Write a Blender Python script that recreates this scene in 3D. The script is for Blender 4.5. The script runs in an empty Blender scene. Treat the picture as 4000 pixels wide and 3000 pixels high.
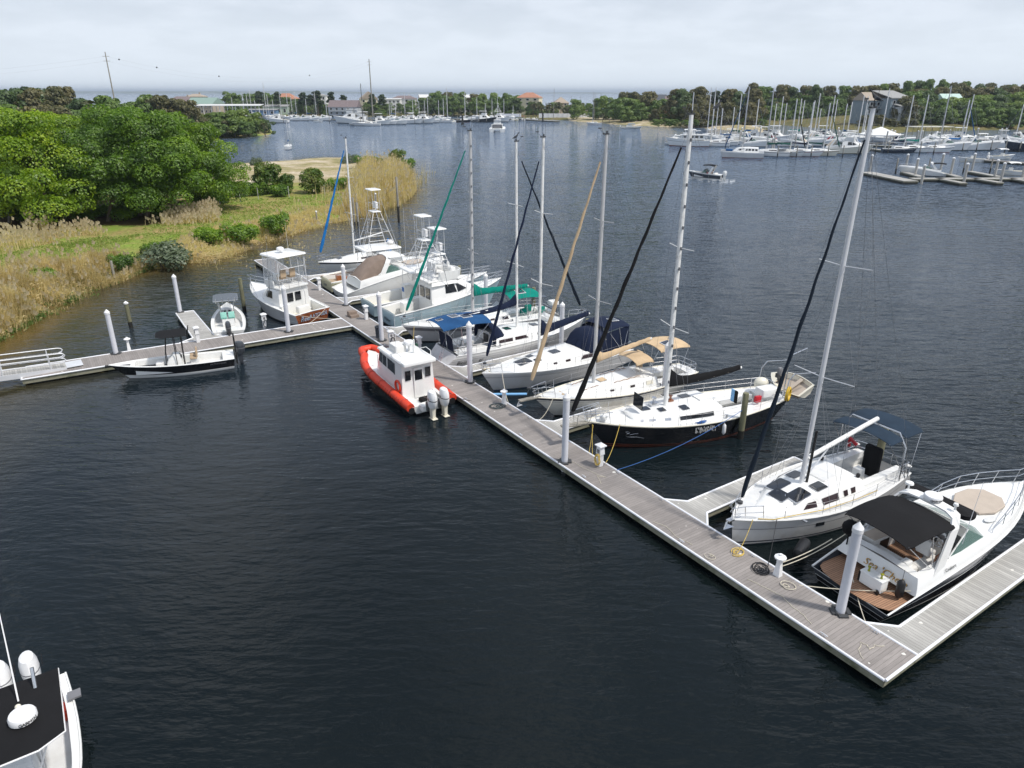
import bpy, bmesh, math, random
from mathutils import Vector, Matrix, geometry, noise
from math import sin, cos, pi, radians, sqrt, atan2, hypot
R = random.Random(7)
scene = bpy.context.scene
COL = scene.collection
# ------------------------------------------------------------ camera, sky, sun, exposure
F_PX, H_CAM, PITCH = 2773.0, 18.0, math.atan(1140 / 2773.0)
cam_d = bpy.data.cameras.new('camera')
cam_d.sensor_width = 36.0
cam_d.lens = 36.0 * F_PX / 4000.0
cam_d.clip_start, cam_d.clip_end = 0.5, 60000
cam = bpy.data.objects.new('camera', cam_d); COL.objects.link(cam)
cam.location = (0, 0, H_CAM)
cam.rotation_euler = (pi / 2 - PITCH, 0, 0)
scene.camera = cam
SUN_EL, SUN_AZ = radians(58), radians(-112)      # azimuth: degrees left of straight ahead (+Y)
world = bpy.data.worlds.new('World'); scene.world = world; world.use_nodes = True
wn = world.node_tree; wn.nodes.clear()
def N(nt, typ, **kw):
    n = nt.nodes.new(typ)
    for k, v in kw.items(): setattr(n, k, v)
    return n
def mixrgb(nt, a, b, f, mode='MIX'):
    m = N(nt, 'ShaderNodeMix', data_type='RGBA', blend_type=mode)
    for s, v in ((6, a), (7, b), (0, f)):
        if hasattr(v, 'is_output') or hasattr(v, 'links'): nt.links.new(v, m.inputs[s])
        else: m.inputs[s].default_value = v if not isinstance(v, (tuple, list)) else (*v, 1)[:4]
    return m.outputs[2]
def ramp(nt, src, stops):
    r = N(nt, 'ShaderNodeValToRGB')
    el = r.color_ramp.elements
    while len(el) < len(stops): el.new(0.5)
    for e, (p, c) in zip(el, stops):
        e.position = p; e.color = (*c, 1) if isinstance(c, (tuple, list)) else (c, c, c, 1)
    nt.links.new(src, r.inputs[0]); return r.outputs[0]
def math_n(nt, op, a, b=0.0, clamp=False):
    m = N(nt, 'ShaderNodeMath', operation=op, use_clamp=clamp)
    for i, v in enumerate((a, b)):
        if hasattr(v, 'links'): nt.links.new(v, m.inputs[i])
        else: m.inputs[i].default_value = v
    return m.outputs[0]
sky = N(wn, 'ShaderNodeTexSky', sky_type='NISHITA', sun_disc=False, sun_elevation=SUN_EL,
        sun_rotation=-SUN_AZ, altitude=10, air_density=1.0, dust_density=2.5, ozone_density=1.0)
tc = N(wn, 'ShaderNodeTexCoord')
sep = N(wn, 'ShaderNodeSeparateXYZ'); wn.links.new(tc.outputs['Generated'], sep.inputs[0])
# thin high overcast: clouds flatten towards the horizon (project the direction on a plane)
den = math_n(wn, 'ADD', sep.outputs[2], 0.22)
cx = math_n(wn, 'DIVIDE', sep.outputs[0], den); cy = math_n(wn, 'DIVIDE', sep.outputs[1], den)
comb = N(wn, 'ShaderNodeCombineXYZ'); wn.links.new(cx, comb.inputs[0]); wn.links.new(cy, comb.inputs[1])
nz = N(wn, 'ShaderNodeTexNoise'); nz.inputs['Scale'].default_value = 2.6; nz.inputs['Detail'].default_value = 7
nz.inputs['Roughness'].default_value = 0.55
wn.links.new(comb.outputs[0], nz.inputs['Vector'])
SKY_K = 0.085
sk = mixrgb(wn, sky.outputs[0], (SKY_K, SKY_K, SKY_K), 1.0, 'MULTIPLY')
cl = ramp(wn, nz.outputs[0], [(0.38, (0.28, 0.38, 0.58)), (0.50, (0.58, 0.65, 0.77)), (0.60, (1.0, 1.02, 1.05))])
hz = ramp(wn, sep.outputs[2], [(0.0, (0.76, 0.83, 0.90)), (0.12, (0.66, 0.725, 0.82)), (0.22, (0.60, 0.665, 0.775)), (0.5, (0.50, 0.59, 0.76)), (1.0, (0.70, 0.78, 0.93))])
cl2 = mixrgb(wn, cl, hz, ramp(wn, sep.outputs[2], [(0.0, 1.0), (0.22, 0.9), (0.5, 0.35)]))
fac = ramp(wn, nz.outputs[0], [(0.38, 0.55), (0.6, 0.92)])
fac2 = mixrgb(wn, fac, (1, 1, 1), ramp(wn, sep.outputs[2], [(0.0, 1.0), (0.3, 0.0)]))
tot = mixrgb(wn, sk, cl2, fac2)
bg = N(wn, 'ShaderNodeBackground'); wn.links.new(tot, bg.inputs[0]); bg.inputs[1].default_value = 1.0
wo = N(wn, 'ShaderNodeOutputWorld'); wn.links.new(bg.outputs[0], wo.inputs[0])
sun_d = bpy.data.lights.new('sun', 'SUN'); sun_d.energy = 3.1; sun_d.angle = radians(4); sun_d.color = (1.0, 0.95, 0.88)
sun = bpy.data.objects.new('sun', sun_d); COL.objects.link(sun)
sdir = Vector((-sin(SUN_AZ) * cos(SUN_EL), cos(SUN_AZ) * cos(SUN_EL), sin(SUN_EL)))
sun.rotation_euler = sdir.to_track_quat('Z', 'Y').to_euler()
scene.view_settings.view_transform = 'Standard'; scene.view_settings.look = 'None'
scene.view_settings.exposure = 0.2; scene.view_settings.gamma = 1.0
scene.render.engine = 'CYCLES'
scene.cycles.use_denoising = True
scene.cycles.max_bounces = 6; scene.cycles.diffuse_bounces = 3; scene.cycles.glossy_bounces = 3
scene.cycles.transmission_bounces = 4; scene.cycles.transparent_max_bounces = 12; scene.cycles.volume_bounces = 0
scene.cycles.sample_clamp_indirect = 4.0; scene.cycles.sample_clamp_direct = 5.0

# ------------------------------------------------------------ where things stand
def W(px, py, h=0.0):
    """point of the level z=h that the 4000x3000 survey photo shows at px,py"""
    u, v = px - 2000, 1500 - py
    d = (u, F_PX * cos(PITCH) + v * sin(PITCH), -F_PX * sin(PITCH) + v * cos(PITCH))
    t = (H_CAM - h) / -d[2]
    return Vector((d[0] * t, d[1] * t, h))
D0 = Vector((12.012, 17.524, 0)); DA = radians(123.61)
VA = Vector((cos(DA), sin(DA), 0)); VB = Vector((cos(DA - pi / 2), sin(DA - pi / 2), 0))
def DK(a, b, z=0.0): return D0 + VA * a + VB * b + Vector((0, 0, z))
HB = DA - pi / 2          # heading of +b (away from the main dock)

# ------------------------------------------------------------ materials
MT = {}
def mat(name, col, rough=0.5, metal=0.0, var=0.08, scale=3.0, bump=0.0, bscale=None, spec=0.5, coat=0.0,
        dirt=None, dirt_amt=0.3, dirt_scale=1.2, stretch=None, alpha=None, trans=0.0, ior=1.45):
    if name in MT: return MT[name]
    m = bpy.data.materials.new(name); m.use_nodes = True; nt = m.node_tree
    b = nt.nodes['Principled BSDF']; MT[name] = m
    t = N(nt, 'ShaderNodeTexCoord'); src = t.outputs['Object']
    if stretch:
        mp = N(nt, 'ShaderNodeMapping'); mp.inputs['Scale'].default_value = stretch
        nt.links.new(src, mp.inputs[0]); src = mp.outputs[0]
    n = N(nt, 'ShaderNodeTexNoise'); n.inputs['Scale'].default_value = scale; n.inputs['Detail'].default_value = 5
    nt.links.new(src, n.inputs['Vector'])
    lo = tuple(max(0, c * (1 - var)) for c in col); hi = tuple(min(1, c * (1 + var)) for c in col)
    c = ramp(nt, n.outputs[0], [(0.3, lo), (0.7, hi)])
    if dirt:
        n2 = N(nt, 'ShaderNodeTexNoise'); n2.inputs['Scale'].default_value = dirt_scale; n2.inputs['Detail'].default_value = 8
        n2.inputs['Roughness'].default_value = 0.65
        nt.links.new(t.outputs['Object'], n2.inputs['Vector'])
        f = ramp(nt, n2.outputs[0], [(0.48, 0.0), (0.72, dirt_amt)])
        c = mixrgb(nt, c, dirt, f)
    nt.links.new(c, b.inputs['Base Color'])
    b.inputs['Roughness'].default_value = rough; b.inputs['Metallic'].default_value = metal
    b.inputs['Specular IOR Level'].default_value = spec
    b.inputs['Coat Weight'].default_value = coat; b.inputs['Coat Roughness'].default_value = 0.08
    if trans: b.inputs['Transmission Weight'].default_value = trans; b.inputs['IOR'].default_value = ior
    if alpha is not None: b.inputs['Alpha'].default_value = alpha
    if bump:
        bn = N(nt, 'ShaderNodeBump'); bn.inputs['Strength'].default_value = bump; bn.inputs['Distance'].default_value = 0.02
        n3 = N(nt, 'ShaderNodeTexNoise'); n3.inputs['Scale'].default_value = bscale or scale * 4; n3.inputs['Detail'].default_value = 4
        nt.links.new(src, n3.inputs['Vector']); nt.links.new(n3.outputs[0], bn.inputs['Height'])
        nt.links.new(bn.outputs[0], b.inputs['Normal'])
    return m
GRIME = (0.30, 0.26, 0.20)
def boards_mat(name, axis, width, base, seam, var=0.1, speck=True, grain=None, seamw=0.06):
    """deck boards running across `axis`; seams every `width` metres; bird-lime specks"""
    m = bpy.data.materials.new(name); m.use_nodes = True; nt = m.node_tree; MT[name] = m
    b = nt.nodes['Principled BSDF']
    t = N(nt, 'ShaderNodeTexCoord'); s = N(nt, 'ShaderNodeSeparateXYZ'); nt.links.new(t.outputs['Object'], s.inputs[0])
    x = s.outputs[axis]
    q = math_n(nt, 'DIVIDE', x, width); fr = math_n(nt, 'FRACT', q); fl = math_n(nt, 'FLOOR', q)
    wn_ = N(nt, 'ShaderNodeTexWhiteNoise', noise_dimensions='1D'); nt.links.new(fl, wn_.inputs['W'])
    lo = tuple(c * (1 - var) for c in base); hi = tuple(c * (1 + var) for c in base)
    c = ramp(nt, wn_.outputs['Value'], [(0, lo), (1, hi)])
    mp = N(nt, 'ShaderNodeMapping'); sc = [1.2, 1.2, 1.2]; sc[axis] = 9; mp.inputs['Scale'].default_value = sc
    nt.links.new(t.outputs['Object'], mp.inputs[0])
    n = N(nt, 'ShaderNodeTexNoise'); n.inputs['Scale'].default_value = 2.5; n.inputs['Detail'].default_value = 6
    nt.links.new(mp.outputs[0], n.inputs['Vector'])
    c = mixrgb(nt, c, ramp(nt, n.outputs[0], [(0.35, 0.90), (0.65, 1.06)]), 1.0, 'MULTIPLY')
    n0 = N(nt, 'ShaderNodeTexNoise'); n0.inputs['Scale'].default_value = 0.45; n0.inputs['Detail'].default_value = 4
    nt.links.new(t.outputs['Object'], n0.inputs['Vector'])
    c = mixrgb(nt, c, ramp(nt, n0.outputs[0], [(0.35, 0.86), (0.65, 1.1)]), 1.0, 'MULTIPLY')
    lt = math_n(nt, 'LESS_THAN', fr, seamw)
    c = mixrgb(nt, c, seam, lt)
    if speck:
        v = N(nt, 'ShaderNodeTexVoronoi'); v.inputs['Scale'].default_value = 3.0
        nw = N(nt, 'ShaderNodeTexNoise'); nw.inputs['Scale'].default_value = 6
        nt.links.new(t.outputs['Object'], nw.inputs['Vector'])
        vm = N(nt, 'ShaderNodeMix', data_type='VECTOR'); vm.inputs[0].default_value = 0.12
        nt.links.new(t.outputs['Object'], vm.inputs[4]); nt.links.new(nw.outputs['Color'], vm.inputs[5])
        nt.links.new(vm.outputs[1], v.inputs['Vector'])
        sz = math_n(nt, 'MULTIPLY', v.outputs['Color'], 1.0)
        sx = N(nt, 'ShaderNodeSeparateXYZ'); nt.links.new(v.outputs['Color'], sx.inputs[0])
        th = math_n(nt, 'MULTIPLY', math_n(nt, 'SUBTRACT', sx.outputs[0], .62, True), 0.62)
        big = ramp(nt, n0.outputs[0], [(0.46, 0.3), (0.58, 1.0)])
        sp = math_n(nt, 'LESS_THAN', v.outputs['Distance'], math_n(nt, 'MULTIPLY', th, big))
        c = mixrgb(nt, c, (0.72, 0.70, 0.64), sp)
    nt.links.new(c, b.inputs['Base Color']); b.inputs['Roughness'].default_value = 0.75
    bn = N(nt, 'ShaderNodeBump'); bn.inputs['Strength'].default_value = 0.5; bn.inputs['Distance'].default_value = 0.004
    nt.links.new(math_n(nt, 'SUBTRACT', 1.0, lt), bn.inputs['Height']); nt.links.new(bn.outputs[0], b.inputs['Normal'])
    return m
mat('gel', (0.80, 0.80, 0.78), 0.25, var=0.02, scale=1.2, coat=0.3, dirt=(0.55, 0.52, 0.45), dirt_amt=0.25)
mat('gelcream', (0.76, 0.72, 0.60), 0.3, var=0.03, scale=1.2, coat=0.2, dirt=(0.5, 0.45, 0.35), dirt_amt=0.25)
mat('nonskid', (0.66, 0.665, 0.66), 0.6, var=0.05, scale=4, bump=0.3, bscale=60, dirt=(0.45, 0.43, 0.38), dirt_amt=0.3)
mat('hullgrey', (0.56, 0.56, 0.56), 0.3, var=0.04, scale=0.8, coat=0.3, dirt=(0.42, 0.38, 0.30), dirt_amt=0.35)
mat('hulldirty', (0.68, 0.67, 0.62), 0.35, var=0.05, scale=0.8, coat=0.2, dirt=(0.40, 0.33, 0.22), dirt_amt=0.45)
mat('hullblack', (0.012, 0.013, 0.016), 0.12, var=0.2, coat=0.6, dirt=(0.06, 0.05, 0.045), dirt_amt=0.4)
mat('hullnavy', (0.016, 0.022, 0.035), 0.14, var=0.2, coat=0.5)
mat('hullcharcoal', (0.05, 0.056, 0.066), 0.25, var=0.1, coat=0.4)
mat('hullblue', (0.42, 0.56, 0.62), 0.3, var=0.05, coat=0.3, dirt=(0.35, 0.36, 0.32), dirt_amt=0.3)
mat('hullcream', (0.70, 0.66, 0.44), 0.35, var=0.05, coat=0.2, dirt=(0.4, 0.36, 0.25), dirt_amt=0.35)
mat('bottomblue', (0.02, 0.05, 0.12), 0.6, dirt=(0.05, 0.06, 0.03), dirt_amt=0.6)
mat('bottomblack', (0.015, 0.016, 0.016), 0.6, dirt=(0.05, 0.055, 0.03), dirt_amt=0.6)
mat('bottomred', (0.20, 0.045, 0.02), 0.6, dirt=(0.06, 0.05, 0.03), dirt_amt=0.6)
mat('bottomgreen', (0.03, 0.10, 0.07), 0.6, dirt=(0.05, 0.055, 0.03), dirt_amt=0.6)
mat('stripenavy', (0.012, 0.016, 0.035), 0.3); mat('stripeblack', (0.01, 0.01, 0.012), 0.3)
mat('stripegrey', (0.18, 0.18, 0.19), 0.4); mat('stripered', (0.35, 0.03, 0.02), 0.4)
mat('glass', (0.012, 0.014, 0.018), 0.06, var=0.3, coat=0.5); mat('smoked', (0.035, 0.022, 0.025), 0.08, var=0.2)
mat('steel', (0.62, 0.63, 0.65), 0.22, metal=0.9, var=0.05); mat('alu', (0.68, 0.69, 0.71), 0.4, metal=0.2, var=0.06, scale=1)
mat('mastwhite', (0.82, 0.82, 0.80), 0.35, var=0.04, dirt=(0.25, 0.24, 0.22), dirt_amt=0.5, dirt_scale=3)
mat('mastgrey', (0.55, 0.55, 0.55), 0.4, metal=0.15, var=0.06)
mat('wire', (0.30, 0.30, 0.31), 0.4, metal=0.6, var=0.05)
def canvas(n, c): return mat(n, c, 0.85, var=0.14, scale=1.6, bump=0.5, bscale=7, spec=0.2)
canvas('cvnavy', (0.010, 0.017, 0.042)); canvas('cvslate', (0.020, 0.036, 0.058)); canvas('cvink', (0.010, 0.017, 0.028)); canvas('cvblue', (0.018, 0.075, 0.19)); canvas('cvbright', (0.01, 0.16, 0.45))
canvas('cvgreen', (0.0, 0.20, 0.155)); canvas('cvdkgreen', (0.005, 0.06, 0.045)); canvas('cvtan', (0.54, 0.40, 0.25)); canvas('cvblack', (0.010, 0.010, 0.011))
canvas('cvbrown', (0.24, 0.185, 0.15)); canvas('cvwhite', (0.78, 0.78, 0.76)); canvas('cvred', (0.32, 0.02, 0.035)); canvas('cvbeige', (0.60, 0.52, 0.42))
mat('teak', (0.30, 0.16, 0.08), 0.6, var=0.2, scale=3, stretch=(1, 8, 1)); mat('varnish', (0.26, 0.09, 0.03), 0.2, var=0.25, scale=3, stretch=(1, 6, 1), coat=0.6)
boards_mat('teakdeck', 1, 0.085, (0.33, 0.185, 0.11), (0.05, 0.03, 0.02), speck=False, seamw=0.16)
mat('black', (0.012, 0.012, 0.013), 0.45, var=0.2); mat('darkgrey', (0.05, 0.052, 0.055), 0.5); mat('vinyl', (0.72, 0.71, 0.68), 0.55, var=0.04, bump=0.3)
mat('tanvinyl', (0.42, 0.31, 0.20), 0.6, var=0.1, bump=0.3); mat('aqua', (0.30, 0.62, 0.52), 0.5)
mat('padtan', (0.47, 0.40, 0.33), 0.8, var=0.05, bump=0.3)
mat('orange', (0.68, 0.05, 0.015), 0.55, var=0.12, scale=1.5, bump=0.4, bscale=5, dirt=(0.3, 0.05, 0.03), dirt_amt=0.4)
mat('red', (0.45, 0.01, 0.02), 0.4); mat('yellow', (0.60, 0.38, 0.02), 0.5); mat('bluerope', (0.03, 0.12, 0.36), 0.7)
mat('rope', (0.60, 0.55, 0.44), 0.85, var=0.15, scale=20); mat('ropeyellow', (0.62, 0.44, 0.10), 0.8, var=0.15, scale=20); mat('ropeblack', (0.02, 0.02, 0.022), 0.8)
mat('hosegreen', (0.02, 0.22, 0.10), 0.5); mat('hosedark', (0.03, 0.05, 0.055), 0.5); mat('cable', (0.012, 0.012, 0.013), 0.6)
mat('clear', (0.75, 0.78, 0.80), 0.08, var=0.02, alpha=0.28); mat('greenglass', (0.10, 0.20, 0.17), 0.05, var=0.1, alpha=0.55)
mat('solar', (0.03, 0.04, 0.06), 0.15, var=0.3); mat('gold', (0.55, 0.34, 0.10), 0.4); mat('lightblue', (0.20, 0.45, 0.75), 0.6)
mat('olive', (0.30, 0.30, 0.02), 0.4); mat('scratch', (0.40, 0.40, 0.40), 0.6)
mat('whitepaint', (0.80, 0.80, 0.80), 0.4, var=0.03, dirt=(0.5, 0.48, 0.42), dirt_amt=0.25)
mat('skin', (0.45, 0.26, 0.18), 0.6); mat('cloth_dark', (0.02, 0.025, 0.035), 0.9); mat('cloth_grey', (0.30, 0.34, 0.38), 0.9); mat('hair', (0.03, 0.02, 0.015), 0.8)
mat('concrete', (0.42, 0.40, 0.36), 0.9, var=0.12, scale=2, bump=0.5, bscale=12)

# ------------------------------------------------------------ mesh builder
class MB:
    def __init__(s): s.v = []; s.f = []; s.mi = []; s.sm = []
    def add(s, vs, fs, mi=0, smooth=False):
        o = len(s.v); s.v.extend([tuple(v) for v in vs])
        for f in fs: s.f.append([i + o for i in f]); s.mi.append(mi); s.sm.append(smooth)
        return s
    def box(s, c, d, mi=0, rz=0.0, top=1.0, tilt=0.0):
        hx, hy, hz = d[0] / 2, d[1] / 2, d[2] / 2; vs = []
        for z in (-hz, hz):
            k = top if z > 0 else 1.0
            for x, y in ((-hx, -hy), (hx, -hy), (hx, hy), (-hx, hy)):
                x *= k; y *= k; X = x * cos(tilt) + z * sin(tilt); Z = -x * sin(tilt) + z * cos(tilt)
                vs.append((c[0] + X * cos(rz) - y * sin(rz), c[1] + X * sin(rz) + y * cos(rz), c[2] + Z))
        return s.add(vs, [(3, 2, 1, 0), (4, 5, 6, 7), (0, 1, 5, 4), (1, 2, 6, 5), (2, 3, 7, 6), (3, 0, 4, 7)], mi)
    def rbox(s, c, d, r=0.05, mi=0, rz=0.0):
        """box with rounded plan corners and a softened top edge"""
        pl = []; hx, hy = d[0] / 2 - r, d[1] / 2 - r
        for sx, sy, a0 in ((1, 1, 0), (-1, 1, pi / 2), (-1, -1, pi), (1, -1, 3 * pi / 2)):
            for k in range(4):
                a = a0 + k * pi / 6; pl.append((sx * hx, sy * hy, cos(a), sin(a)))
        rings = []
        for z, ins in ((-d[2] / 2, 0), (d[2] / 2 - r * .7, 0), (d[2] / 2 - r * .2, r * .3), (d[2] / 2, r * .8)):
            ring = []
            for x, y, cx_, cy_ in pl:
                X, Y = x + cx_ * (r - ins), y + cy_ * (r - ins)
                ring.append((c[0] + X * cos(rz) - Y * sin(rz), c[1] + X * sin(rz) + Y * cos(rz), c[2] + z))
            rings.append(ring)
        return s.loft(rings, mi=mi, smooth=True)
    def tube(s, pts, r, n=6, mi=0, closed=False, caps=True, smooth=True, sy=1.0):
        pts = [Vector(p) for p in pts]; m = len(pts)
        rr = r if isinstance(r, (list, tuple)) else [r] * m
        rings = []; prev = None
        for i, p in enumerate(pts):
            a = pts[(i - 1) % m] if (closed or i > 0) else p
            b = pts[(i + 1) % m] if (closed or i < m - 1) else p
            t = (b - a)
            if t.length < 1e-9: t = Vector((0, 0, 1))
            t.normalize()
            if prev is None:
                u = t.cross(Vector((0, 0, 1)) if abs(t.z) < 0.9 else Vector((0, 1, 0))).normalized()
            else:
                u = prev - t * prev.dot(t)
                u = u.normalized() if u.length > 1e-6 else t.orthogonal().normalized()
            prev = u; w = t.cross(u)
            rings.append([p + (u * cos(2 * pi * k / n) + w * sin(2 * pi * k / n) * sy) * rr[i] for k in range(n)])
        vs = [v for g in rings for v in g]; fs = []
        for i in range(m if closed else m - 1):
            j = (i + 1) % m
            for k in range(n): fs.append((i * n + k, i * n + (k + 1) % n, j * n + (k + 1) % n, j * n + k))
        if caps and not closed: fs.append(tuple(range(n - 1, -1, -1))); fs.append(tuple((m - 1) * n + k for k in range(n)))
        return s.add(vs, fs, mi, smooth)
    def loft(s, rings, mi=0, smooth=False, caps=True, closed=True):
        n = len(rings[0]); vs = [v for g in rings for v in g]; fs = []
        for i in range(len(rings) - 1):
            for k in range(n if closed else n - 1):
                fs.append((i * n + k, i * n + (k + 1) % n, (i + 1) * n + (k + 1) % n, (i + 1) * n + k))
        if caps: fs.append(tuple(range(n - 1, -1, -1))); fs.append(tuple((len(rings) - 1) * n + k for k in range(n)))
        return s.add(vs, fs, mi, smooth)
    def panel(s, poly, t, mi=0):
        poly = [Vector(p) for p in poly]; nrm = Vector((0, 0, 0)); n = len(poly)
        for i in range(n):
            a, b = poly[i], poly[(i + 1) % n]; nrm += a.cross(b)
        nrm.normalize()
        vs = poly + [p + nrm * t for p in poly]
        fs = [tuple(range(n - 1, -1, -1)), tuple(range(n, 2 * n))] + [(i, (i + 1) % n, n + (i + 1) % n, n + i) for i in range(n)]
        return s.add(vs, fs, mi)
    def lathe(s, c, prof, n=12, mi=0, smooth=True, sx=1.0, sy=1.0):
        rings = [[(c[0] + r * cos(2 * pi * k / n) * sx, c[1] + r * sin(2 * pi * k / n) * sy, c[2] + z) for k in range(n)] for r, z in prof]
        return s.loft(rings, mi, smooth)
    def ell(s, c, r, nu=10, nv=6, mi=0):
        prof = [(max(1e-4, sin(pi * j / nv)), -cos(pi * j / nv)) for j in range(nv + 1)]
        rings = [[(c[0] + q * cos(2 * pi * k / nu) * r[0], c[1] + q * sin(2 * pi * k / nu) * r[1], c[2] + z * r[2]) for k in range(nu)] for q, z in prof]
        return s.loft(rings, mi, True)
    def xf(s, M):
        s.v = [tuple(M @ Vector(v)) for v in s.v]; return s
    def build(s, name, mats, parent=None, loc=None, rz=0.0, label=None, sharp=35):
        me = bpy.data.meshes.new(name); me.from_pydata(s.v, [], s.f)
        for m in (mats if isinstance(mats, (list, tuple)) else [mats]): me.materials.append(MT[m] if isinstance(m, str) else m)
        me.polygons.foreach_set('material_index', s.mi); me.polygons.foreach_set('use_smooth', s.sm); me.update()
        if any(s.sm):
            try: me.set_sharp_from_angle(angle=radians(sharp))
            except Exception: pass
        o = bpy.data.objects.new(name, me); COL.objects.link(o)
        if parent: o.parent = parent
        if loc is not None: o.location = loc
        o.rotation_euler.z = rz
        if label: o['label'] = label
        return o
def tag(o, label=None, cat=None, group=None, kind=None):
    if label: o['label'] = label
    if cat: o['category'] = cat
    if group: o['group'] = group
    if kind: o['kind'] = kind
    return o
def thing(name, label, cat, loc=(0, 0, 0), rz=0.0, group=None):
    o = bpy.data.objects.new(name, None); COL.objects.link(o); o.empty_display_size = 0.3
    o.location = loc; o.rotation_euler = (0, 0, rz); return tag(o, label, cat, group)
KIDS = {}
def copy_tree(o, parent=None):
    c = o.copy(); COL.objects.link(c); c.parent = parent
    for k in list(o.children): copy_tree(k, c)
    return c
def lettering(txt, size, mname, parent, loc, xdir, up, shear=0.0, name='lettering', ext=0.004, mirror=False):
    cu = bpy.data.curves.new('letters', 'FONT'); cu.body = txt; cu.size = size; cu.shear = shear
    cu.extrude = ext; cu.align_x = 'CENTER'; cu.align_y = 'CENTER'; cu.resolution_u = 2
    to = bpy.data.objects.new('letters', cu); COL.objects.link(to)
    me = bpy.data.meshes.new_from_object(to)
    bpy.data.objects.remove(to); bpy.data.curves.remove(cu)
    me.materials.clear(); me.materials.append(MT[mname])
    x = Vector(xdir).normalized(); z = x.cross(Vector(up)).normalized(); y = z.cross(x)
    o = bpy.data.objects.new(name, me); COL.objects.link(o); o.parent = parent
    o.matrix_local = Matrix(((x.x, y.x, z.x, loc[0]), (x.y, y.y, z.y, loc[1]), (x.z, y.z, z.z, loc[2]), (0, 0, 0, 1)))
    return o
def sag(a, b, d=0.3, n=8):
    a, b = Vector(a), Vector(b)
    return [a.lerp(b, i / n) - Vector((0, 0, d * 4 * (i / n) * (1 - i / n))) for i in range(n + 1)]
# ------------------------------------------------------------ water and land
def nonuni(lo, hi, a, b, step, far=14):
    xs = [a + step * i for i in range(int((b - a) / step) + 1)]
    k = step; x = xs[-1]
    while x < hi: k *= 1.35; x = min(hi, x + k); xs.append(x)
    k = step; x = xs[0]
    while x > lo: k *= 1.35; x = max(lo, x - k); xs.insert(0, x)
    return xs
SHORE = [W(-900, 1900), W(-300, 1520), W(0, 1310), W(170, 1205), W(330, 1130), W(470, 1090), W(590, 1040), W(720, 1020), W(860, 1012), W(900, 985), W(1010, 945),
         W(1110, 915), W(1200, 890), W(1290, 868), W(1400, 842), W(1480, 822), W(1560, 795), W(1610, 762), W(1625, 735), W(1618, 700),
         W(1590, 660), W(1530, 632), W(1400, 622), W(1250, 622), W(1130, 634), W(1000, 642), W(880, 648), W(700, 648), W(300, 642), W(-200, 640),
         Vector((-420, 215, 0)), Vector((-420, 60, 0)), Vector((-160, 10, 0))]
NEARLAND = [(p.x, p.y) for p in SHORE]
def poly_sd(px, py, poly):
    """signed distance, positive inside"""
    d = 1e18; ins = False; n = len(poly)
    for i in range(n):
        x1, y1 = poly[i]; x2, y2 = poly[(i + 1) % n]
        ex, ey = x2 - x1, y2 - y1; wx, wy = px - x1, py - y1
        t = max(0, min(1, (wx * ex + wy * ey) / (ex * ex + ey * ey + 1e-12)))
        dx, dy = wx - ex * t, wy - ey * t; d = min(d, dx * dx + dy * dy)
        if (y1 > py) != (y2 > py) and px < (x2 - x1) * (py - y1) / (y2 - y1) + x1: ins = not ins
    d = sqrt(d); return d if ins else -d
# water
xs = nonuni(-26000, 26000, -90, 90, 3.0); ys = nonuni(-400, 52000, -3, 210, 3.0)
vs = [(x, y, 0.0) for y in ys for x in xs]; nx = len(xs)
fs = [(j * nx + i, j * nx + i + 1, (j + 1) * nx + i + 1, (j + 1) * nx + i) for j in range(len(ys) - 1) for i in range(nx - 1)]
wm = bpy.data.meshes.new('water'); wm.from_pydata(vs, [], fs); wm.update()
at = wm.attributes.new('shallow', 'FLOAT', 'POINT')
vals = []
for x, y, z in vs:
    if -140 < x < 60 and 0 < y < 240:
        d = -poly_sd(x, y, NEARLAND)
        w = 13.0 if x < -22 else 7.0
        vals.append(max(0.0, min(1.0, 1.0 - (d + noise.noise(Vector((x * .12, y * .12, 0))) * 3) / w)))
    else: vals.append(0.0)
at.data.foreach_set('value', vals)
water = bpy.data.objects.new('water', wm); COL.objects.link(water); tag(water, kind='structure')
m = bpy.data.materials.new('water'); m.use_nodes = True; nt = m.node_tree; wm.materials.append(m)
b = nt.nodes['Principled BSDF']
geo = N(nt, 'ShaderNodeNewGeometry'); pos = geo.outputs['Position']
def wnoise(scale, st, rot, detail=3, rough=0.5, dist=0.0, src=None):
    mp = N(nt, 'ShaderNodeMapping'); mp.inputs['Scale'].default_value = (st[0], st[1], 1); mp.inputs['Rotation'].default_value = (0, 0, rot)
    nt.links.new(src or pos, mp.inputs[0])
    n = N(nt, 'ShaderNodeTexNoise'); n.inputs['Scale'].default_value = scale; n.inputs['Detail'].default_value = detail
    n.inputs['Roughness'].default_value = rough; n.inputs['Distortion'].default_value = dist
    nt.links.new(mp.outputs[0], n.inputs['Vector']); return n.outputs[0]
sh = N(nt, 'ShaderNodeAttribute', attribute_name='shallow')
deep = mixrgb(nt, (0.0022, 0.0048, 0.0052), (0.006, 0.0105, 0.012), ramp(nt, wnoise(0.02, (1, 1), 0, 4), [(0.4, 0.0), (0.6, 1.0)]))
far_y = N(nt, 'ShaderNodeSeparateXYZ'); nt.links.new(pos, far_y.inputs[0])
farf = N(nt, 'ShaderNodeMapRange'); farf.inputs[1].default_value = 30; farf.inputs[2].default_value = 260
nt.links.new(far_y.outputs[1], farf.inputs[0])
deep = mixrgb(nt, deep, (0.078, 0.122, 0.190), farf.outputs[0])  # bluer with distance: reflected sky put into the water's base colour
colw = mixrgb(nt, deep, (0.048, 0.038, 0.013), ramp(nt, sh.outputs['Fac'], [(0.0, 0.0), (0.55, 0.55), (1.0, 1.0)]))
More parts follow.
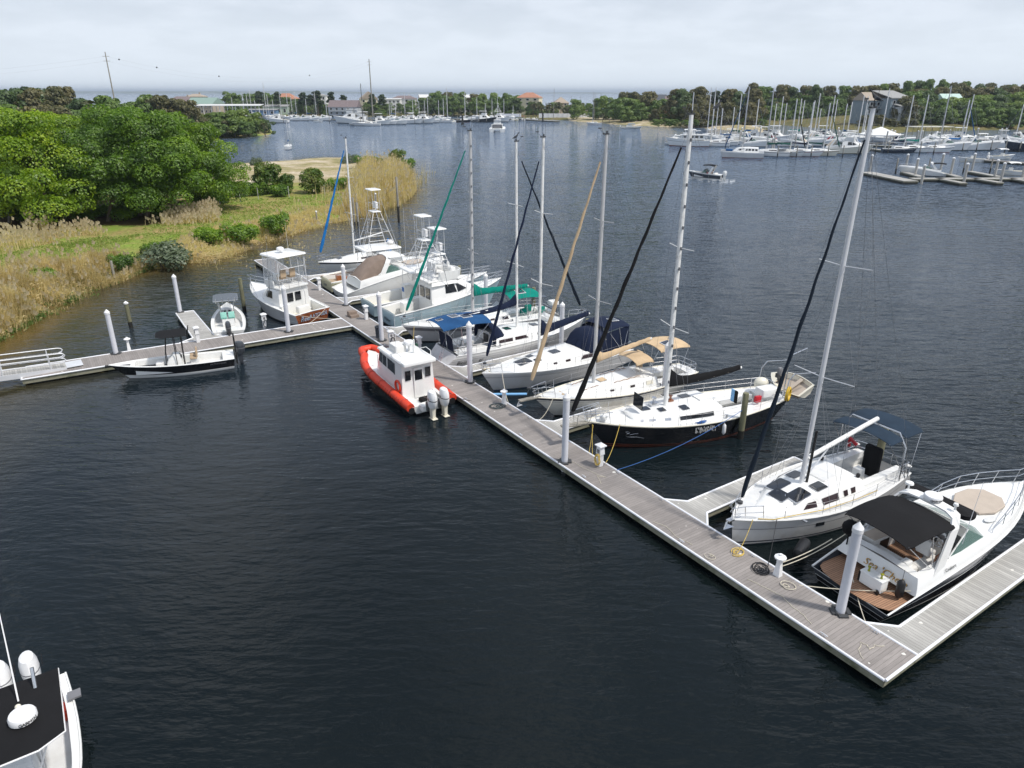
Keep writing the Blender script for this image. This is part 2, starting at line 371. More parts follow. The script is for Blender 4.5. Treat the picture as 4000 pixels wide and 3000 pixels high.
colw = mixrgb(nt, colw, (0.11, 0.07, 0.02), ramp(nt, sh.outputs['Fac'], [(0.80, 0.0), (1.0, 0.8)]))
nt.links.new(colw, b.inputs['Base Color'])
b.inputs['IOR'].default_value = 1.333; b.inputs['Roughness'].default_value = 0.04
b.inputs['Specular IOR Level'].default_value = 0.5
# wind ripples: long crests, several sizes, calmer inside the basin
w1 = wnoise(0.9, (0.55, 1.6), 0.35, 2, 0.45, 0.3)
w2 = wnoise(2.6, (0.55, 1.5), -0.15, 2, 0.5, 0.2)
w3 = wnoise(7.5, (0.7, 1.4), 0.1, 2, 0.5)
w0 = wnoise(0.16, (0.7, 1.3), 0.5, 2, 0.5)
def mul(a, k): return math_n(nt, 'MULTIPLY', a, k)
def addn(a, k): return math_n(nt, 'ADD', a, k)
xa = math_n(nt, 'ADD', mul(far_y.outputs[0], 0.8328), mul(far_y.outputs[1], 0.5536))   # distance beyond the main dock
calm = N(nt, 'ShaderNodeMapRange'); calm.inputs[1].default_value = 18.0; calm.inputs[2].default_value = 36.0
calm.inputs[3].default_value = 0.34; calm.inputs[4].default_value = 1.0
nt.links.new(xa, calm.inputs[0])
patch = ramp(nt, wnoise(0.012, (1, 3.5), 0.3, 4, 0.6), [(0.35, 0.72), (0.62, 1.0)])
sl = ramp(nt, wnoise(0.05, (1, 1), 0, 3, 0.6), [(0.35, 0.75), (0.65, 1.0)])
h = addn(addn(mul(w1, 0.24), mul(w2, 0.13)), addn(mul(w3, 0.03), mul(w0, 0.22)))
amp = math_n(nt, 'MULTIPLY', math_n(nt, 'MULTIPLY', calm.outputs[0], patch), sl)
bn = N(nt, 'ShaderNodeBump'); bn.inputs['Distance'].default_value = 1.0
nt.links.new(math_n(nt, 'MULTIPLY', h, amp), bn.inputs['Height']); bn.inputs['Strength'].default_value = 1.0
# far off, wave slopes are finer than a pixel: add them as a direct tilt of the normal
def slopes(scale, st, rot):
    mp = N(nt, 'ShaderNodeMapping'); mp.inputs['Scale'].default_value = (st[0], st[1], 1); mp.inputs['Rotation'].default_value = (0, 0, rot); nt.links.new(pos, mp.inputs[0])
    n = N(nt, 'ShaderNodeTexNoise'); n.inputs['Scale'].default_value = scale; n.inputs['Detail'].default_value = 3; nt.links.new(mp.outputs[0], n.inputs['Vector'])
    v = N(nt, 'ShaderNodeVectorMath', operation='SUBTRACT'); nt.links.new(n.outputs['Color'], v.inputs[0]); v.inputs[1].default_value = (.5, .5, .5); return v.outputs[0]
v1 = N(nt, 'ShaderNodeVectorMath', operation='ADD'); nt.links.new(slopes(1.1, (.5, 1.5), .25), v1.inputs[0]); nt.links.new(slopes(4.0, (.6, 1.4), -.1), v1.inputs[1])
v2 = N(nt, 'ShaderNodeVectorMath', operation='MULTIPLY'); nt.links.new(v1.outputs[0], v2.inputs[0]); v2.inputs[1].default_value = (1.0, 1.0, 0)
dk = N(nt, 'ShaderNodeMapRange'); dk.inputs[1].default_value = 25; dk.inputs[2].default_value = 170; dk.inputs[3].default_value = 0.12; dk.inputs[4].default_value = 2.4; nt.links.new(far_y.outputs[1], dk.inputs[0])
v3 = N(nt, 'ShaderNodeVectorMath', operation='SCALE'); nt.links.new(v2.outputs[0], v3.inputs[0]); nt.links.new(math_n(nt, 'MULTIPLY', dk.outputs[0], amp), v3.inputs['Scale'])
v4 = N(nt, 'ShaderNodeVectorMath', operation='ADD'); nt.links.new(bn.outputs[0], v4.inputs[0]); nt.links.new(v3.outputs[0], v4.inputs[1])
v5 = N(nt, 'ShaderNodeVectorMath', operation='NORMALIZE'); nt.links.new(v4.outputs[0], v5.inputs[0]); nt.links.new(v5.outputs[0], b.inputs['Normal'])

# ground materials
def ground_mat(name, cols, scales=(0.08, 0.35, 2.5), bump=0.6):
    m = bpy.data.materials.new(name); m.use_nodes = True; nt = m.node_tree; MT[name] = m
    b = nt.nodes['Principled BSDF']; b.inputs['Roughness'].default_value = 0.95; b.inputs['Specular IOR Level'].default_value = 0.1
    g = N(nt, 'ShaderNodeNewGeometry')
    def nn(s, d=6, r=0.6):
        n = N(nt, 'ShaderNodeTexNoise'); n.inputs['Scale'].default_value = s; n.inputs['Detail'].default_value = d; n.inputs['Roughness'].default_value = r
        nt.links.new(g.outputs['Position'], n.inputs['Vector']); return n.outputs[0]
    c = ramp(nt, nn(scales[0]), [(0.36 + 0.28 * i / (len(cols) - 1), cc) for i, cc in enumerate(cols)])
    c2 = ramp(nt, nn(scales[1]), [(0.36 + 0.28 * i / (len(cols) - 1), cc) for i, cc in enumerate(cols)])
    c = mixrgb(nt, c, c2, 0.4)
    c = mixrgb(nt, c, ramp(nt, nn(scales[2], 8), [(0.3, 0.6), (0.7, 1.35)]), 1.0, 'MULTIPLY')
    nt.links.new(c, b.inputs['Base Color'])
    bn = N(nt, 'ShaderNodeBump'); bn.inputs['Strength'].default_value = bump; bn.inputs['Distance'].default_value = 0.15
    nt.links.new(nn(scales[2] * 2, 5), bn.inputs['Height']); nt.links.new(bn.outputs[0], b.inputs['Normal'])
    return m
ground_mat('lawn', [(0.36, 0.26, 0.13), (0.26, 0.22, 0.08), (0.20, 0.27, 0.05), (0.15, 0.26, 0.035)])
ground_mat('sandfield', [(0.20, 0.19, 0.08), (0.30, 0.26, 0.12), (0.46, 0.38, 0.26), (0.62, 0.55, 0.44)])
ground_mat('litterfloor', [(0.10, 0.065, 0.035), (0.16, 0.10, 0.05), (0.10, 0.085, 0.03)])
ground_mat('mudbank', [(0.20, 0.15, 0.07), (0.30, 0.22, 0.10), (0.36, 0.27, 0.14)])
ground_mat('scrubland', [(0.08, 0.09, 0.03), (0.14, 0.13, 0.05), (0.20, 0.16, 0.08)], bump=1.0)
ground_mat('roadgrey', [(0.30, 0.29, 0.28), (0.36, 0.35, 0.34)])

def terrain(name, poly, step, zfun, mats, mfun, label=None):
    x0 = min(p[0] for p in poly) - 4; x1 = max(p[0] for p in poly) + 4; y0 = min(p[1] for p in poly) - 4; y1 = max(p[1] for p in poly) + 4
    nx = int((x1 - x0) / step) + 1; ny = int((y1 - y0) / step) + 1; idx = {}; mb = MB()
    sd = {}
    for j in range(ny + 1):
        for i in range(nx + 1):
            x, y = x0 + i * step, y0 + j * step
            d = poly_sd(x, y, poly); sd[i, j] = d
            if d > -2.2 * step:
                idx[i, j] = len(mb.v); mb.v.append((x, y, zfun(x, y, d)))
    for j in range(ny):
        for i in range(nx):
            k = [(i, j), (i + 1, j), (i + 1, j + 1), (i, j + 1)]
            if all(q in idx for q in k):
                x, y = x0 + (i + .5) * step, y0 + (j + .5) * step
                mb.f.append([idx[q] for q in k]); mb.mi.append(mfun(x, y, sd[i, j])); mb.sm.append(True)
    o = mb.build(name, mats); tag(o, label, kind='structure'); return o
def zbank(x, y, d):
    n = noise.noise(Vector((x * .15, y * .15, 3)))
    return max(-0.8, min(0.75, d * 0.32 - 0.05)) + (n * 0.18 if d > 0.5 else n * 0.1)
FIELD = [(W(px, py).x, W(px, py).y) for px, py in ((560, 735), (900, 742), (1150, 728), (1420, 735), (1590, 700), (1560, 640), (1000, 650), (300, 655), (-100, 700), (100, 760), (300, 745))]
TREEFLOOR = [(W(px, py).x, W(px, py).y) for px, py in ((-400, 1060), (0, 965), (200, 930), (330, 895), (420, 905), (560, 905), (640, 890), (800, 868), (850, 835), (800, 800), (400, 790), (-400, 820))]
def near_m(x, y, d):
    j = noise.noise(Vector((x * .3, y * .3, 9))) * 2.5
    if d < 1.2: return 3
    if poly_sd(x, y, FIELD) + j > 0: return 1
    if poly_sd(x, y, TREEFLOOR) + j * .5 > 0: return 2
    if y > 170: return 1
    return 0
terrain('ground', NEARLAND, 1.5, zbank, ['lawn', 'sandfield', 'litterfloor', 'mudbank'], near_m)
# far banks: left headland (behind the near trees), the far marina shore, right shore
def P2(*pp): return [(W(px, py).x, W(px, py).y) for px, py in pp]
HEAD = P2((-900, 560), (-300, 560), (300, 548), (800, 546), (1000, 534), (1050, 526), (1068, 516), (1052, 502), (1000, 492), (800, 486), (300, 480), (-900, 480))
FARLAND = P2((-1600, 482), (200, 478), (800, 466), (900, 458), (1300, 456), (1560, 455), (1900, 455), (2040, 458), (2060, 466), (2200, 469), (2300, 478), (2480, 490), (2600, 496), (2750, 500), (2870, 510), (2930, 520), (3000, 516),
             (2990, 490), (3100, 484), (3350, 492), (3700, 500), (4200, 506), (5200, 520)) + [(900, 520), (900, 690), (560, 640), (330, 640), (130, 720), (-60, 900), (-240, 900), (-420, 860), (-1100, 760)]
RIGHTLAND = P2((3290, 508), (3350, 518), (3450, 524), (3600, 512), (4000, 506), (4900, 508)) + [(900, 400), (900, 600), (150, 500)]
def zfar(x, y, d):
    n = noise.noise(Vector((x * .03, y * .03, 3)))
    return max(-1.0, min(1.2, d * 0.2)) + (n * .5 if d > 3 else 0) + max(0, min(7, (x - 60) * .035)) * min(1, max(0, d / 60))
terrain('far_ground', HEAD, 4.0, zfar, ['scrubland', 'lawn'], lambda x, y, d: 1 if d < 5 else 0)
terrain('far_ground', FARLAND, 9.0, zfar, ['scrubland', 'sandfield', 'lawn'], lambda x, y, d: (1 if (40 < x < 190 and d < 70 and x < 130) else 0))
terrain('far_ground', RIGHTLAND, 6.0, zfar, ['scrubland'], lambda x, y, d: 0)
# far shore across the bay: low wooded bluff, 11 km away, real relief
mb = MB(); ring = []
for i in range(90):
    x = -12000 + i * 165.0
    hgt = 26 + 18 * noise.noise(Vector((i * .13, 1, 0))) + 10 * noise.noise(Vector((i * .7, 5, 0)))
    if x > 1200: hgt *= max(0.0, 1 - (x - 1200) / 1300)
    hgt = max(1.0, hgt * (0.55 if x > -2600 else 1.15))
    yy = 11500 + 900 * noise.noise(Vector((i * .08, 9, 0)))
    ring.append([(x, yy, -2), (x, yy + 60, 5), (x, yy + 300, hgt), (x, yy + 2500, hgt * 0.9), (x, yy + 2600, -2)])
mb.loft(ring, smooth=True)
mat('farhill', (0.07, 0.10, 0.05), 0.95, var=0.35, scale=0.01, dirt=(0.5, 0.48, 0.42), dirt_amt=0.5, dirt_scale=0.004)
tag(mb.build('hills', 'farhill'), kind='structure')

# ------------------------------------------------------------ docks
boards_mat('brownboards', 0, 0.145, (0.262, 0.238, 0.222), (0.07, 0.055, 0.05), seamw=0.05)
boards_mat('brownboards_y', 1, 0.145, (0.262, 0.238, 0.222), (0.07, 0.055, 0.05), seamw=0.05)
boards_mat('greyboards', 1, 0.145, (0.40, 0.39, 0.365), (0.10, 0.095, 0.09), seamw=0.07, var=0.14)
boards_mat('greyboards_x', 0, 0.145, (0.40, 0.39, 0.365), (0.10, 0.095, 0.09), seamw=0.07, var=0.14)
boards_mat('farboards', 0, 0.2, (0.36, 0.35, 0.32), (0.2, 0.19, 0.18), speck=False)
mat('fascia', (0.27, 0.26, 0.19), 0.85, var=0.15, scale=1.5, stretch=(1, 1, 4), dirt=(0.07, 0.085, 0.03), dirt_amt=0.9, dirt_scale=1.6, bump=0.4)
mat('float', (0.022, 0.024, 0.024), 0.7, var=0.2, dirt=(0.06, 0.07, 0.03), dirt_amt=0.5)
mat('rubstrip', (0.82, 0.83, 0.86), 0.35, var=0.03)
DZ = 0.50
def dock(name, label, poly, open_edges=(), bm='brownboards', rz=DA, origin=None, group=None, z=DZ, pads=None, cat='dock', strip=True, white_edges=None):
    """floating dock from a plan polygon in dock coordinates (a,b), counter-clockwise seen from above"""
    o = thing(name, label, cat, DK(*origin) if origin else DK(0, 0), rz, group)
    oa, ob = origin or (0, 0)
    P = [((a - oa), -(b - ob)) for a, b in poly]     # local x along the dock, local y = -b
    ar = sum(P[i][0] * P[(i + 1) % len(P)][1] - P[(i + 1) % len(P)][0] * P[i][1] for i in range(len(P)))
    n = len(P); order = list(range(n))
    if ar < 0: P = P[::-1]; order = order[::-1]
    d = MB(); d.panel([(x, y, z - 0.05) for x, y in P], 0.05); d.build('decking', bm, o)
    fa = MB(); st = MB(); fl = MB()
    for i in range(n):
        e = order[i] if ar > 0 else order[(i + 1) % n]
        if e in open_edges: continue
        (x1, y1), (x2, y2) = P[i], P[(i + 1) % n]
        L = hypot(x2 - x1, y2 - y1); ux, uy = (x2 - x1) / L, (y2 - y1) / L; nx_, ny_ = uy, -ux
        an = atan2(uy, ux); mx, my = (x1 + x2) / 2, (y1 + y2) / 2
        fa.box((mx + nx_ * -0.035, my + ny_ * -0.035, z - 0.20), (L - 0.01, 0.06, 0.29), rz=an)
        if strip: st.tube([(x1 + nx_ * .03, y1 + ny_ * .03, z - .01), (x2 + nx_ * .03, y2 + ny_ * .03, z - .01)], 0.052, 8)
    fa.build('fascia_board', 'fascia', o)
    if strip: st.build('rub_strip', 'rubstrip', o)
    # floats, set back under the deck
    cx_ = sum(p[0] for p in P) / n; cy_ = sum(p[1] for p in P) / n
    for x0, y0, x1, y1 in (pads or []):
        fl.box(((x0 + x1) / 2 - oa, -((y0 + y1) / 2 - ob), z - 0.42), (abs(x1 - x0), abs(y1 - y0), 0.66))
    if pads: fl.build('float', 'float', o)
    return o
FE = 10.5
LA = 0.046           # skew of the side arm
def leg_a(b_): return 45.0 + LA * -b_
main_pads = [(a, 0.25, a + 2.5, 1.75) for a in [0.3 + 3.0 * i for i in range(25)]]
dock('main_dock', 'long brown composite floating dock running between the slips', [(0, 0), (0, 1.92), (74, 1.92), (74, 0)], pads=main_pads, bm='brownboards')
fing = [(10.0, 11.1), (20.35, 21.45), (30.85, 31.95), (41.5, 42.6), (52.1, 53.2), (62.3, 63.4)]
fl_lab = ['grey slatted finger dock between the wide white sloop and the black-hulled ketch', 'grey slatted finger dock beside the black ketch and the sloop with tan covers',
          'grey slatted finger dock between the two white sloops with navy canvas', 'grey finger dock behind the sloop with green sail cover',
          'short grey finger dock beside the cruiser with brown canvas', 'farthest grey finger dock, by the cream fishing boat']
fo = dock('finger_dock', 'wide pale grey finger dock at the near corner, along the motor cruiser', [(0.0, 1.925), (0.0, 12.4), (1.08, 12.4), (1.08, 2.75), (1.9, 1.925)], open_edges=(4,), bm='greyboards',
     origin=(0.5, 2.0), pads=[(0.1, b0, 1.0, b0 + 1.6) for b0 in (2.2, 4.2, 6.2, 8.2, 10.4)], group='finger docks')
for (a0, a1), lb in zip(fing, fl_lab):
    dock('finger_dock', lb, [(a0 - 0.75, 1.925), (a0, 2.72), (a0, FE), (a1, FE), (a1, 2.72), (a1 + 0.75, 1.925)], open_edges=(5,), bm='greyboards', origin=((a0 + a1) / 2, 2.0),
         pads=[(a0 + .1, b0, a1 - .1, b0 + 1.5) for b0 in (2.4, 4.4, 6.4, 8.4)], group='finger docks')
dock('side_dock', 'brown floating dock arm leading left to the gangway', [(45.0, -0.01), (47.35, -0.01), (48.6, -22.3), (46.03, -22.6)], open_edges=(0,), bm='brownboards_y', origin=(46, -10),
     pads=[(45.3 - b0 * LA, b0, 47.0 - b0 * LA, b0 - 1.6) for b0 in (-1, -3.5, -6, -8.5, -11, -13.5, -16, -18.5, -20.5)])
dock('finger_dock', 'short pale finger dock behind the black-hulled fishing skiff', [(47.93, -9.1), (48.75, -9.95), (56.7, -9.9), (56.7, -11.25), (48.9, -11.4), (48.05, -12.6)], open_edges=(5,), bm='greyboards_x', origin=(50, -10.6),
     pads=[(a, -11.1, a + 1.4, -10.1) for a in (49.2, 51.5, 53.8)], group='finger docks')
# gangway with rails
g = thing('gangway', 'grey aluminium gangway with looped handrails at the left edge', 'gangway', DK(47.2, -20.0, DZ + 0.06), DA - pi / 2 + pi + LA)
GL, GW = 9.0, 1.35
k = MB(); k.box((GL / 2, 0, 0.33), (GL, GW, 0.05), tilt=-0.06); k.build('deck', 'greyboards_x', g)
k = MB()
for s_ in (-1, 1): k.box((GL / 2, s_ * GW / 2, 0.18), (GL, 0.07, 0.34), tilt=-0.06)
k.build('side_beam', 'alu', g)
k = MB(); k.box((-0.45, 0, 0.03), (1.1, 1.3, 0.03)); k.build('toe_plate', 'alu', g)
for s_ in (-1, 1):
    y = s_ * GW / 2; k = MB(); r = 0.035
    zt = lambda x, h: 0.06 * x + h
    for lo, hi in ((0.45, 0.78), (0.78, 1.12)):
        k.tube([(GL, y, zt(GL, hi)), (0.2, y, zt(0, hi)), (0.02, y, zt(0, hi - .06)), (-0.06, y, (zt(0, lo + hi)) / 2 + .0), (0.02, y, zt(0, lo + .06)), (0.2, y, zt(0, lo)), (GL, y, zt(GL, lo))], r, 6)
    for x in (0.9, 3.6, 6.3, 9.0): k.tube([(x, y, 0.06 * x), (x, y, zt(x, 1.1))], 0.04, 6)
    k.build('handrail', 'alu', g)

# ------------------------------------------------------------ piles
boards_mat('woodpile', 2, 3.0, (0.20, 0.20, 0.13), (0.20, 0.20, 0.13), speck=False)
mat('pilewood', (0.17, 0.165, 0.10), 0.9, var=0.3, scale=2, stretch=(5, 5, .6), bump=0.9, dirt=(0.06, 0.08, 0.03), dirt_amt=0.7)
mat('pilewoodgrey', (0.30, 0.28, 0.24), 0.9, var=0.25, scale=2, stretch=(5, 5, .6), bump=0.8, dirt=(0.12, 0.11, 0.08), dirt_amt=0.6)
mat('pilewet', (0.025, 0.024, 0.02), 0.5, var=0.3)
mat('pvc', (0.66, 0.67, 0.71), 0.35, var=0.03, dirt=(0.46, 0.45, 0.44), dirt_amt=0.25)
def sleeve_mesh():
    t = thing('sleeved_pile', '', 'pile')
    MB().lathe((0, 0, 0), [(0.168, -2.0), (0.168, 3.55)], 20).build('sleeve', 'pvc', t)
    MB().lathe((0, 0, 0), [(0.188, 3.46), (0.188, 3.62), (0.01, 3.86)], 20, smooth=False).build('cap', 'whitepaint', t)
    k = MB()
    for dx, dy in ((0.27, 0), (-0.27, 0), (0, 0.27), (0, -0.27)): k.box((dx, dy, 0.035), (0.16 if dx else .34, 0.16 if dy else .34, 0.07))
    for sx in (-1, 1): k.tube([(sx * .2, -.22, .07), (sx * .2, .22, .07)], 0.045, 6)
    k.build('pile_guide', 'darkgrey', t)
    return t
PIL = [((2.72, 1.72), 'white sleeved pile in front of the motor cruiser, nearest of all', 1.0), ((17.29, 0.30), 'white sleeved pile at the water edge of the dock beside the black ketch bow', 1.0), ((29.3, 1.78), 'white sleeved pile before the stern of the sloop with blue bimini', 1.08),
       ((40.22, 0.42), 'white sleeved pile beside the dark bin on the main dock', 1.0), ((46.3, -4.82), 'white sleeved pile before the wood-look transom of the tall fishing boat', 0.98), ((48.2, -16.8), 'white sleeved pile on the side dock near the gangway', .86),
       ((56.9, -10.9), 'white sleeved pile at the far end of the short finger dock', .86), ((51.0, 1.8), 'white sleeved pile by the stern of the cruiser with brown canvas', .96), ((20.84, 10.84), 'white sleeved pile at the outer end of the finger beside the tan bimini', .9),
       ((42.1, 10.9), 'white sleeved pile rising behind the green sail cover', .9), ((31.5, 10.9), 'white sleeved pile past the white boat tender, out in the water', .9)]
p0 = sleeve_mesh()
for i, ((a, b_), lb, sc) in enumerate(PIL):
    o = p0 if i == 0 else copy_tree(p0)
    o.location = DK(a, b_, DZ); o.scale = (1, 1, sc); tag(o, lb, 'pile', 'white sleeved piles')
def wood_pile(loc, h, lb, r=0.15, cap=None, mname='pilewood', wet=0.5, lean=0.0, group='wooden mooring piles'):
    t = thing('wooden_pile', lb, 'pile', loc, R.uniform(0, 6), group)
    k = MB(); k.lathe((0, 0, 0), [(r * 1.05, -1.5), (r * 1.03, wet)], 12, 1); k.lathe((0, 0, 0), [(r * 1.02, wet), (r, h * .6), (r * .95, h - .03), (r * .85, h)], 12, 0)
    if lean: k.xf(Matrix.Rotation(lean, 4, 'X'))
    k.build('post', [mname, 'pilewet'], t)
    if cap: MB().lathe((0, 0, h), [(r * 1.15, -.08), (r * 1.15, .02), (0.01, .16)], 12).build('cap', 'whitepaint', t)
    return t
wood_pile(DK(8.7, 14.2), 2.7, 'thick green-stained wooden pile at the stern of the wide white sloop', .19)
wood_pile(DK(14.75, 10.8), 2.75, 'wooden mooring pile against the side of the black ketch', .17)
wood_pile(DK(55.8, -5.85), 3.0, 'wooden pile off the bow side of the tall fishing boat', .17)
wood_pile(DK(56.2, -14.9), 2.1, 'white-capped wooden pile standing in open water behind the side dock', .16, True)
wood_pile(DK(51.0, 13.4), 2.6, 'wooden pile beside the bow of the light blue fishing boat', .17)
wood_pile(DK(40.6, 14.8), 2.5, 'wooden pile at the stern of the sloop with green canvas', .17)
wood_pile(DK(30.6, 12.6), 2.6, 'pale-topped wooden pile behind the navy cockpit tent', .19)
wood_pile(DK(63.5, 13.0), 3.0, 'wooden pile behind the cream fishing boat', .17)
wood_pile(W(450, 1098), 2.1, 'grey wooden stake standing in the reeds at the bank', .13, mname='pilewoodgrey')
wood_pile(W(18, 1140, .3), 1.9, 'dark broken stake in the reeds at the left edge', .1)
wood_pile(DK(100.2, 26.2), 3.1, 'white-capped grey pile close to the bank of tall reeds', .14, True, 'pilewoodgrey')
wood_pile(DK(90.5, 25.5), 6.6, 'tall dark channel pile standing in the water off the reeds', .17, mname='pilewoodgrey', wet=2.4)
wood_pile(DK(92.06, 19.17), 4.0, 'taller of the two grey piles beside the white mast', .14, mname='pilewoodgrey')
wood_pile(DK(91.86, 19.6), 3.3, 'shorter of the two grey piles beside the white mast', .14, mname='pilewoodgrey')
wood_pile(DK(96.2, 15.0), 1.8, 'white-topped low pile in the shore reeds', .12, True, 'pilewoodgrey')

# ------------------------------------------------------------ power pedestals, hoses, dock boxes
def pedestal(a, b_, lb, tall=True, coil=None, coilname='hose', rz=0.0, z=DZ):
    t = thing('power_pedestal', lb, 'pedestal', DK(a, b_, z), DA + rz, 'dock power pedestals')
    if tall:
        MB().box((0, 0, 0.34), (0.24, 0.24, 0.68), top=1.0).box((0, 0, .84), (0.34, 0.30, 0.34), top=.85).box((0.0, 0, 1.06), (.30, .27, .12)).build('body', 'whitepaint', t)
        k = MB(); k.loft([[(x * q, y * q, z) for x, y in ((-.23, -.21), (.23, -.21), (.23, .21), (-.23, .21))] for z, q in ((1.12, 1), (1.17, 1), (1.28, .05))]); k.build('cap', 'whitepaint', t)
        for y in (-.155, .155): MB().box((0, y, .86), (.16, .03, .18)).build('outlet_panel', 'stripegrey', t)
    else:
        MB().box((0, 0, 0.3), (0.28, 0.24, 0.6), top=.6).box((0, 0, .68), (0.18, 0.16, 0.16)).build('body', 'whitepaint', t)
        MB().lathe((0, 0, .76), [(0.12, 0), (0.23, .05), (0.23, .10), (0.10, .17), (.07, .17), (.07, .22), (0.01, .23)], 10).build('cap', 'whitepaint', t)
    if coil:
        pts = [(0.05 + .17 * sin(i * .55) * (1 + .12 * sin(i * 1.7)), -0.2 - .05 * sin(i * .9) - .02, .42 + .30 * cos(i * .55) + .03 * sin(i * 2.1)) for i in range(46)]
        o = MB().tube(pts, .018, 5).build(coilname, coil, None, DK(a, b_, z), DA + rz)
        tag(o, {'hosegreen': 'bright green hose', 'hosedark': 'dark green hose', 'cable': 'black power cable', 'ropeyellow': 'yellow cord'}[coil] + ' hung in a coil on a pedestal' + {'A': ''}.get(coil, ''), 'hose')
        return t, o
    return t
_, c = pedestal(16.0, 1.55, 'white power pedestal between the black ketch and the dock edge', True, 'ropeyellow', 'cord', pi); c['label'] = 'yellow cord hung in a coil on the pedestal by the black ketch'
pedestal(5.35, 1.62, 'low white pedestal lamp beside the coiled black cable', False)
_, c = pedestal(36.3, 1.62, 'white power pedestal with a bright green hose', True, 'hosegreen', 'hose', pi); c['label'] = 'bright green hose coiled on the pedestal near the orange boat'
_, c = pedestal(38.7, 0.5, 'white power pedestal between the dark bin and the orange boat', True, 'cable', 'power_cable', -pi / 2); c['label'] = 'black cable looped on the pedestal beside the bin'
pedestal(25.1, 1.68, 'low white pedestal beside the grey coiled hose', False)
_, c = pedestal(46.0, 1.6, 'white power pedestal crowded with black cables by the light blue boat', True, 'cable', 'power_cable'); c['label'] = 'thick bundle of black cable on the pedestal by the light blue boat'
_, c = pedestal(48.3, -6.1, 'white power pedestal with a dark hose on the side dock', True, 'hosedark', 'hose', -pi / 2); c['label'] = 'dark green hose coiled on the side dock pedestal'
pedestal(48.55, -15.9, 'low white pedestal next to a sleeved pile on the side dock', False)
pedestal(47.6, -11.3, 'white power pedestal behind the seats of the black skiff', True)
pedestal(57.3, 1.6, 'small white pedestal at the stern of the cream fishing boat', True)
def coil_flat(a, b_, lb, m_, r=.3, turns=5, name='coiled_hose', z=DZ, cat='hose', th=.017):
    pts = []
    for i in range(turns * 12):
        t_ = i / 12 * 2 * pi; rr = r * (0.55 + .45 * sin(i * .23 + a))
        pts.append((rr * cos(t_) * 1.25, rr * sin(t_), .03 + .035 * (i / (turns * 12)) + .008 * sin(i * 1.3)))
    return tag(MB().tube(pts, th, 5).build(name, m_, None, DK(a, b_, z), R.uniform(0, 6)), lb, cat)
coil_flat(5.95, 1.35, 'black power cable coiled on the dock beside the near pedestal', 'cable', .34, 6, 'coiled_cable', cat='cable')
coil_flat(7.2, 1.45, 'yellow rope heaped on the dock under the near sloop bow', 'ropeyellow', .26, 3, 'coiled_rope', cat='rope')
coil_flat(4.7, 1.35, 'pale cord with fittings coiled near the wide cruiser', 'rope', .26, 2, 'coiled_rope', cat='rope')
coil_flat(25.0, 1.15, 'dark grey hose coiled around the low pedestal', 'hosedark', .42, 6)
coil_flat(7.6, .35, 'white line lying in loops at the dock edge opposite the near bow', 'rope', .22, 2, 'coiled_rope', cat='rope', th=.012)
for pts, lb in (([(2.9, .25), (3.3, .5), (3.9, .45), (4.4, .75), (5.2, .5), (6.1, .45)], 'loose white line lying straight along the dock near the first pile'),
                ([(0.9, .2), (1.2, .55), (1.45, .85), (1.2, 1.0), (1.0, .8), (1.1, 1.2), (.75, 1.45)], 'loose tan line near the dock corner'),
                ([(17.1, .6), (16.2, .75), (15.3, .8), (14.9, 1.05), (15.2, .7), (14.4, .35)], 'thin line curling from the second sleeved pile'),
                ([(8.6, .3), (9.4, .25), (10.2, .35), (10.9, .2)], 'white line by the edge across from the first wide finger')):
    sm = []
    for i in range(len(pts) - 1):
        for q in range(4):
            t_ = q / 4; x = pts[i][0] * (1 - t_) + pts[i + 1][0] * t_; y = pts[i][1] * (1 - t_) + pts[i + 1][1] * t_
            sm.append(DK(x + .05 * sin(i * 2 + q), y + .04 * cos(i * 3 + q), DZ + .015))
    tag(MB().tube(sm, .012, 5).build('mooring_line', 'rope'), lb, 'rope')
# dark bin, step box
t = thing('waste_bin', 'dark grey cylindrical bin beside a sleeved pile on the main dock', 'bin', DK(40.95, 0.5, DZ))
MB().lathe((0, 0, 0), [(.24, 0), (.26, .85), (.28, .87), (.28, .95), (.22, .95), (.20, .4), (.01, .4)], 14).build('bin_body', 'hullcharcoal', t)
t = thing('boarding_steps', 'brown plastic boarding steps on the main dock', 'steps', DK(47.6, 1.0, DZ), DA)
MB().rbox((0, 0, .22), (.5, .75, .44), .05).build('upper_step', 'cvbrown', t); MB().rbox((-.46, 0, .11), (.42, .75, .22), .05).build('lower_step', 'cvbrown', t)
# cleats
cl0 = None; cleats = [(1.4, 1.78), (6.7, 1.8), (11.9, 1.8), (14.9, 1.8), (19.6, 1.8), (22.6, 1.8), (26, 1.8), (32.8, 1.8), (43.4, 1.8), (2.3, .12), (9, .12), (15.5, .12), (21, .12), (27, .12), (33, .12), (39, .12)]
for i, (a, b_) in enumerate(cleats):
    if cl0 is None:
        o = cl0 = MB().tube([(-.15, 0, .075), (-.1, 0, .09), (.1, 0, .09), (.15, 0, .075)], .018, 6).box((-.05, 0, .04), (.03, .04, .08)).box((.05, 0, .04), (.03, .04, .08)).build('cleat', 'alu')
    else: o = cl0.copy(); COL.objects.link(o)
    o.location = DK(a, b_, DZ); o.rotation_euler.z = DA; tag(o, 'small metal mooring cleat on the edge of the main dock', 'cleat', 'mooring cleats on the main dock')
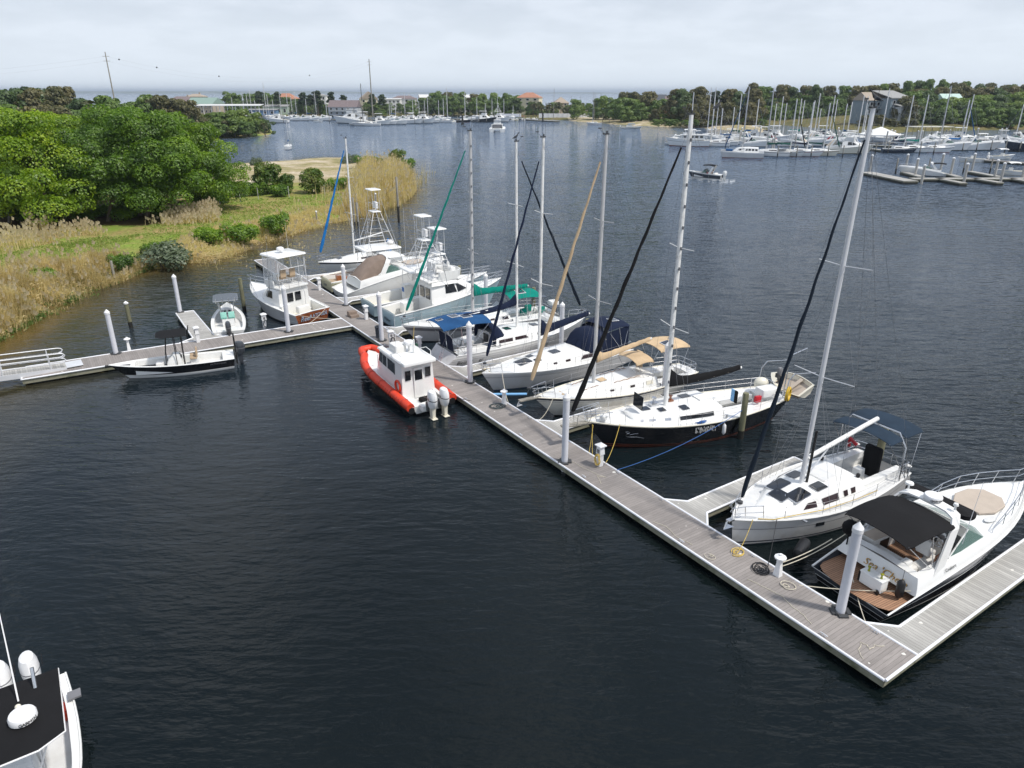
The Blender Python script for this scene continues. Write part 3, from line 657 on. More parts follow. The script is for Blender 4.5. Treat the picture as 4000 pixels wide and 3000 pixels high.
# ------------------------------------------------------------ boat kit
class Hull:
    def __init__(s, L, B, fb, fm, fs, xw=(0.0, None), xs=(0.0, None), tw=.7, twl=.6, pm=.42, e=2.1, ew=1.7, wl=.86, fl=1.0, draft=.45, knuckle=0):
        s.L, s.B = L, B; s.fb, s.fm, s.fs = fb, fm, fs
        s.xs0, s.xs1 = xs[0], (xs[1] if xs[1] is not None else L)
        s.xw0, s.xw1 = xw[0], (xw[1] if xw[1] is not None else L * .9)
        s.tw, s.twl, s.pm, s.e, s.ew, s.wl, s.fl, s.draft = tw, twl, pm, e, ew, wl, fl, draft
    def sheer(s, t):
        a, b_, c = s.fs, s.fm, s.fb
        return a * (t - .45) * (t - 1) / .45 + b_ * t * (t - 1) / (.45 * -.55) + c * t * (t - .45) / .55
    def shp(s, t, tw, e):
        if t < s.pm: return tw + (1 - tw) * sin(pi / 2 * t / s.pm)
        u = (t - s.pm) / (1 - s.pm); return max(0.0, 1 - u ** e)
    def pt(s, t, q, side=1):
        ys = s.B / 2 * s.shp(t, s.tw, s.e); yw = s.B / 2 * s.wl * s.shp(t, s.twl, s.ew)
        xs = s.xs0 + t * (s.xs1 - s.xs0); xw = s.xw0 + t * (s.xw1 - s.xw0)
        zs = s.sheer(t)
        if q < 0: return (xw, side * max(.006, yw * (1 + q * .45)), q * s.draft)
        k = q ** s.fl
        return (xw + (xs - xw) * q, side * max(.006, yw + (ys - yw) * k), zs * q)
    def t_of(s, x): return (x - s.xs0) / (s.xs1 - s.xs0)
    def hw(s, x): return s.B / 2 * s.shp(max(0, min(1, s.t_of(x))), s.tw, s.e)
    def z(s, x): return s.sheer(max(0, min(1, s.t_of(x))))
    def build(s, par, bands, mats, n=22, transom=0):
        """bands: list of (q0,q1,material index) from keel up"""
        mb = MB(); qs = [bands[0][0]] + [b_[1] for b_ in bands]; sub = [qs[0]]; ms = []
        for (q0, q1, mi) in bands:
            k = max(1, int((q1 - q0) / .18))
            for i in range(k): sub.append(q0 + (q1 - q0) * (i + 1) / k); ms.append(mi)
        ts = [i / n for i in range(n + 1)]
        ts = [1 - (1 - t) ** 1.15 for t in ts]
        for side in (1, -1):
            vs = [s.pt(t, q, side) for t in ts for q in sub]; m = len(sub); o = len(mb.v); mb.v.extend(vs)
            for i in range(n):
                for j in range(m - 1):
                    a, b_, c, d = o + i * m + j, o + (i + 1) * m + j, o + (i + 1) * m + j + 1, o + i * m + j + 1
                    mb.f.append([a, b_, c, d] if side < 0 else [d, c, b_, a]); mb.mi.append(ms[j]); mb.sm.append(True)
        m = len(sub); o2 = (n + 1) * m
        for j in range(m - 1):
            mb.f.append([j, j + 1, o2 + j + 1, o2 + j]); mb.mi.append(ms[j] if transom is None or ms[j] == 0 and transom is None else (ms[j] if sub[j] < 0.05 else transom)); mb.sm.append(False)
        return mb.build('hull', mats, par, sharp=50)
    def deck(s, par, dm='gel', well=None, cwmax=.9, margin=.35, floor=.3, wellmat='gel', sole='gel', camber=.05, inset=.0, zoff=-.015, n=18, openstern=False, centre=None, solename='cockpit_sole'):
        """side decks, foredeck, and a sunken cockpit between x0 and x1 (well)"""
        ts = set(i / n for i in range(n + 1))
        if well:
            t0, t1 = max(0, s.t_of(well[0])), s.t_of(well[1]); ts = {t for t in ts if abs(t - t0) > .02 and abs(t - t1) > .02} | {t0, t1, (t0 * 3 + t1) / 4, (t0 + t1) / 2, (t0 + 3 * t1) / 4}
        ts = sorted(t for t in ts if 0 <= t <= 1); mb = MB(); fl = MB()
        def row(t):
            x = s.xs0 + t * (s.xs1 - s.xs0); y = max(.01, s.B / 2 * s.shp(t, s.tw, s.e) - inset); z = s.sheer(t) + zoff
            hwid = min(cwmax, max(.005, y - margin)) if well and t0 - 1e-6 <= t <= t1 + 1e-6 else min(cwmax, y * .6)
            return x, y, z, hwid
        rows = [row(t) for t in ts]
        for x, y, z, hh in rows:
            mb.v += [(x, -y, z), (x, -hh, z + camber * (1 - hh / y) + 0.0), (x, 0, z + camber), (x, hh, z + camber * (1 - hh / y)), (x, y, z)]
        for i in range(len(rows) - 1):
            hole = well and t0 - 1e-6 <= ts[i] and ts[i + 1] <= t1 + 1e-6
            for j in range(4):
                if hole and j in (1, 2): continue
                mb.f.append([i * 5 + j, (i + 1) * 5 + j, (i + 1) * 5 + j + 1, i * 5 + j + 1]); mb.mi.append(0); mb.sm.append(True)
            if hole:
                (xa, ya, za, ha), (xb, yb, zb, hb) = rows[i], rows[i + 1]
                ca, cb = za + camber * (1 - ha / ya), zb + camber * (1 - hb / yb)
                mb.add([(xa, ha, ca), (xb, hb, cb), (xb, hb, floor), (xa, ha, floor)], [(0, 1, 2, 3)], 1)
                mb.add([(xa, -ha, ca), (xb, -hb, cb), (xb, -hb, floor), (xa, -ha, floor)], [(3, 2, 1, 0)], 1)
                fl.add([(xa, -ha, floor + .01), (xb, -hb, floor + .01), (xb, hb, floor + .01), (xa, ha, floor + .01)], [(0, 1, 2, 3)], 0)
        if well:
            for t, sg in ((t0, 1), (t1, -1)):
                if openstern and t == t0: continue
                x, y, z, hh = row(t); c = z + camber * (1 - hh / y)
                mb.add([(x, -hh, floor), (x, hh, floor), (x, hh, c), (x, 0, z + camber), (x, -hh, c)], [(0, 1, 2, 3, 4) if sg < 0 else (4, 3, 2, 1, 0)], 1)
        o = mb.build('deck', [dm, wellmat], par, sharp=40)
        if well: fl.build(solename, sole, par)
        return o
    def rail(s, par, r=.035, m_='steel', name='rub_rail', q=1.0, x0=None, x1=None, n=16, dz=0.0, dy=0.0, both=True, seg=6):
        mb = MB()
        t0, t1 = (0 if x0 is None else s.t_of(x0)), (1 if x1 is None else s.t_of(x1))
        for sd in (1, -1):
            mb.tube([Vector(s.pt(t0 + (t1 - t0) * i / n, q, sd)) + Vector((0, sd * dy, dz)) for i in range(n + 1)], r, seg)
        return mb.build(name, m_, par)
class Trunk:
    """house or coachroof: stations (xb,wb,zb, xt,wt,zt), roof crown c"""
    def __init__(s, st, crown=.06, r=.12, mid=True):
        s.st, s.c, s.r = st, crown, r
    def sec(s, u):
        i = max(0, min(len(s.st) - 2, int(u))); f = u - i
        return [a * (1 - f) + b_ * f for a, b_ in zip(s.st[i], s.st[i + 1])]
    def P(s, u, q, side=1, off=0.0):
        xb, wb, zb, xt, wt, zt = s.sec(u)
        return Vector((xb + (xt - xb) * q, side * (wb + (wt - wb) * q + off), zb + (zt - zb) * q))
    def ztop(s, x, y=0):
        for i in range(len(s.st) - 1):
            a, b_ = s.st[i], s.st[i + 1]
            lo, hi = (a, b_) if a[3] < b_[3] else (b_, a)
            if lo[3] - 1e-6 <= x <= hi[3] + 1e-6:
                f = (x - lo[3]) / max(1e-6, hi[3] - lo[3]); w = lo[4] * (1 - f) + hi[4] * f; z = lo[5] * (1 - f) + hi[5] * f
                return z + s.c * max(0, 1 - (y / max(w, .01)) ** 2)
        return s.st[-1][5]
    def mesh(s, mi=0, mb=None):
        mb = mb or MB(); rings = []
        for xb, wb, zb, xt, wt, zt in s.st:
            w2 = max(.01, wt - s.r * .5); rings.append([(xb, -wb, zb), (xt, -wt, zt - s.r * .55), (xt, -(wt - s.r * .35), zt - s.r * .1)] +
                [(xt, w2 * k / 4, zt + s.c * (1 - (k / 4) ** 2)) for k in (-3.3, -1.7, 0, 1.7, 3.3)] + [(xt, wt - s.r * .35, zt - s.r * .1), (xt, wt, zt - s.r * .55), (xb, wb, zb)])
        return mb.loft(rings, mi, True, closed=True)
    def win(s, par, u0, u1, q0, q1, m_='glass', name='window', slant0=0.0, slant1=0.0, t=.02, sides=(1, -1), n=4):
        for sd in sides:
            mb = MB(); top = []; bot = []
            for i in range(n + 1):
                f = i / n; ub = u0 + (u1 - u0) * f; ut = (u0 + slant0) + (u1 + slant1 - u0 - slant0) * f
                bot.append(s.P(ub, q0, sd)); top.append(s.P(ut, q1, sd))
            nn = Vector((0, sd * t, t * .3)); vs = bot + top; k = n + 1
            vo = [v + nn for v in vs]; fs = []
            for i in range(n): fs.append((2 * k + i, 2 * k + i + 1, 3 * k + i + 1, 3 * k + i))
            al = vs + vo
            for i in range(n): fs += [(i, i + 1, 2 * k + i + 1, 2 * k + i), (k + i, k + i + 1, 3 * k + i + 1, 3 * k + i)]
            fs += [(0, k, 3 * k, 2 * k), (n, k + n, 3 * k + n, 2 * k + n)]
            mb.add(al, fs, 0); mb.build(name, m_, par)
def top_hatch(par, tr, x, y, dx, dy, m_='glass', name='hatch', z=None, open_=0, skew=0.0, frame='steel', h=.045):
    zf = (lambda X, Y: tr.ztop(X, Y)) if z is None else (lambda X, Y: z)
    P = []
    for sx, sy in ((-1, -1), (1, -1), (1, 1), (-1, 1)):
        for (ax, ay) in (((.84, 1) if (sx * sy < 0) else (1, .84)), ((1, .84) if (sx * sy < 0) else (.84, 1))):
            X = x + sx * dx / 2 * ax; Y = y + sy * dy / 2 * ay + skew * sx * dx; P.append((X, Y, zf(X, Y)))
    if len({round(p[0], 4) for p in P}) < 2: return
    f = MB(); f.panel([(x + (p[0] - x) * 1.09, y + (p[1] - y) * 1.09, p[2] + .004) for p in P], .026); 
    o = f.build(name, frame, par)
    MB().panel([(p[0], p[1], p[2] + h * .55 + .008) for p in P], .014).build('pane', m_, o)
    return o
def ship_mast(par, x, zb, zt, r=.085, m_='mastwhite', spread=(.36, .68), spw=1.0, hw=1.6, zc=1.3, rake=.0, xf=None, zf=1.4, xa=0.0, za=1.2, furl=None, furlr=.075, cap=True, wires=True, gear='steel', lod=0, furl_top=.93, wr=.0075, steps=False, furl_bottom=.06):
    r *= 1.2; furlr *= 1.15; top = Vector((x - rake, 0, zt)); base = Vector((x, 0, zb))
    at = lambda f: base.lerp(top, f)
    mb = MB(); mb.tube([at(0), at(.5), at(.9), at(1)], [r, r, r * .92, r * .8], 8 if lod else 12, sy=.72)
    o = mb.build('mast', m_, par)
    if lod < 2:
        k = MB()
        for f in spread:
            p = at(f)
            for sd in (1, -1): k.tube([p, p + Vector((-.12, sd * spw * (1 if f < .5 else .82), .04))], .022 if lod == 0 else .03, 5)
        k.build('spreader', m_, o)
    if lod == 0:
        k = MB(); k.box((top.x + .03, 0, zt + .04), (.34, .13, .07)); k.tube([(top.x - .1, .05, zt), (top.x - .1, .05, zt + .75)], .009, 4)
        k.tube([(top.x + .1, -.05, zt + .05), (top.x + .42, -.05, zt + .28)], .01, 4); k.box((top.x + .42, -.05, zt + .33), (.22, .02, .06)); k.lathe((top.x - .02, 0, zt + .07), [(.045, 0), (.045, .12), (.01, .14)], 8)
        k.build('masthead_gear', 'darkgrey', o)
        if steps:
            k = MB()
            for i in range(26):
                p = at(.06 + .9 * i / 26)
                k.box((p.x, (1 if i % 2 else -1) * (r * .8 + .04), p.z), (.05, .1, .16))
            k.build('mast_step', 'stripegrey', o)
    if wires:
        k = MB()
        for sd in (1, -1):
            tips = [at(f) + Vector((-.12, sd * spw * (1 if f < .5 else .82), .04)) for f in spread]
            ch = Vector((x - .15, sd * hw, zc))
            k.tube([at(.985)] + tips[::-1] + [ch], wr, 4); k.tube([at(spread[0]), ch + Vector((.35, 0, 0))], wr, 4); k.tube([at(spread[0]), ch + Vector((-.4, 0, 0))], wr, 4)
            if len(spread) > 1: k.tube([at(spread[1]), tips[0]], wr, 4)
        k.build('shroud', 'wire', par)
        if xa is not None:
            k = MB(); k.tube([at(.995), (xa, 0, za)], wr, 4); k.build('backstay', 'wire', par)
    if xf is not None:
        a, b_ = Vector((xf, 0, zf)), at(.97)
        k = MB(); k.tube([a, b_], wr * 1.4, 4); k.build('forestay', 'wire', par)
        if furl:
            n = 40; pts = []; rr = []
            for i in range(n + 1):
                f = furl_bottom + (furl_top - furl_bottom) * i / n; p = a.lerp(b_, f)
                rad = furlr * (1.25 - .85 * i / n) * (1 + .10 * sin(i * 1.9) + .06 * sin(i * .7)); rad *= min(1, .55 + i / 4)
                pts.append(p + Vector((.012 * sin(i * 1.3), .015 * cos(i * 1.1), 0))); rr.append(rad)
            MB().tube(pts, rr, 8).build('furled_jib', furl, par)
            if lod == 0: MB().lathe(tuple(a.lerp(b_, .025)), [(.05, -.06), (.12, -.05), (.12, .05), (.05, .06)], 10).build('furler_drum', 'darkgrey', par)
    return at
def boom(par, x0, z0, x1, z1, m_='mastwhite', cover=None, r=.075, h=.34, droop=0.0, cone=.9, w=.15, straps=True, tip=True, bare=True):
    a, b_ = Vector((x0, 0, z0)), Vector((x1, 0, z1))
    o = MB().tube([a, b_], r, 10).build('boom', m_, par)
    if cover:
        rings = []; n = 18
        for i in range(n + 1):
            f = i / n; p = a.lerp(b_, f * .98) + Vector((0, 0, -droop * 4 * f * (1 - f)))
            hh = h * (1.0 - .55 * f) + h * cone * max(0, 1 - f * 7) + .02 * sin(i * 2.3); ww = w * (1 - .45 * f) * (1 + .1 * sin(i * 1.7))
            rings.append([(p.x, p.y + ww * sy_, p.z - r * 1.4 + (hh + r) * sz) for sy_, sz in ((-.55, 0), (-1, .18), (-.95, .45), (-.5, .8), (0, 1), (.5, .8), (.95, .45), (1, .18), (.55, 0))])
        MB().loft(rings, smooth=True).build('sail_cover', cover, par)
        if straps:
            k = MB()
            for f in (.18, .38, .6, .8):
                p = a.lerp(b_, f) + Vector((0, 0, -droop * 4 * f * (1 - f))); k.tube([(p.x, w * .98 * (1 - .4 * f), p.z), (p.x, 0, p.z - r * 1.5), (p.x, -w * .98 * (1 - .4 * f), p.z)], .012, 4)
            k.build('cover_strap', 'rope', par)
    return o
def canopy(par, x0, x1, w, z, m_, name='bimini', crown=.14, fx=None, fz=None, bows=3, ends=.12, th=.03, frame='steel', solar=None, y0=0.0, taper=1.0, rows=8, mount=1.0, legw=None, seams=True):
    """stretched canvas top on steel hoops standing on the deck at x=fx"""
    mb = MB(); T = []; n = 7
    def S(f, g):     # f along x, g across -1..1
        x = x0 + (x1 - x0) * f; ww = w * (1 - (1 - taper) * f); sagv = -.035 * abs(sin(f * pi * (bows - 1)))
        rnd = max(0, abs(f - .5) * 2 - .8) / .2
        return (x, y0 + g * ww / 2 * (1 - .06 * rnd), z + crown * (1 - g * g) ** .8 - ends * (2 * f - 1) ** 2 + sagv * (1 - g * g) - .05 * (abs(g) > .99))
    gs = [-1, -.93, -.6, -.3, 0, .3, .6, .93, 1]; fs_ = [i / (rows * 1.0) for i in range(rows + 1)]
    k = len(gs); vs = [S(f, g) for f in fs_ for g in gs]; vb = [(v[0], v[1], v[2] - th) for v in vs]; F = []
    m = len(fs_)
    for i in range(m - 1):
        for j in range(k - 1): F += [(i * k + j, (i + 1) * k + j, (i + 1) * k + j + 1, i * k + j + 1), (m * k + i * k + j + 1, m * k + (i + 1) * k + j + 1, m * k + (i + 1) * k + j, m * k + i * k + j)]
    for i in range(m - 1):
        for j in (0, k - 1): F.append((i * k + j, (i + 1) * k + j, m * k + (i + 1) * k + j, m * k + i * k + j))
    for j in range(k - 1):
        for i in (0, m - 1): F.append((i * k + j, i * k + j + 1, m * k + i * k + j + 1, m * k + i * k + j))
    o = mb.add(vs + vb, F, 0, True).build(name, m_, par)
    if fx is not None:
        fr = MB(); lw = (legw if legw is not None else w) / 2
        for i in range(bows):
            f = .04 + .92 * i / (bows - 1) if bows > 1 else .5
            pts = [(fx, -lw, fz)] + [(S(f, g)[0], S(f, g)[1], S(f, g)[2] - th - .015) for g in (-.97, -.6, 0, .6, .97)] + [(fx, lw, fz)]
            pts = [(p[0], p[1] + (y0 if q in (0, 6) else 0), p[2]) for q, p in enumerate(pts)]
            fr.tube(pts, .017, 6)
        fr.build(name + '_frame', frame, par)
    for sp in (solar or []):
        f, g, df, dg = sp; P = [S(f - df, g - dg), S(f + df, g - dg), S(f + df, g + dg), S(f - df, g + dg)]
        q = MB().panel([(p[0], p[1], p[2] + .02) for p in P], .025).build('solar_panel', 'whitepaint', o)
        c = Vector(P[0]).lerp(Vector(P[2]), .5)
        MB().panel([(c.x + (p[0] - c.x) * .9, c.y + (p[1] - c.y) * .88, p[2] + .046) for p in P], .006).build('cell_sheet', 'solar', q)
    return o
def dodger(par, xa, xf, w, zd, h, m_, winm='clear'):
    """spray hood: hoop at xa (aft, tall), sloping down forward to xf"""
    rings = []; hoops = [(xa, 1.0, 1.0), (xa + (xf - xa) * .35, 1.0, .98), (xa + (xf - xa) * .6, .82, .95), (xf, .12, .86)]
    mb = MB()
    for x, k, ww in hoops:
        rings.append([(x, w / 2 * ww * c, zd + h * k * s_) for c, s_ in ((-1, 0), (-.99, .55), (-.86, .88), (-.5, 1), (0, 1.04), (.5, 1), (.86, .88), (.99, .55), (1, 0))])
    o = mb.loft(rings, smooth=True, caps=False, closed=False).build('spray_hood', m_, par)
    sol = o.modifiers.new('thickness', 'SOLIDIFY'); sol.thickness = .02
    a, b_ = rings[2], rings[3]
    for j0, j1 in ((2, 4), (4, 6)):
        P = [Vector(a[j0]).lerp(Vector(b_[j0]), .2), Vector(a[j1]).lerp(Vector(b_[j1]), .2), Vector(a[j1]).lerp(Vector(b_[j1]), .8), Vector(a[j0]).lerp(Vector(b_[j0]), .8)]
        c = sum(P, Vector()) / 4; P = [c + (p - c) * .88 + Vector((.025, 0, .03)) for p in P]
        MB().panel(P, .006).build('window', winm, o)
    return o
def lifelines(par, hl, x0, x1, n, h=.62, q_in=.07, pulpit=True, pushpit=True, wires=2, z_off=0, m_='steel', r=.013):
    xs = [x0 + (x1 - x0) * i / (n - 1) for i in range(n)]
    for x in xs:
        for sd in (1, -1):
            y = sd * (hl.hw(x) - q_in); z = hl.z(x) + z_off
            MB().tube([(x, y, z), (x, y, z + h)], r, 5).build('stanchion', m_, par)
    k = MB(); L = hl.xs1
    for sd in (1, -1):
        for wv in range(wires):
            hh = h * (1 - .48 * wv) - .01
            pts = ([(hl.xs0 + .25, sd * (hl.hw(hl.xs0 + .25) - q_in), hl.z(hl.xs0) + hh)] if pushpit else []) + [(x, sd * (hl.hw(x) - q_in), hl.z(x) + z_off + hh) for x in xs] + [(L - .55, sd * max(.15, hl.hw(L - .55) - q_in), hl.z(L) + hh)]
            k.tube(pts, .008, 4)
    k.build('lifeline', 'wire', par)
    if pulpit:
        k = MB(); z = hl.z(L); r_ = .017
        def ring(hh, ex): return [(L - 1.1, sd_ * max(.2, hl.hw(L - 1.1) - q_in), z + hh) for sd_ in (1,)] + [(L - .4, .28, z + hh), (L + ex, .12, z + hh), (L + ex, -.12, z + hh), (L - .4, -.28, z + hh)] + [(L - 1.1, -max(.2, hl.hw(L - 1.1) - q_in), z + hh)]
        k.tube(ring(h, .12), r_, 6); k.tube(ring(h * .5, .02), r_ * .8, 6)
        for x, y in ((L - 1.1, max(.2, hl.hw(L - 1.1) - q_in)), (L - .4, .26), (L + .0, .1)):
            for sd in (1, -1): k.tube([(x, sd * y, z + h), (x - .12, sd * min(y, max(.06, hl.hw(x - .12) - .03)), hl.z(x - .12))], r_, 6)
        k.build('pulpit', m_, par)
    if pushpit:
        k = MB(); x = hl.xs0 + .12; y = hl.hw(x) - q_in; z = hl.z(x)
        for hh in (h, h * .5): k.tube([(x + .9, y, z + hh), (x + .1, y, z + hh), (x, y * .75, z + hh), (x, -y * .75, z + hh), (x + .1, -y, z + hh), (x + .9, -y, z + hh)], .017, 6)
        for xx, yy in ((x + .9, y), (x + .05, y * .95), (x, y * .35)):
            for sd in (1, -1): k.tube([(xx, sd * yy, z + h), (xx, sd * yy, z)], .017, 6)
        k.build('pushpit', m_, par)
def wheel(par, x, y, z, r=.45, cover=None):
    k = MB(); pts = [(x, y + r * cos(2 * pi * i / 20), z + r * sin(2 * pi * i / 20)) for i in range(20)]
    k.tube(pts, .02, 6, closed=True)
    for i in range(5): k.tube([(x, y, z), pts[i * 4]], .012, 4)
    k.build('steering_wheel', 'steel' if not cover else cover, par)
    MB().box((x + .2, y, z - .25), (.25, .28, .9), top=.8).lathe((x + .2, y, z + .2), [(.12, 0), (.12, .1), (.02, .18)], 8).build('steering_pedestal', 'gel', par)
def helm_seat(par, x, y, z, m_='vinyl', w=.55, name='helm_seat'):
    o = MB().rbox((x, y, z + .62), (.5, w, .14), .06).build(name, m_, par)
    MB().rbox((x - .25, y, z + .95), (.13, w, .55), .05).build('seat_back', m_, o)
    MB().lathe((x, y, z), [(.18, 0), (.06, .05), (.06, .56)], 8).build('seat_post', 'steel', o); return o
def outboard(par, x, y, z, cowl='whitepaint', leg='whitepaint', s=1.0, stripe='stripegrey', tilt=0.0, text=None, name='outboard_motor', label=None):
    o = bpy.data.objects.new(name, None); COL.objects.link(o); o.parent = par; o.location = (x, y, z); o.rotation_euler.y = tilt; o.scale = (s, s, s)
    if label: o['label'] = label
    pr = [(-.34, -.10, .17, .16), (-.36, .05, .23, .19), (-.37, .28, .245, .205), (-.36, .50, .235, .195), (-.33, .66, .19, .15), (-.31, .71, .10, .08)]
    rings = [[(cx_ + dx * cos(2 * pi * k / 14) * (1.35 if cos(2 * pi * k / 14) < 0 else 1.2), dy * sin(2 * pi * k / 14), zz) for k in range(14)] for cx_, zz, dx, dy in pr]
    MB().loft(rings, smooth=True).build('cowling', cowl, o)
    MB().loft([[(a, b_ * 1.015, c + dz) for a, b_, c in rings[2]] for dz in (-.02, .015)], smooth=True).build('stripe', stripe, o)
    k = MB(); k.box((-.36, 0, -.32), (.26, .15, .5), top=1.2); k.box((-.38, 0, -.72), (.20, .08, .45)); k.box((-.42, 0, -.62), (.42, .26, .03)); k.tube([(-.62, 0, -.9), (-.15, 0, -.9)], [.05, .08], 8); k.build('leg', leg, o)
    MB().box((-.10, 0, -.12), (.20, .34, .42)).build('bracket', 'darkgrey', o)
    k = MB()
    for i in range(3):
        a = i * 2 * pi / 3; k.panel([(-.66, 0, -.9), (-.68, .17 * cos(a + .3), -.9 + .17 * sin(a + .3)), (-.64, .17 * cos(a - .3), -.9 + .17 * sin(a - .3))], .012)
    k.build('propeller', 'steel', o)
    if text:
        for sd in (1, -1): lettering(text, .13, 'stripeblack', o, (-.36, sd * .275, .42), (-sd, 0, 0), (0, 0, 1))
    return o
def radar(par, x, y, z, r=.3, text=None, face=(0, -1), m_='whitepaint'):
    o = MB().lathe((x, y, z), [(r * .8, 0), (r, .04), (r * 1.0, .16), (r * .9, .22), (r * .55, .26), (.01, .27)], 20).build('radar_dome', m_, par)
    if text:
        fx, fy = face; n = len(text)
        for i, ch in enumerate(text):
            a = atan2(fy, fx) + (i - (n - 1) / 2) * .22
            lettering(ch, .13, 'black', o, (x + cos(a) * (r + .008), y + sin(a) * (r + .008), z + .10), (-sin(a), cos(a), 0), (0, 0, 1))
    return o
def whip(par, x, y, z, h, tilt=0.0, r=.012, m_='whitepaint', tx=0.0, name='antenna'):
    return MB().tube([(x, y, z), (x + tx * h, y + tilt * h, z + h)], [r, r * .5], 5).build(name, m_, par)
def fender(par, x, y, z, m_='whitepaint', l=.55, r=.11, name='fender'):
    return MB().lathe((x, y, z), [(.02, -l / 2 - .06), (r * .7, -l / 2), (r, -l / 2 + .08), (r, l / 2 - .08), (r * .7, l / 2), (.03, l / 2 + .06)], 10).tube([(x, y, z + l / 2), (x, y * .97, z + l / 2 + .5)], .01, 4).build(name, m_, par)
def anchor(par, x, z, s=1.0, m_='steel'):
    k = MB(); k.tube([(x - .5 * s, 0, z + .04), (x + .2 * s, 0, z)], .028, 5); k.tube([(x + .2 * s, 0, z), (x + .34 * s, 0, z - .3 * s)], .028, 5)
    k.panel([(x + .36 * s, 0, z - .34 * s), (x + .02 * s, .2 * s, z - .2 * s), (x + .14 * s, 0, z - .16 * s)], .02); k.panel([(x + .36 * s, 0, z - .34 * s), (x + .14 * s, 0, z - .16 * s), (x + .02 * s, -.2 * s, z - .2 * s)], .02)
    return k.build('anchor', m_, par)
def grabrail(par, tr, x0, x1, y, m_='teak', n=4):
    for sd in (1, -1):
        k = MB(); pts = []
        for i in range(n * 2 + 1):
            x = x0 + (x1 - x0) * i / (2 * n); pts.append((x, sd * y, tr.ztop(x, y) + (.02 if i % 2 == 0 else .07)))
        k.tube(pts, .018, 5); k.build('grab_rail', m_, par)
def mline(name_lbl, a, b_, d=.25, m_='rope', r=.014, mid=None):
    pts = sag(a, b_, d)
    o = MB().tube([Vector(p) for p in pts], r, 5).build('mooring_line', m_); return tag(o, name_lbl, 'rope')
def L2W(o_loc, rz, p):
    return Vector((o_loc[0] + p[0] * cos(rz) - p[1] * sin(rz), o_loc[1] + p[0] * sin(rz) + p[1] * cos(rz), (o_loc[2] if len(o_loc) > 2 else 0) + p[2]))
def place(a0, b0, a1, b1, L=None):
    """stern and bow in dock coordinates -> (location of stern, heading, length)"""
    s_, w_ = DK(a0, b0), DK(a1, b1); d = w_ - s_; rz = atan2(d.y, d.x)
    return s_, rz, d.length
# ------------------------------------------------------------ sailing boats along the main dock
# 1. wide white sloop, nearest
loc, rz, L = place(7.75, 13.3, 8.1, 2.05)
b1 = thing('sailboat', 'wide white sloop with five dark deck windows and slate bimini, nearest of the sailing boats', 'sailboat', loc, rz)
h1 = Hull(L, 3.85, 1.42, 1.18, 1.12, xw=(-.15, L - .25), xs=(.55, L), tw=.74, twl=.66, pm=.42, e=2.3, ew=1.9, wl=.92, fl=.8)
h1.build(b1, [(-1, 0, 3), (0, .045, 1), (.045, .10, 0), (.10, .15, 1), (.15, .62, 0), (.62, .65, 2), (.65, 1, 0)], ['hullgrey', 'stripenavy', 'stripegrey', 'bottomgreen'], transom=0)
h1.deck(b1, 'nonskid', well=(.75, 4.2), cwmax=.92, margin=.5, floor=.62, wellmat='gel', sole='gel', camber=.10)
h1.rail(b1, .055, 'gel', 'rub_rail')
t1 = Trunk([(3.9, 1.32, 1.12, 4.1, 1.18, 1.72), (4.6, 1.38, 1.12, 4.6, 1.2, 1.78), (5.6, 1.42, 1.15, 5.6, 1.16, 1.80), (7.0, 1.36, 1.18, 7.0, 1.06, 1.76), (8.2, 1.10, 1.22, 8.1, .82, 1.64), (9.3, .70, 1.30, 9.1, .48, 1.46), (10.0, .30, 1.37, 9.9, .16, 1.38)], .09, .16)
t1.mesh().build('coachroof', 'gel', b1, sharp=50)
t1.win(b1, 1.15, 1.45, .35, .72, 'smoked'); t1.win(b1, 1.7, 1.95, .35, .72, 'smoked'); t1.win(b1, 2.25, 2.95, .3, .75, 'smoked'); t1.win(b1, 3.25, 3.85, .3, .72, 'smoked', slant0=0.0, slant1=-.25)
for x, y, dx, dy in ((8.35, .02, .62, .78), (7.75, .52, .95, .62), (7.75, -.52, .95, .62)): top_hatch(b1, t1, x, y, dx, dy)
for y in (.62, -.62): top_hatch(b1, t1, 6.55, y, .7, .5)
top_hatch(b1, t1, 5.55, 0, .9, 1.0, 'nonskid', 'sliding_hatch', frame='gel'); MB().box((4.25, 0, 1.75), (.5, .62, .03)).build('companionway', 'black', b1); MB().box((4.03, 0, 1.42), (.05, .62, .55)).build('washboard', 'varnish', b1)
for y in (1.02, -1.02): MB().box((2.4, y, 1.2), (3.1, .34, .35)).build('cockpit_seat', 'gel', b1)
MB().box((2.5, 0, .95), (.5, .45, .7), top=.8).build('cockpit_table', 'gel', b1)
MB().rbox((1.5, 0, 1.42), (.3, .85, 1.55), .12).build('wheel_cover', 'cvblack', b1)
XM = L - 4.35
at = ship_mast(b1, XM, 1.72, 17.45, .105, 'alu', (.33, .63), 1.45, hw=1.75, zc=1.2, rake=.35, xf=L - .25, zf=1.75, xa=None, furl='cvink', furlr=.072, furl_bottom=.04, furl_top=.96)
k = MB()
for sd in (1, -1): k.tube([at(.97), (.7, sd * 1.5, 1.2)], .007, 4)
k.build('backstay', 'wire', b1)
MB().tube([(XM - .25, .1, 1.8), (XM - .3, .12, 4.4)], .06, 8).build('mast_pole', 'black', b1)
boom(b1, XM - .12, 3.05, XM - 5.1, 3.75, 'mastwhite', r=.105)
MB().tube([(XM - 5.1, 0, 3.85), at(.97)], .007, 4).build('topping_lift', 'wire', b1)
MB().tube([(XM - .15, 0, 1.95), (XM - 1.6, 0, 3.15)], .04, 6).build('boom_vang', 'alu', b1)
canopy(b1, .35, 1.75, 3.05, 3.42, 'cvslate', 'bimini', fx=1.1, fz=1.15, bows=2, crown=.18, ends=.05, legw=3.2)
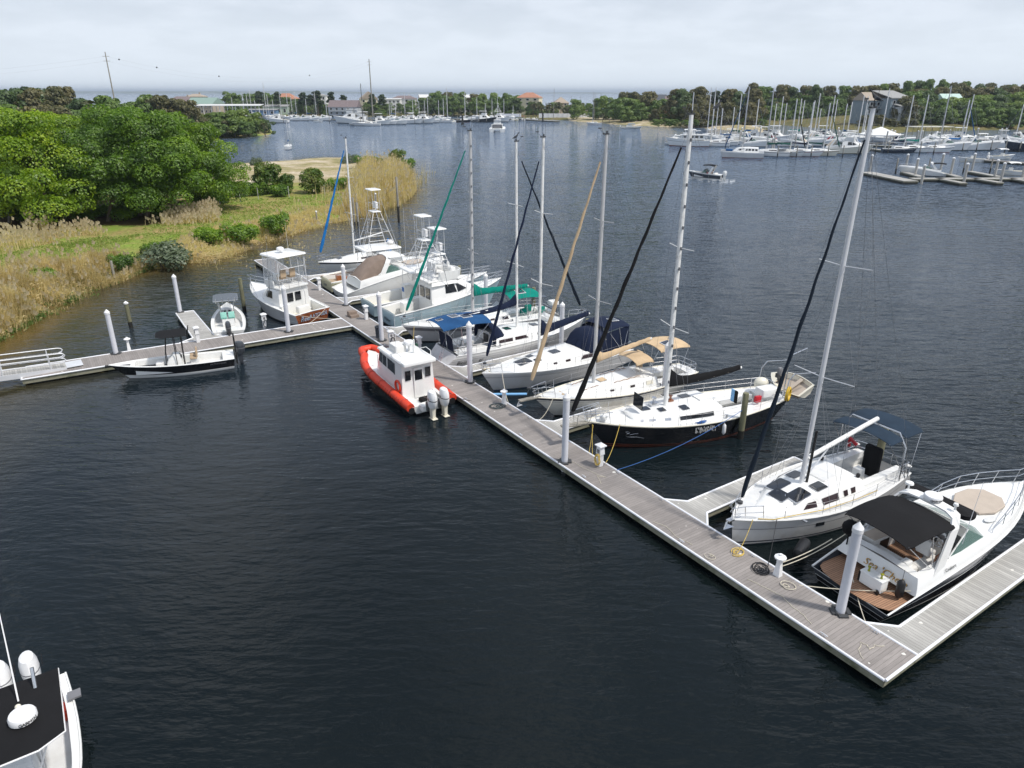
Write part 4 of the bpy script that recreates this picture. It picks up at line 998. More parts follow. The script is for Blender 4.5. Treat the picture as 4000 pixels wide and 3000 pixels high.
canopy(b1, 1.95, 3.0, 3.05, 3.36, 'cvslate', 'bimini', fx=1.3, fz=1.15, bows=2, crown=.18, ends=.05, legw=3.2)
MB().tube([(1.85, -1.62, 1.15), (1.85, -1.6, 2.9), (1.85, -1.2, 3.5), (1.85, 1.2, 3.5), (1.85, 1.6, 2.9), (1.85, 1.62, 1.15)], .04, 8).build('traveller_arch', 'steel', b1)
lifelines(b1, h1, 2.2, L - 2.0, 5, r=.014)
anchor(b1, L + .05, 1.42, 1.1); MB().box((L - .1, 0, 1.42), (.7, .2, .06)).build('bow_roller', 'steel', b1)
for x in (L - 2.6,): MB().box((x, 1.62, 1.34), (.1, .24, .04)).build('cleat', 'steel', b1)
for sd in (1, -1): MB().rbox((4.15, sd * .95, 1.86), (.16, .16, .18), .06).build('winch', 'black', b1); 
t1.win(b1, 0, 0, 0, 0) if False else None
for sd in (1,):
    MB().panel([h1.pt(.64, .52, sd)[:1] + (h1.pt(.64, .52, sd)[1] + .012,) + h1.pt(.64, .52, sd)[2:], h1.pt(.68, .52, sd)[:1] + (h1.pt(.68, .52, sd)[1] + .012,) + h1.pt(.68, .52, sd)[2:], h1.pt(.68, .68, sd)[:1] + (h1.pt(.68, .68, sd)[1] + .012,) + h1.pt(.68, .68, sd)[2:], h1.pt(.64, .68, sd)[:1] + (h1.pt(.64, .68, sd)[1] + .012,) + h1.pt(.64, .68, sd)[2:]], .012).build('hull_port', 'glass', b1)
MB().tube([(1.0, -1.2, 1.6), (1.15, -1.5, 1.9), (1.0, -1.6, 1.4)], .1, 8).build('life_ring', 'red', b1)
for sd in (1, -1): MB().ell((.75, sd * 1.35, 1.55), (.12, .18, .06)).build('stern_seat', 'gel', b1)
b1L = lambda p: L2W(loc, rz, p)
mline('yellow line running from the near sloop bow down to the dock', b1L((L - .7, .5, 1.45)), DK(7.2, 1.5, DZ), .2, 'ropeyellow')
mline('black line from the near sloop down to the dock pedestal', b1L((L - 1.6, 1.0, 1.4)), DK(5.9, 1.75, DZ), .1, 'ropeblack')
tag(MB().tube([b1L((x, y, z)) for x, y, z in ((L - .9, .6, 1.46), (L - 1.5, .95, 1.42), (L - 2.6, 1.2, 1.40), (L - 4, 1.52, 1.36), (L - 6, 1.70, 1.33), (L - 7.5, 1.75, 1.33))], .02, 5).build('power_cable', 'ropeyellow'), 'yellow shore power cable lying along the near sloop side deck', 'cable')

# 2. white sloop variants share one builder
def sloop(lb, stern, bow, B, fb, fm, fs, mats, bands, mx, mtop, furl, cover, coverh=.34, bimini=None, hood=None, trunk=None, wins=(), hatches=(), mastm='mastwhite', r=.085, furlr=.08, reverse=.5, tw=.62, pm=.42, well=(.6, 3.6), fborg=None, boom_=(2.9, 4.2, 3.1), droop=0.0, spread=(.36, .68), spw=1.15, boh=.9, soh=0.2, sole='gel', dm='gel', bowsprit=0, life=5, steps=False, deckq=1.05, furl_bottom=.06, rake=.1):
    loc, rz, L = place(*stern, *bow); L -= bowsprit
    t = thing('sailboat', lb, 'sailboat', loc, rz)
    hl = Hull(L, B, fb, fm, fs, xw=(soh, L - boh), xs=(reverse, L), tw=tw, twl=tw * .85, pm=pm, e=2.15, ew=1.75, wl=.88, fl=.8)
    hl.build(t, bands, mats, transom=0); hl.deck(t, dm, well=well, cwmax=.8, margin=.5, floor=.5, sole=sole, camber=.08); hl.rail(t, .035, 'gelcream' if bowsprit else 'gel', 'toe_rail')
    zd = fm; x0 = well[1] - .1; x1 = L * .86; w = B / 2 - .52
    st = trunk(L, w, zd) if trunk else [(x0, w, zd, x0 + .1, w - .12, zd + .52), (x0 + 1.2, w + .02, zd, x0 + 1.2, w - .1, zd + .54), (L * .58, w - .05, zd + .02, L * .58, w - .2, zd + .48), (L * .72, w * .72, zd + .06, L * .715, w * .62, zd + .36), (x1, w * .3, zd + .14, x1 - .15, w * .22, zd + .2)]
    tr = Trunk(st, .08, .12); tr.mesh().build('coachroof', 'gel', t, sharp=50)
    for a in wins: tr.win(t, *a)
    for hh in hatches:
        if len(hh) > 4: top_hatch(t, tr, hh[0], hh[1], hh[2], hh[3], hh[4], frame='steel')
        else: top_hatch(t, tr, *hh)
    MB().box((x0 + .55, 0, tr.ztop(x0 + .6) + .03), (.9, .72, .07)).build('sliding_hatch', 'gel', t); MB().box((x0 - .01, 0, zd + .22), (.05, .6, .6)).build('washboard', 'black', t)
    at = ship_mast(t, mx, tr.ztop(mx), mtop, r, mastm, spread, spw, hw=B / 2 - .12, zc=fm + .05, xf=L + bowsprit * .75 - .1, zf=fb + .3, xa=.55, za=fs + .1, furl=furl, furlr=furlr, steps=steps, furl_bottom=furl_bottom, rake=rake)
    if boom_:
        bz, bl, bz1 = boom_
        boom(t, mx - .12, bz, mx - bl, bz1, mastm, cover, h=coverh, droop=droop); MB().tube([(mx - bl, 0, bz1 + .08), at(.985)], .007, 4).build('topping_lift', 'wire', t)
    if life: lifelines(t, hl, well[0] + 1.3, L - 1.9, life)
    for y in (well[1] * 0 + .62, -.62): MB().box(((well[0] + well[1]) / 2, y, fm - .18), (well[1] - well[0] - .3, .36, .3)).build('cockpit_seat', 'gel', t)
    wheel(t, well[0] + .9, 0, 1.25)
    for sd in (1, -1): MB().lathe((x0 + .15, sd * (w + .25), fm + .05), [(.09, 0), (.07, .1), (.08, .16), (.02, .18)], 8).build('winch', 'steel', t)
    return t, hl, tr, at, L, loc, rz
# 3. black-hulled cutter
b3, h3, t3, at, L, loc, rz = sloop('large black-hulled sailing boat with black sail cover and a dinghy hung at the stern', (15.95, 15.3), (18.75, 1.2), 3.95, 1.75, 1.25, 1.35, ['hullblack', 'bottomred', 'hullblack', 'gelcream'],
    [(-1, 0, 1), (0, .05, 1), (.05, .09, 0), (.09, .12, 1), (.12, .95, 0), (.95, 1, 3)], 7.95, 17.0, 'cvblack', 'cvblack', .5, reverse=.1, soh=.9, tw=.55, pm=.46, well=(1.3, 5.0), boom_=(3.05, 5.0, 3.35), boh=1.3, bowsprit=1.4, life=7, r=.115, furlr=.1, steps=True,
    spread=(.30, .58), spw=1.3, droop=.12, furl_bottom=.02, rake=.0,
    trunk=lambda L, w, zd: [(4.9, w, zd, 5.05, w - .16, zd + .55), (6.0, w + .05, zd, 6.0, w - .14, zd + .55), (8.0, w - .1, zd + .04, 8.0, w - .3, zd + .5), (9.8, w * .72, zd + .14, 9.7, w * .55, zd + .5), (10.6, w * .5, zd + .2, 10.35, w * .36, zd + .42)],
    wins=((.7, 1.9, .3, .72, 'glass', 'window', 0, 0), (2.2, 2.4, .4, .68, 'steel', 'portlight'), (2.7, 2.9, .4, .68, 'steel', 'portlight'), (3.2, 3.4, .4, .68, 'steel', 'portlight')),
    hatches=((7.2, .7, .45, .5), (9.3, 0, .5, .45), (8.5, .45, .4, .4), (6.3, -.6, .6, .5)), dm='gel')
MB().panel([(9.75, -.45, 1.98), (9.75, .45, 1.98), (9.72, .45, 2.75), (9.72, -.45, 2.75)], .04).build('raised_hatch', 'glass', b3, label='hatch standing open')
MB().box((8.6, -.2, 1.9), (.5, .35, .25)).lathe((8.6, -.2, 2.0), [(.08, 0), (.08, .2), (.14, .28), (.14, .34), (.02, .36)], 8).build('dorade_vent', 'steel', b3)
MB().box((7.4, -.35, 1.85), (.3, .25, .18)).lathe((7.4, -.35, 1.9), [(.07, 0), (.07, .2), (.13, .3), (.02, .34)], 8).build('dorade_vent', 'varnish', b3)
k = MB(); zb = 1.72
k.box((L + .45, 0, zb - .06), (1.9, .36, .08)); k.build('bowsprit', 'pilewoodgrey', b3)
k = MB()
for sd in (1, -1):
    k.tube([(L - 1.2, sd * .75, 2.35), (L + .4, sd * .34, 2.35), (L + 1.25, sd * .22, 2.35), (L + 1.35, 0, 2.35)], .017, 6)
    for x in (L - .8, L - .1, L + .6, L + 1.2): k.tube([(x, sd * (.28 if x > L else .55), 2.35), (x, sd * .18, zb)], .015, 5)
k.build('bow_rail', 'steel', b3)
MB().lathe((L - .9, .3, 1.78), [(.2, 0), (.2, .25), (.12, .32), (.02, .34)], 12).build('windlass', 'gel', b3)
# emblem: two loops and a swash
def Q3(t_, q): p = h3.pt(t_, q, 1); return (p[0], p[1] + .015, p[2])
for s_ in (1,):
    pts = []
    for i in range(40):
        u = i / 39
        if u < .55: a = u / .55 * 2.2 * 2 * pi; xx, zz = .13 + .12 * cos(a) * (1 - u * .4), .22 + .09 * sin(a) * (1 - u * .5)
        else: w_ = (u - .55) / .45; xx, zz = .2 - .55 * w_ + .28 * (1 - w_) * w_ * 2, .15 - .3 * w_
        pts.append((xx, zz))
    pts2 = [(.05, .20), (.28, .02), (.36, -.08), (.30, -.15), (.1, -.15), (-.2, -.12), (-.6, -.22)]
    pts3 = [(.12, .02), (.0, .07), (-.25, .16), (-.4, .18)]
    k = MB()
    for pp in (pts[:22], pts2, pts3): k.tube([Q3((L - 1.85 + x - .1) / L, .56 + z * .55) for x, z in pp], .011, 4)
    k.build('emblem', 'steel', b3)
k = MB()
for i in range(70):
    t_ = R.gauss(.505, .035); q = R.uniform(.60, .86)
    if abs(t_ - .505) < .09: k.box(Q3(t_, q), (R.uniform(.02, .06), .012, R.uniform(.05, .16)))
tag(k.build('scuff', 'scratch', b3), None, None); b3.children[-1]['label'] = 'pale scuff marks on the black hull'
fender(b3, 5.35, 1.99, .75)
def dinghy(par_loc, rz_, lb, Ld=2.7, Bd=1.35, m_='gel', inner='gelcream', tiltx=0.0, z=0.0, name='dinghy', motor=None):
    t = thing(name, lb, 'dinghy', (par_loc[0], par_loc[1], par_loc[2] + z), rz_)
    hl = Hull(Ld, Bd, .42, .36, .34, xw=(.1, Ld * .85), tw=.8, twl=.7, pm=.45, e=2.2, wl=.7, draft=.12)
    hl.build(t, [(-1, 0, 0), (0, .85, 0), (.85, 1, 1)], [m_, 'gel'], n=10); hl.deck(t, m_, well=(.15, Ld * .72), cwmax=Bd / 2 - .06, margin=.06, floor=.08, wellmat=inner, sole=inner, camber=.01, n=8)
    MB().box((Ld * .35, 0, .28), (.25, Bd * .86, .04)).build('thwart', inner, t)
    if tiltx: t.rotation_euler.x = tiltx
    return t, hl
dl = L2W(loc, rz, (-1.0, 1.45, 1.55))
dinghy(dl, rz - pi / 2, 'small grey dinghy tilted in the davits behind the black hull', 3.0, 1.5, 'gelcream', 'padtan', tiltx=-.5)
for y in (1.15, -1.15): MB().tube([(.5, y, 1.35), (.35, y, 2.55), (.0, y, 2.9), (-1.6, y, 2.75)], .035, 6).build('davit', 'steel', b3)
k = MB(); k.tube([(.4, .9, 1.4), (.3, .9, 4.2)], .04, 6); k.tube([(.3, .9, 4.0), (-.9, .9, 4.3)], .035, 6); k.tube([(-.9, .9, 4.3), (-.9, .9, 3.0)], .01, 4); k.build('crane_pole', 'steel', b3)
ob = outboard(None, 0, 0, 0, 'stripegrey', 'darkgrey', .6); ob.location = L2W(loc, rz, (-.05, -.3, 2.35)); ob.rotation_euler.z = rz; tag(ob, 'small grey outboard clamped to the stern rail of the black sailing boat', 'outboard')
MB().rbox((1.3, .55, 1.85), (1.2, .75, .45), .08).build('locker', 'gel', b3)
tag(MB().ell((0, 0, .3), (.45, .34, .36)).build('buoy', 'gelcream', None, L2W(loc, rz, (.9, -.45, 1.6))), 'big pale fender ball on the stern deck of the black boat', 'buoy')
tag(MB().rbox((0, 0, .2), (.42, .22, .36), .05).build('jerry_can', 'red', None, L2W(loc, rz, (2.25, .9, 1.42)), rz), 'red fuel can on the black boat side deck', 'can')
pts = [Vector((.36 * cos(2 * pi * i / 18), 0, .36 * sin(2 * pi * i / 18))) for i in range(18)]
tag(MB().tube(pts, .1, 7, closed=True).build('horseshoe_buoy', 'yellow', None, L2W(loc, rz, (.35, 1.25, 1.75)), rz + .6), 'yellow horseshoe buoy on the stern rail of the black boat', 'life ring')
for y, m_, lb in ((0, 'lightblue', 'light blue towel'), (.28, 'cvblack', 'black cloth')):
    k = MB(); k.loft([[(x, w_, z) for x, w_ in ((0, -.16), (.04, 0), (0, .16), (-.04, 0))] for z in (0, .35, .75)], smooth=True)
    tag(k.build('towel', m_, None, L2W(loc, rz, (3.4, .1 + y, 1.35)), rz), lb + ' hung in the cockpit of the black boat', 'towel')
tag(MB().tube([L2W(loc, rz, (6.6 + .25 * cos(i * 1.1) + i * .01, 1.78 + .1 * sin(i * 1.7), 1.35 + .04 * sin(i))) for i in range(30)], .02, 5).build('coiled_rope', 'bluerope'), 'heap of bright blue rope on the black boat rail', 'rope')
mline('long blue line from the dock to the wooden pile beside the black hull', DK(15.1, 1.9, DZ + .05), DK(14.75, 10.65, 1.75), .35, 'bluerope', .016)
for y, aa, q_ in ((.4, 17.0, 'right'), (.5, 17.3, 'left')): mline(q_ + ' one of two tan bow lines of the black boat by the finger dock', L2W(loc, rz, (L - .2, y, 1.7)), DK(aa, 1.9, DZ), .15, 'ropeyellow', .012)
mline('tan line from the black boat bow to the pedestal', L2W(loc, rz, (L - 1.6, .9, 1.7)), DK(15.75, 1.7, DZ + .2), .3, 'ropeyellow', .014)

# 4. white sloop with navy sheer stripe, tan canvas
b4, h4, t4, at, L, loc, rz = sloop('white sloop with navy stripe under the rail and tan sail cover and bimini', (22.1, 14.2), (23.1, 1.7), 3.6, 1.52, 1.12, 1.15, ['hulldirty', 'bottomblack', 'stripenavy', 'stripegrey'],
    [(-1, 0, 1), (0, .04, 1), (.04, .78, 0), (.78, .80, 3), (.80, .87, 0), (.87, .985, 2), (.985, 1, 0)], 12.54 - 4.95, 15.9, 'cvtan', 'cvtan', .36, mastm='mastgrey', r=.1, furlr=.10, reverse=-.1, soh=1.1, tw=.5, boom_=(3.0, 4.3, 3.75), bowsprit=.7, boh=1.5, life=6,
    wins=((.35, .8, .3, .75, 'gelcream', 'window'), (1.3, 1.45, .4, .65, 'smoked', 'portlight'), (2.0, 2.15, .4, .65, 'smoked', 'portlight')),
    hatches=((10.35 - .2, 0, .62, .62, 'cvtan'), (7.0, 0, .5, .5, 'cvtan')))
t4.st; h4.z(9)
MB().box((L + .25, 0, 1.5), (1.4, .3, .07)).build('bowsprit', 'pilewoodgrey', b4)
canopy(b4, 1.0, 3.3, 2.3, 3.3, 'cvtan', 'bimini', fx=2.1, fz=1.2, bows=3, crown=.16, ends=.12, solar=[(.62, .35, .14, .22), (.25, -.1, .08, .12)], legw=2.6, taper=.95)
canopy(b4, 3.75, 5.1, 2.1, 2.75, 'cvtan', 'sun_awning', fx=4.3, fz=1.3, bows=2, crown=.2, ends=.12, legw=2.1)
k = MB(); k.loft([[(3.6 + x, y, z) for x, y in ((-.05, -.9), (.05, -.9), (.1, -.4), (-.1, -.4))] for z in (1.2, 2.0, 2.75)], smooth=True); k.build('side_curtain', 'cvtan', b4)
grabrail(b4, t4, 4.6, 6.6, .75); grabrail(b4, t4, 7.6, 8.8, .55)
anchor(b4, L + .8, 1.45, .9, 'mastgrey')
mline('white bow line of the white sloop with tan covers', L2W(loc, rz, (L - .9, .7, 1.5)), DK(22.3, 1.8, DZ), .5, 'rope', .02)

# 5. white sloop, navy dodger and boom bag
b5, h5, t5, at, L, loc, rz = sloop('white sloop with diamond deck hatch and navy cockpit tent', (28.4, 14.4), (28.15, 2.0), 3.75, 1.45, 1.15, 1.05, ['hullgrey', 'bottomblue', 'stripegrey', 'gel'],
    [(-1, 0, 1), (0, .06, 1), (.06, .72, 0), (.72, .735, 2), (.735, .76, 0), (.76, .775, 2), (.775, .9, 0), (.9, 1, 3)], 12.4 - 4.5, 15.5, 'cvnavy', 'cvnavy', .55, reverse=.5, soh=-.1, tw=.72, boom_=(3.2, 4.3, 3.9), boh=.9,
    wins=((.15, .55, .25, .75, 'smoked'), (.65, 1.25, .25, .75, 'smoked', 'window', 0, -.1), (1.6, 1.75, .4, .68, 'smoked', 'portlight'), (2.05, 2.2, .4, .68, 'smoked', 'portlight')), hatches=((9.2, 0, .95, .85), (8.35, .45, .42, .42), (8.35, -.45, .42, .42), (6.6, 0, .65, .62)))
canopy(b5, .9, 3.0, 2.7, 3.0, 'cvnavy', 'bimini', fx=1.6, fz=1.1, bows=3, crown=.2, solar=[(.35, .2, .16, .24)], legw=2.9)
dodger(b5, 3.1, 5.1, 2.7, 1.12, 1.65, 'cvnavy', 'cvnavy')
for sd in (1, -1): MB().panel([(1.0, sd * 1.33, 1.15), (3.1, sd * 1.35, 1.15), (3.1, sd * 1.3, 2.7), (1.0, sd * 1.3, 2.9)], .02).build('side_curtain', 'cvnavy', b5)
mline('white bow line of the sloop with the diamond hatch', L2W(loc, rz, (L - 1.0, .8, 1.45)), DK(24.6, 1.85, DZ), .5, 'rope', .02)
tag(MB().tube([L2W(loc, rz, (L + .1, 1.0, .35)), L2W(loc, rz, (L - 2.0, 2.1, .25))], .09, 8).build('kayak_paddle_float', 'lightblue'), 'bright blue foam tube floating beside the white bow', 'float')
tag(MB().tube([L2W(loc, rz, (x, y, z)) for x, y, z in ((L - .5, .1, 1.5), (L - 1, -1.6, 1.0), (L - 2.4, -1.9, .7), (L - 3.4, -1.9, .9), (L - 5.0, -1.95, .75))], .02, 5).build('power_cable', 'ropeyellow'), 'yellow cable looped along the finger dock by the navy boats', 'cable')

# 6. sloop moored stern-to, blue bimini with solar panels
b6, h6, t6, at, L, loc, rz = sloop('white sloop moored stern first with blue solar-panelled bimini', (34.2, 1.75), (33.9, 15.0), 4.0, 1.5, 1.2, 1.1, ['hullgrey', 'stripenavy', 'stripegrey', 'gel'],
    [(-1, 0, 1), (0, .07, 1), (.07, .60, 0), (.60, .615, 2), (.615, .76, 0), (.76, .775, 2), (.775, 1, 3)], 6.9, 14.9, 'cvink', 'cvnavy', .42, reverse=.95, soh=-.25, tw=.8, boom_=(3.6, 4.6, 3.35), boh=.9, well=(1.15, 4.3), droop=.12, furlr=.09,
    wins=((.2, 1.1, .28, .75, 'smoked'), (1.2, 1.7, .3, .72, 'smoked', 'window', 0, -.1), (2.1, 2.25, .4, .68, 'smoked', 'portlight'), (2.5, 2.65, .4, .68, 'smoked', 'portlight')), hatches=((6.0, .0, .5, .6), (8.4, 0, .6, .6)))
canopy(b6, .1, 3.9, 2.9, 3.2, 'cvblue', 'bimini', fx=1.6, fz=1.1, bows=4, crown=.25, ends=.16, solar=[(.62, -.15, .10, .26), (.42, .12, .09, .26), (.12, .1, .06, .14)], legw=3.1, rows=12)
dodger(b6, 4.0, 5.4, 2.7, 1.2, 1.35, 'cvnavy')
k = MB()
for y in (-.55, .55): k.panel([(1.0, y - .45, 1.2), (1.0, y + .45, 1.2), (.9, y + .45, 2.3), (.9, y - .45, 2.3)], .03)
k.build('stern_curtain', 'cvnavy', b6)
k = MB(); k.tube([(.15, -.5, .3), (.55, -.5, 1.5)], .02, 5); k.tube([(.15, -.2, .3), (.55, -.2, 1.5)], .02, 5)
for i in range(4): k.tube([(.22 + .1 * i, -.5, .5 + .28 * i), (.22 + .1 * i, -.2, .5 + .28 * i)], .018, 5)
k.build('boarding_ladder', 'steel', b6)
def hull_letter(txt, size, m_, par, hl, x, q, side, shear=0.0, off=.05):
    t_ = hl.t_of(x); p, p2, pu = Vector(hl.pt(t_, q, side)), Vector(hl.pt(t_ + .02, q, side)), Vector(hl.pt(t_, min(1, q + .1), side)); d = (p2 - p) * (-side)
    return lettering(txt, size, m_, par, p + Vector((0, side * off, 0)), d, pu - p, shear)
hull_letter('Bless By', .36, 'stripeblack', b6, h6, 2.1, .50, -1, .35); hull_letter('er', .36, 'stripeblack', b6, h6, 3.3, .50, -1, .35)
td, _ = dinghy(L2W(loc, rz, (10.6, -.55, 1.55)), rz + pi / 2 + .1, 'white tender lying upside down on the foredeck of the blue-canopied sloop', 2.6, 1.35, 'gel', 'gel'); td.rotation_euler.x = pi; td.location.z += .42
# 7. grey-topped sloop with green canvas
b7, h7, t7, at, L, loc, rz = sloop('white sloop with grey deck panels, green sail cover and green bimini', (37.9, 15.0), (39.95, 2.0), 4.0, 1.55, 1.2, 1.15, ['hullgrey', 'bottomblack', 'stripegrey', 'gel'],
    [(-1, 0, 1), (0, .05, 1), (.05, .70, 0), (.70, .88, 2), (.88, 1, 3)], 13.16 - 5.85, 15.4, 'cvgreen', 'cvgreen', .5, mastm='mastgrey', r=.11, furlr=.095, reverse=.3, soh=.3, tw=.68, well=(.7, 4.6), boom_=(3.25, 4.9, 3.45), steps=True, life=6, boh=1.2,
    trunk=lambda L, w, zd: [(4.5, w, zd, 4.75, w - .16, zd + .55), (5.6, w + .1, zd, 5.5, w - .14, zd + .56), (7.2, w, zd + .02, 7.2, w - .2, zd + .44), (9.2, w * .8, zd + .08, 9.1, w * .66, zd + .34), (11.0, w * .3, zd + .18, 10.8, w * .2, zd + .24)],
    wins=((.25, .8, .3, .72, 'smoked'), (1.3, 1.5, .4, .68, 'smoked', 'portlight')), hatches=((6.4, .0, .9, 1.0, 'nonskid'), (8.2, 0, 1.0, .9, 'nonskid'), (10.0, 0, .55, .5)))
canopy(b7, 1.9, 4.6, 2.9, 3.0, 'cvgreen', 'bimini', fx=3.1, fz=1.2, bows=3, crown=.26, ends=.16, solar=[(.55, .25, .12, .42)], legw=3.0)
MB().tube([(5.5, -1.5, 1.3), (4.6, -1.5, 2.0), (4.6, 1.5, 2.0), (5.5, 1.5, 1.3)], .03, 6).build('windscreen_frame', 'steel', b7)
MB().panel([(5.5, -1.4, 1.3), (5.5, 1.4, 1.3), (4.65, 1.4, 1.98), (4.65, -1.4, 1.98)], .01).build('windscreen', 'clear', b7)
for x, y in ((1.4, .4), (2.2, -.5), (3.0, .3)): MB().rbox((x, y, 1.45), (.6, .3, .5), .1).build('cushion', 'cvgreen', b7)
for y in (1.7, -1.5): MB().box((.7, y, 1.95), (1.3, .7, .04)).tube([(.7, y, 1.15), (.7, y, 1.95)], .03, 6).build('solar_panel', 'solar', b7)
MB().rbox((.3, .4, 1.9), (.7, .8, .35), .1).build('life_raft', 'gel', b7)
mline('yellowish bow lines of the sloop with green canvas', L2W(loc, rz, (L - .8, .6, 1.5)), DK(38.2, 1.9, DZ), .4, 'ropeyellow', .016)

# 12. small sailing boat with blue furled sail
b12, h12, t12, at, L, loc, rz = sloop('white sailboat with bright blue furled jib behind the tower boats', (66.2, 14.2), (65.4, 4.4), 3.1, 1.35, 1.05, 1.0, ['gel', 'bottomblack', 'stripenavy', 'stripered'],
    [(-1, 0, 1), (0, .05, 1), (.05, .84, 0), (.84, .95, 2), (.95, 1, 0)], 5.6, 13.6, 'cvbright', None, reverse=.2, soh=.5, tw=.6, boom_=(3.1, 3.6, 3.6), boh=1.0, wins=((.4, 1.6, .35, .7, 'smoked'),), hatches=((7.4, 0, .5, .5),), life=4, furlr=.12)
MB().loft([[(1.4 + x, y, z) for x, y in ((-s_, -s_), (s_, -s_), (s_, s_), (-s_, s_))] for z, s_ in ((1.2, .35), (1.9, .25), (2.9, .04))], smooth=False).build('furled_cover', 'cvbright', b12)
# ------------------------------------------------------------ motor boats
def bow_rail(par, hl, x0, h=.6, n=5, ex=.15, m_='steel', r=.018, mid=True, rise=.0):
    L = hl.xs1; k = MB(); T = []
    xs = [x0 + (L - .35 - x0) * i / (n - 1) for i in range(n)]
    def side(sd, hh): return [(x, sd * max(.12, hl.hw(x) - .1), hl.z(x) + hh * min(1, .35 + (x - x0) / (L - x0) * 2.2) + rise * (x - x0) / (L - x0)) for x in xs]
    for f in ((1, .5) if mid else (1,)):
        a = side(1, h * f); b_ = side(-1, h * f); k.tube(a + [(L + ex, .12, hl.z(L) + h * f + rise), (L + ex, -.12, hl.z(L) + h * f + rise)] + b_[::-1], r * (1 if f == 1 else .75), 6)
    for sd in (1, -1):
        for i, x in enumerate(xs):
            top = side(sd, h)[i]; k.tube([top, (x - .12, sd * max(.1, hl.hw(x - .12) - .06), hl.z(x - .12))], r * .85, 5)
    return k.build('bow_rail', m_, par)
def windshield(par, x0, x1, xt, z0, zt, w, wt=None, frame='gel', glass='greenglass', xa=None, posts=True):
    """raked front glass from (x1,z0) up to (xt,zt), sides running aft to x0"""
    wt = wt or w * .8; a = [(x1, -w * .55, z0), (x1, w * .55, z0), (xt, wt * .5, zt), (xt, -wt * .5, zt)]
    o = MB().panel(a, .012).build('windscreen', glass, par)
    k = MB()
    for sd in (1, -1):
        P = [(x1, sd * w * .55, z0), (x1 - .5, sd * w, z0), (x0, sd * w, z0 - .05), (xt - .1, sd * wt * .98, zt), (xt, sd * wt * .5, zt)]
        q = MB().panel(P if sd > 0 else P[::-1], .012); q.build('side_glass', glass, par)
        k.tube([P[2], P[3], P[4]], .028, 5); k.tube([P[0], P[4]], .022, 5); k.tube([P[2], P[1], P[0]], .02, 5)
    k.tube([(xt, -wt * .5, zt), (xt, wt * .5, zt)], .028, 5); k.tube([(x1, -w * .55, z0), (x1, w * .55, z0)], .02, 5); k.tube([(x1, 0, z0), (xt, 0, zt)], .016, 5)
    k.build('windscreen_frame', frame, par); return o
def arch(par, x0, z0, w0, x1, z1, w1, cl=.42, cu=.45, th=.07, m_='gel', name='radar_arch'):
    """swept composite arch: foot chord cl at x0, top chord cu at x1"""
    rings = []; prof = [(-1, 0.0), (-.985, .35), (-.95, .75), (-.84, .95), (-.6, 1.0), (0, 1.03), (.6, 1.0), (.84, .95), (.95, .75), (.985, .35), (1, 0)]
    pts = []
    for g, f in prof:
        ff = min(1, f); x = x0 + (x1 - x0) * ff; w = w0 + (w1 - w0) * ff; c = cl + (cu - cl) * ff
        p = Vector((x, g * w if abs(g) > .8 else g * w1, z0 + (z1 - z0) * f)); pts.append((p, c))
    for i, (p, c) in enumerate(pts):
        a = pts[max(0, i - 1)][0]; b_ = pts[min(len(pts) - 1, i + 1)][0]; t = (b_ - a); t.x = 0; t.normalize(); nrm = Vector((0, -t.z, t.y))
        rings.append([p + Vector((-c / 2, 0, 0)) - nrm * th / 2, p + Vector((c / 2, 0, 0)) - nrm * th / 2, p + Vector((c / 2, 0, 0)) + nrm * th / 2, p + Vector((-c / 2, 0, 0)) + nrm * th / 2])
    return MB().loft(rings, smooth=False).build(name, m_, par)
def outriggers(par, x, z, w, h, lean=.25, aft=.3, m_='steel', n=2):
    for sd in (1, -1):
        k = MB(); k.tube([(x, sd * w, z), (x - aft * h, sd * (w + lean * h), z + h)], [.03, .012], 5)
        for f in (.35, .6): p = Vector((x, sd * w, z)).lerp(Vector((x - aft * h, sd * (w + lean * h), z + h)), f); k.box(tuple(p), (.5, .025, .025), rz=.5); k.box(tuple(p), (.5, .025, .025), rz=-.9)
        k.build('outrigger', m_, par)
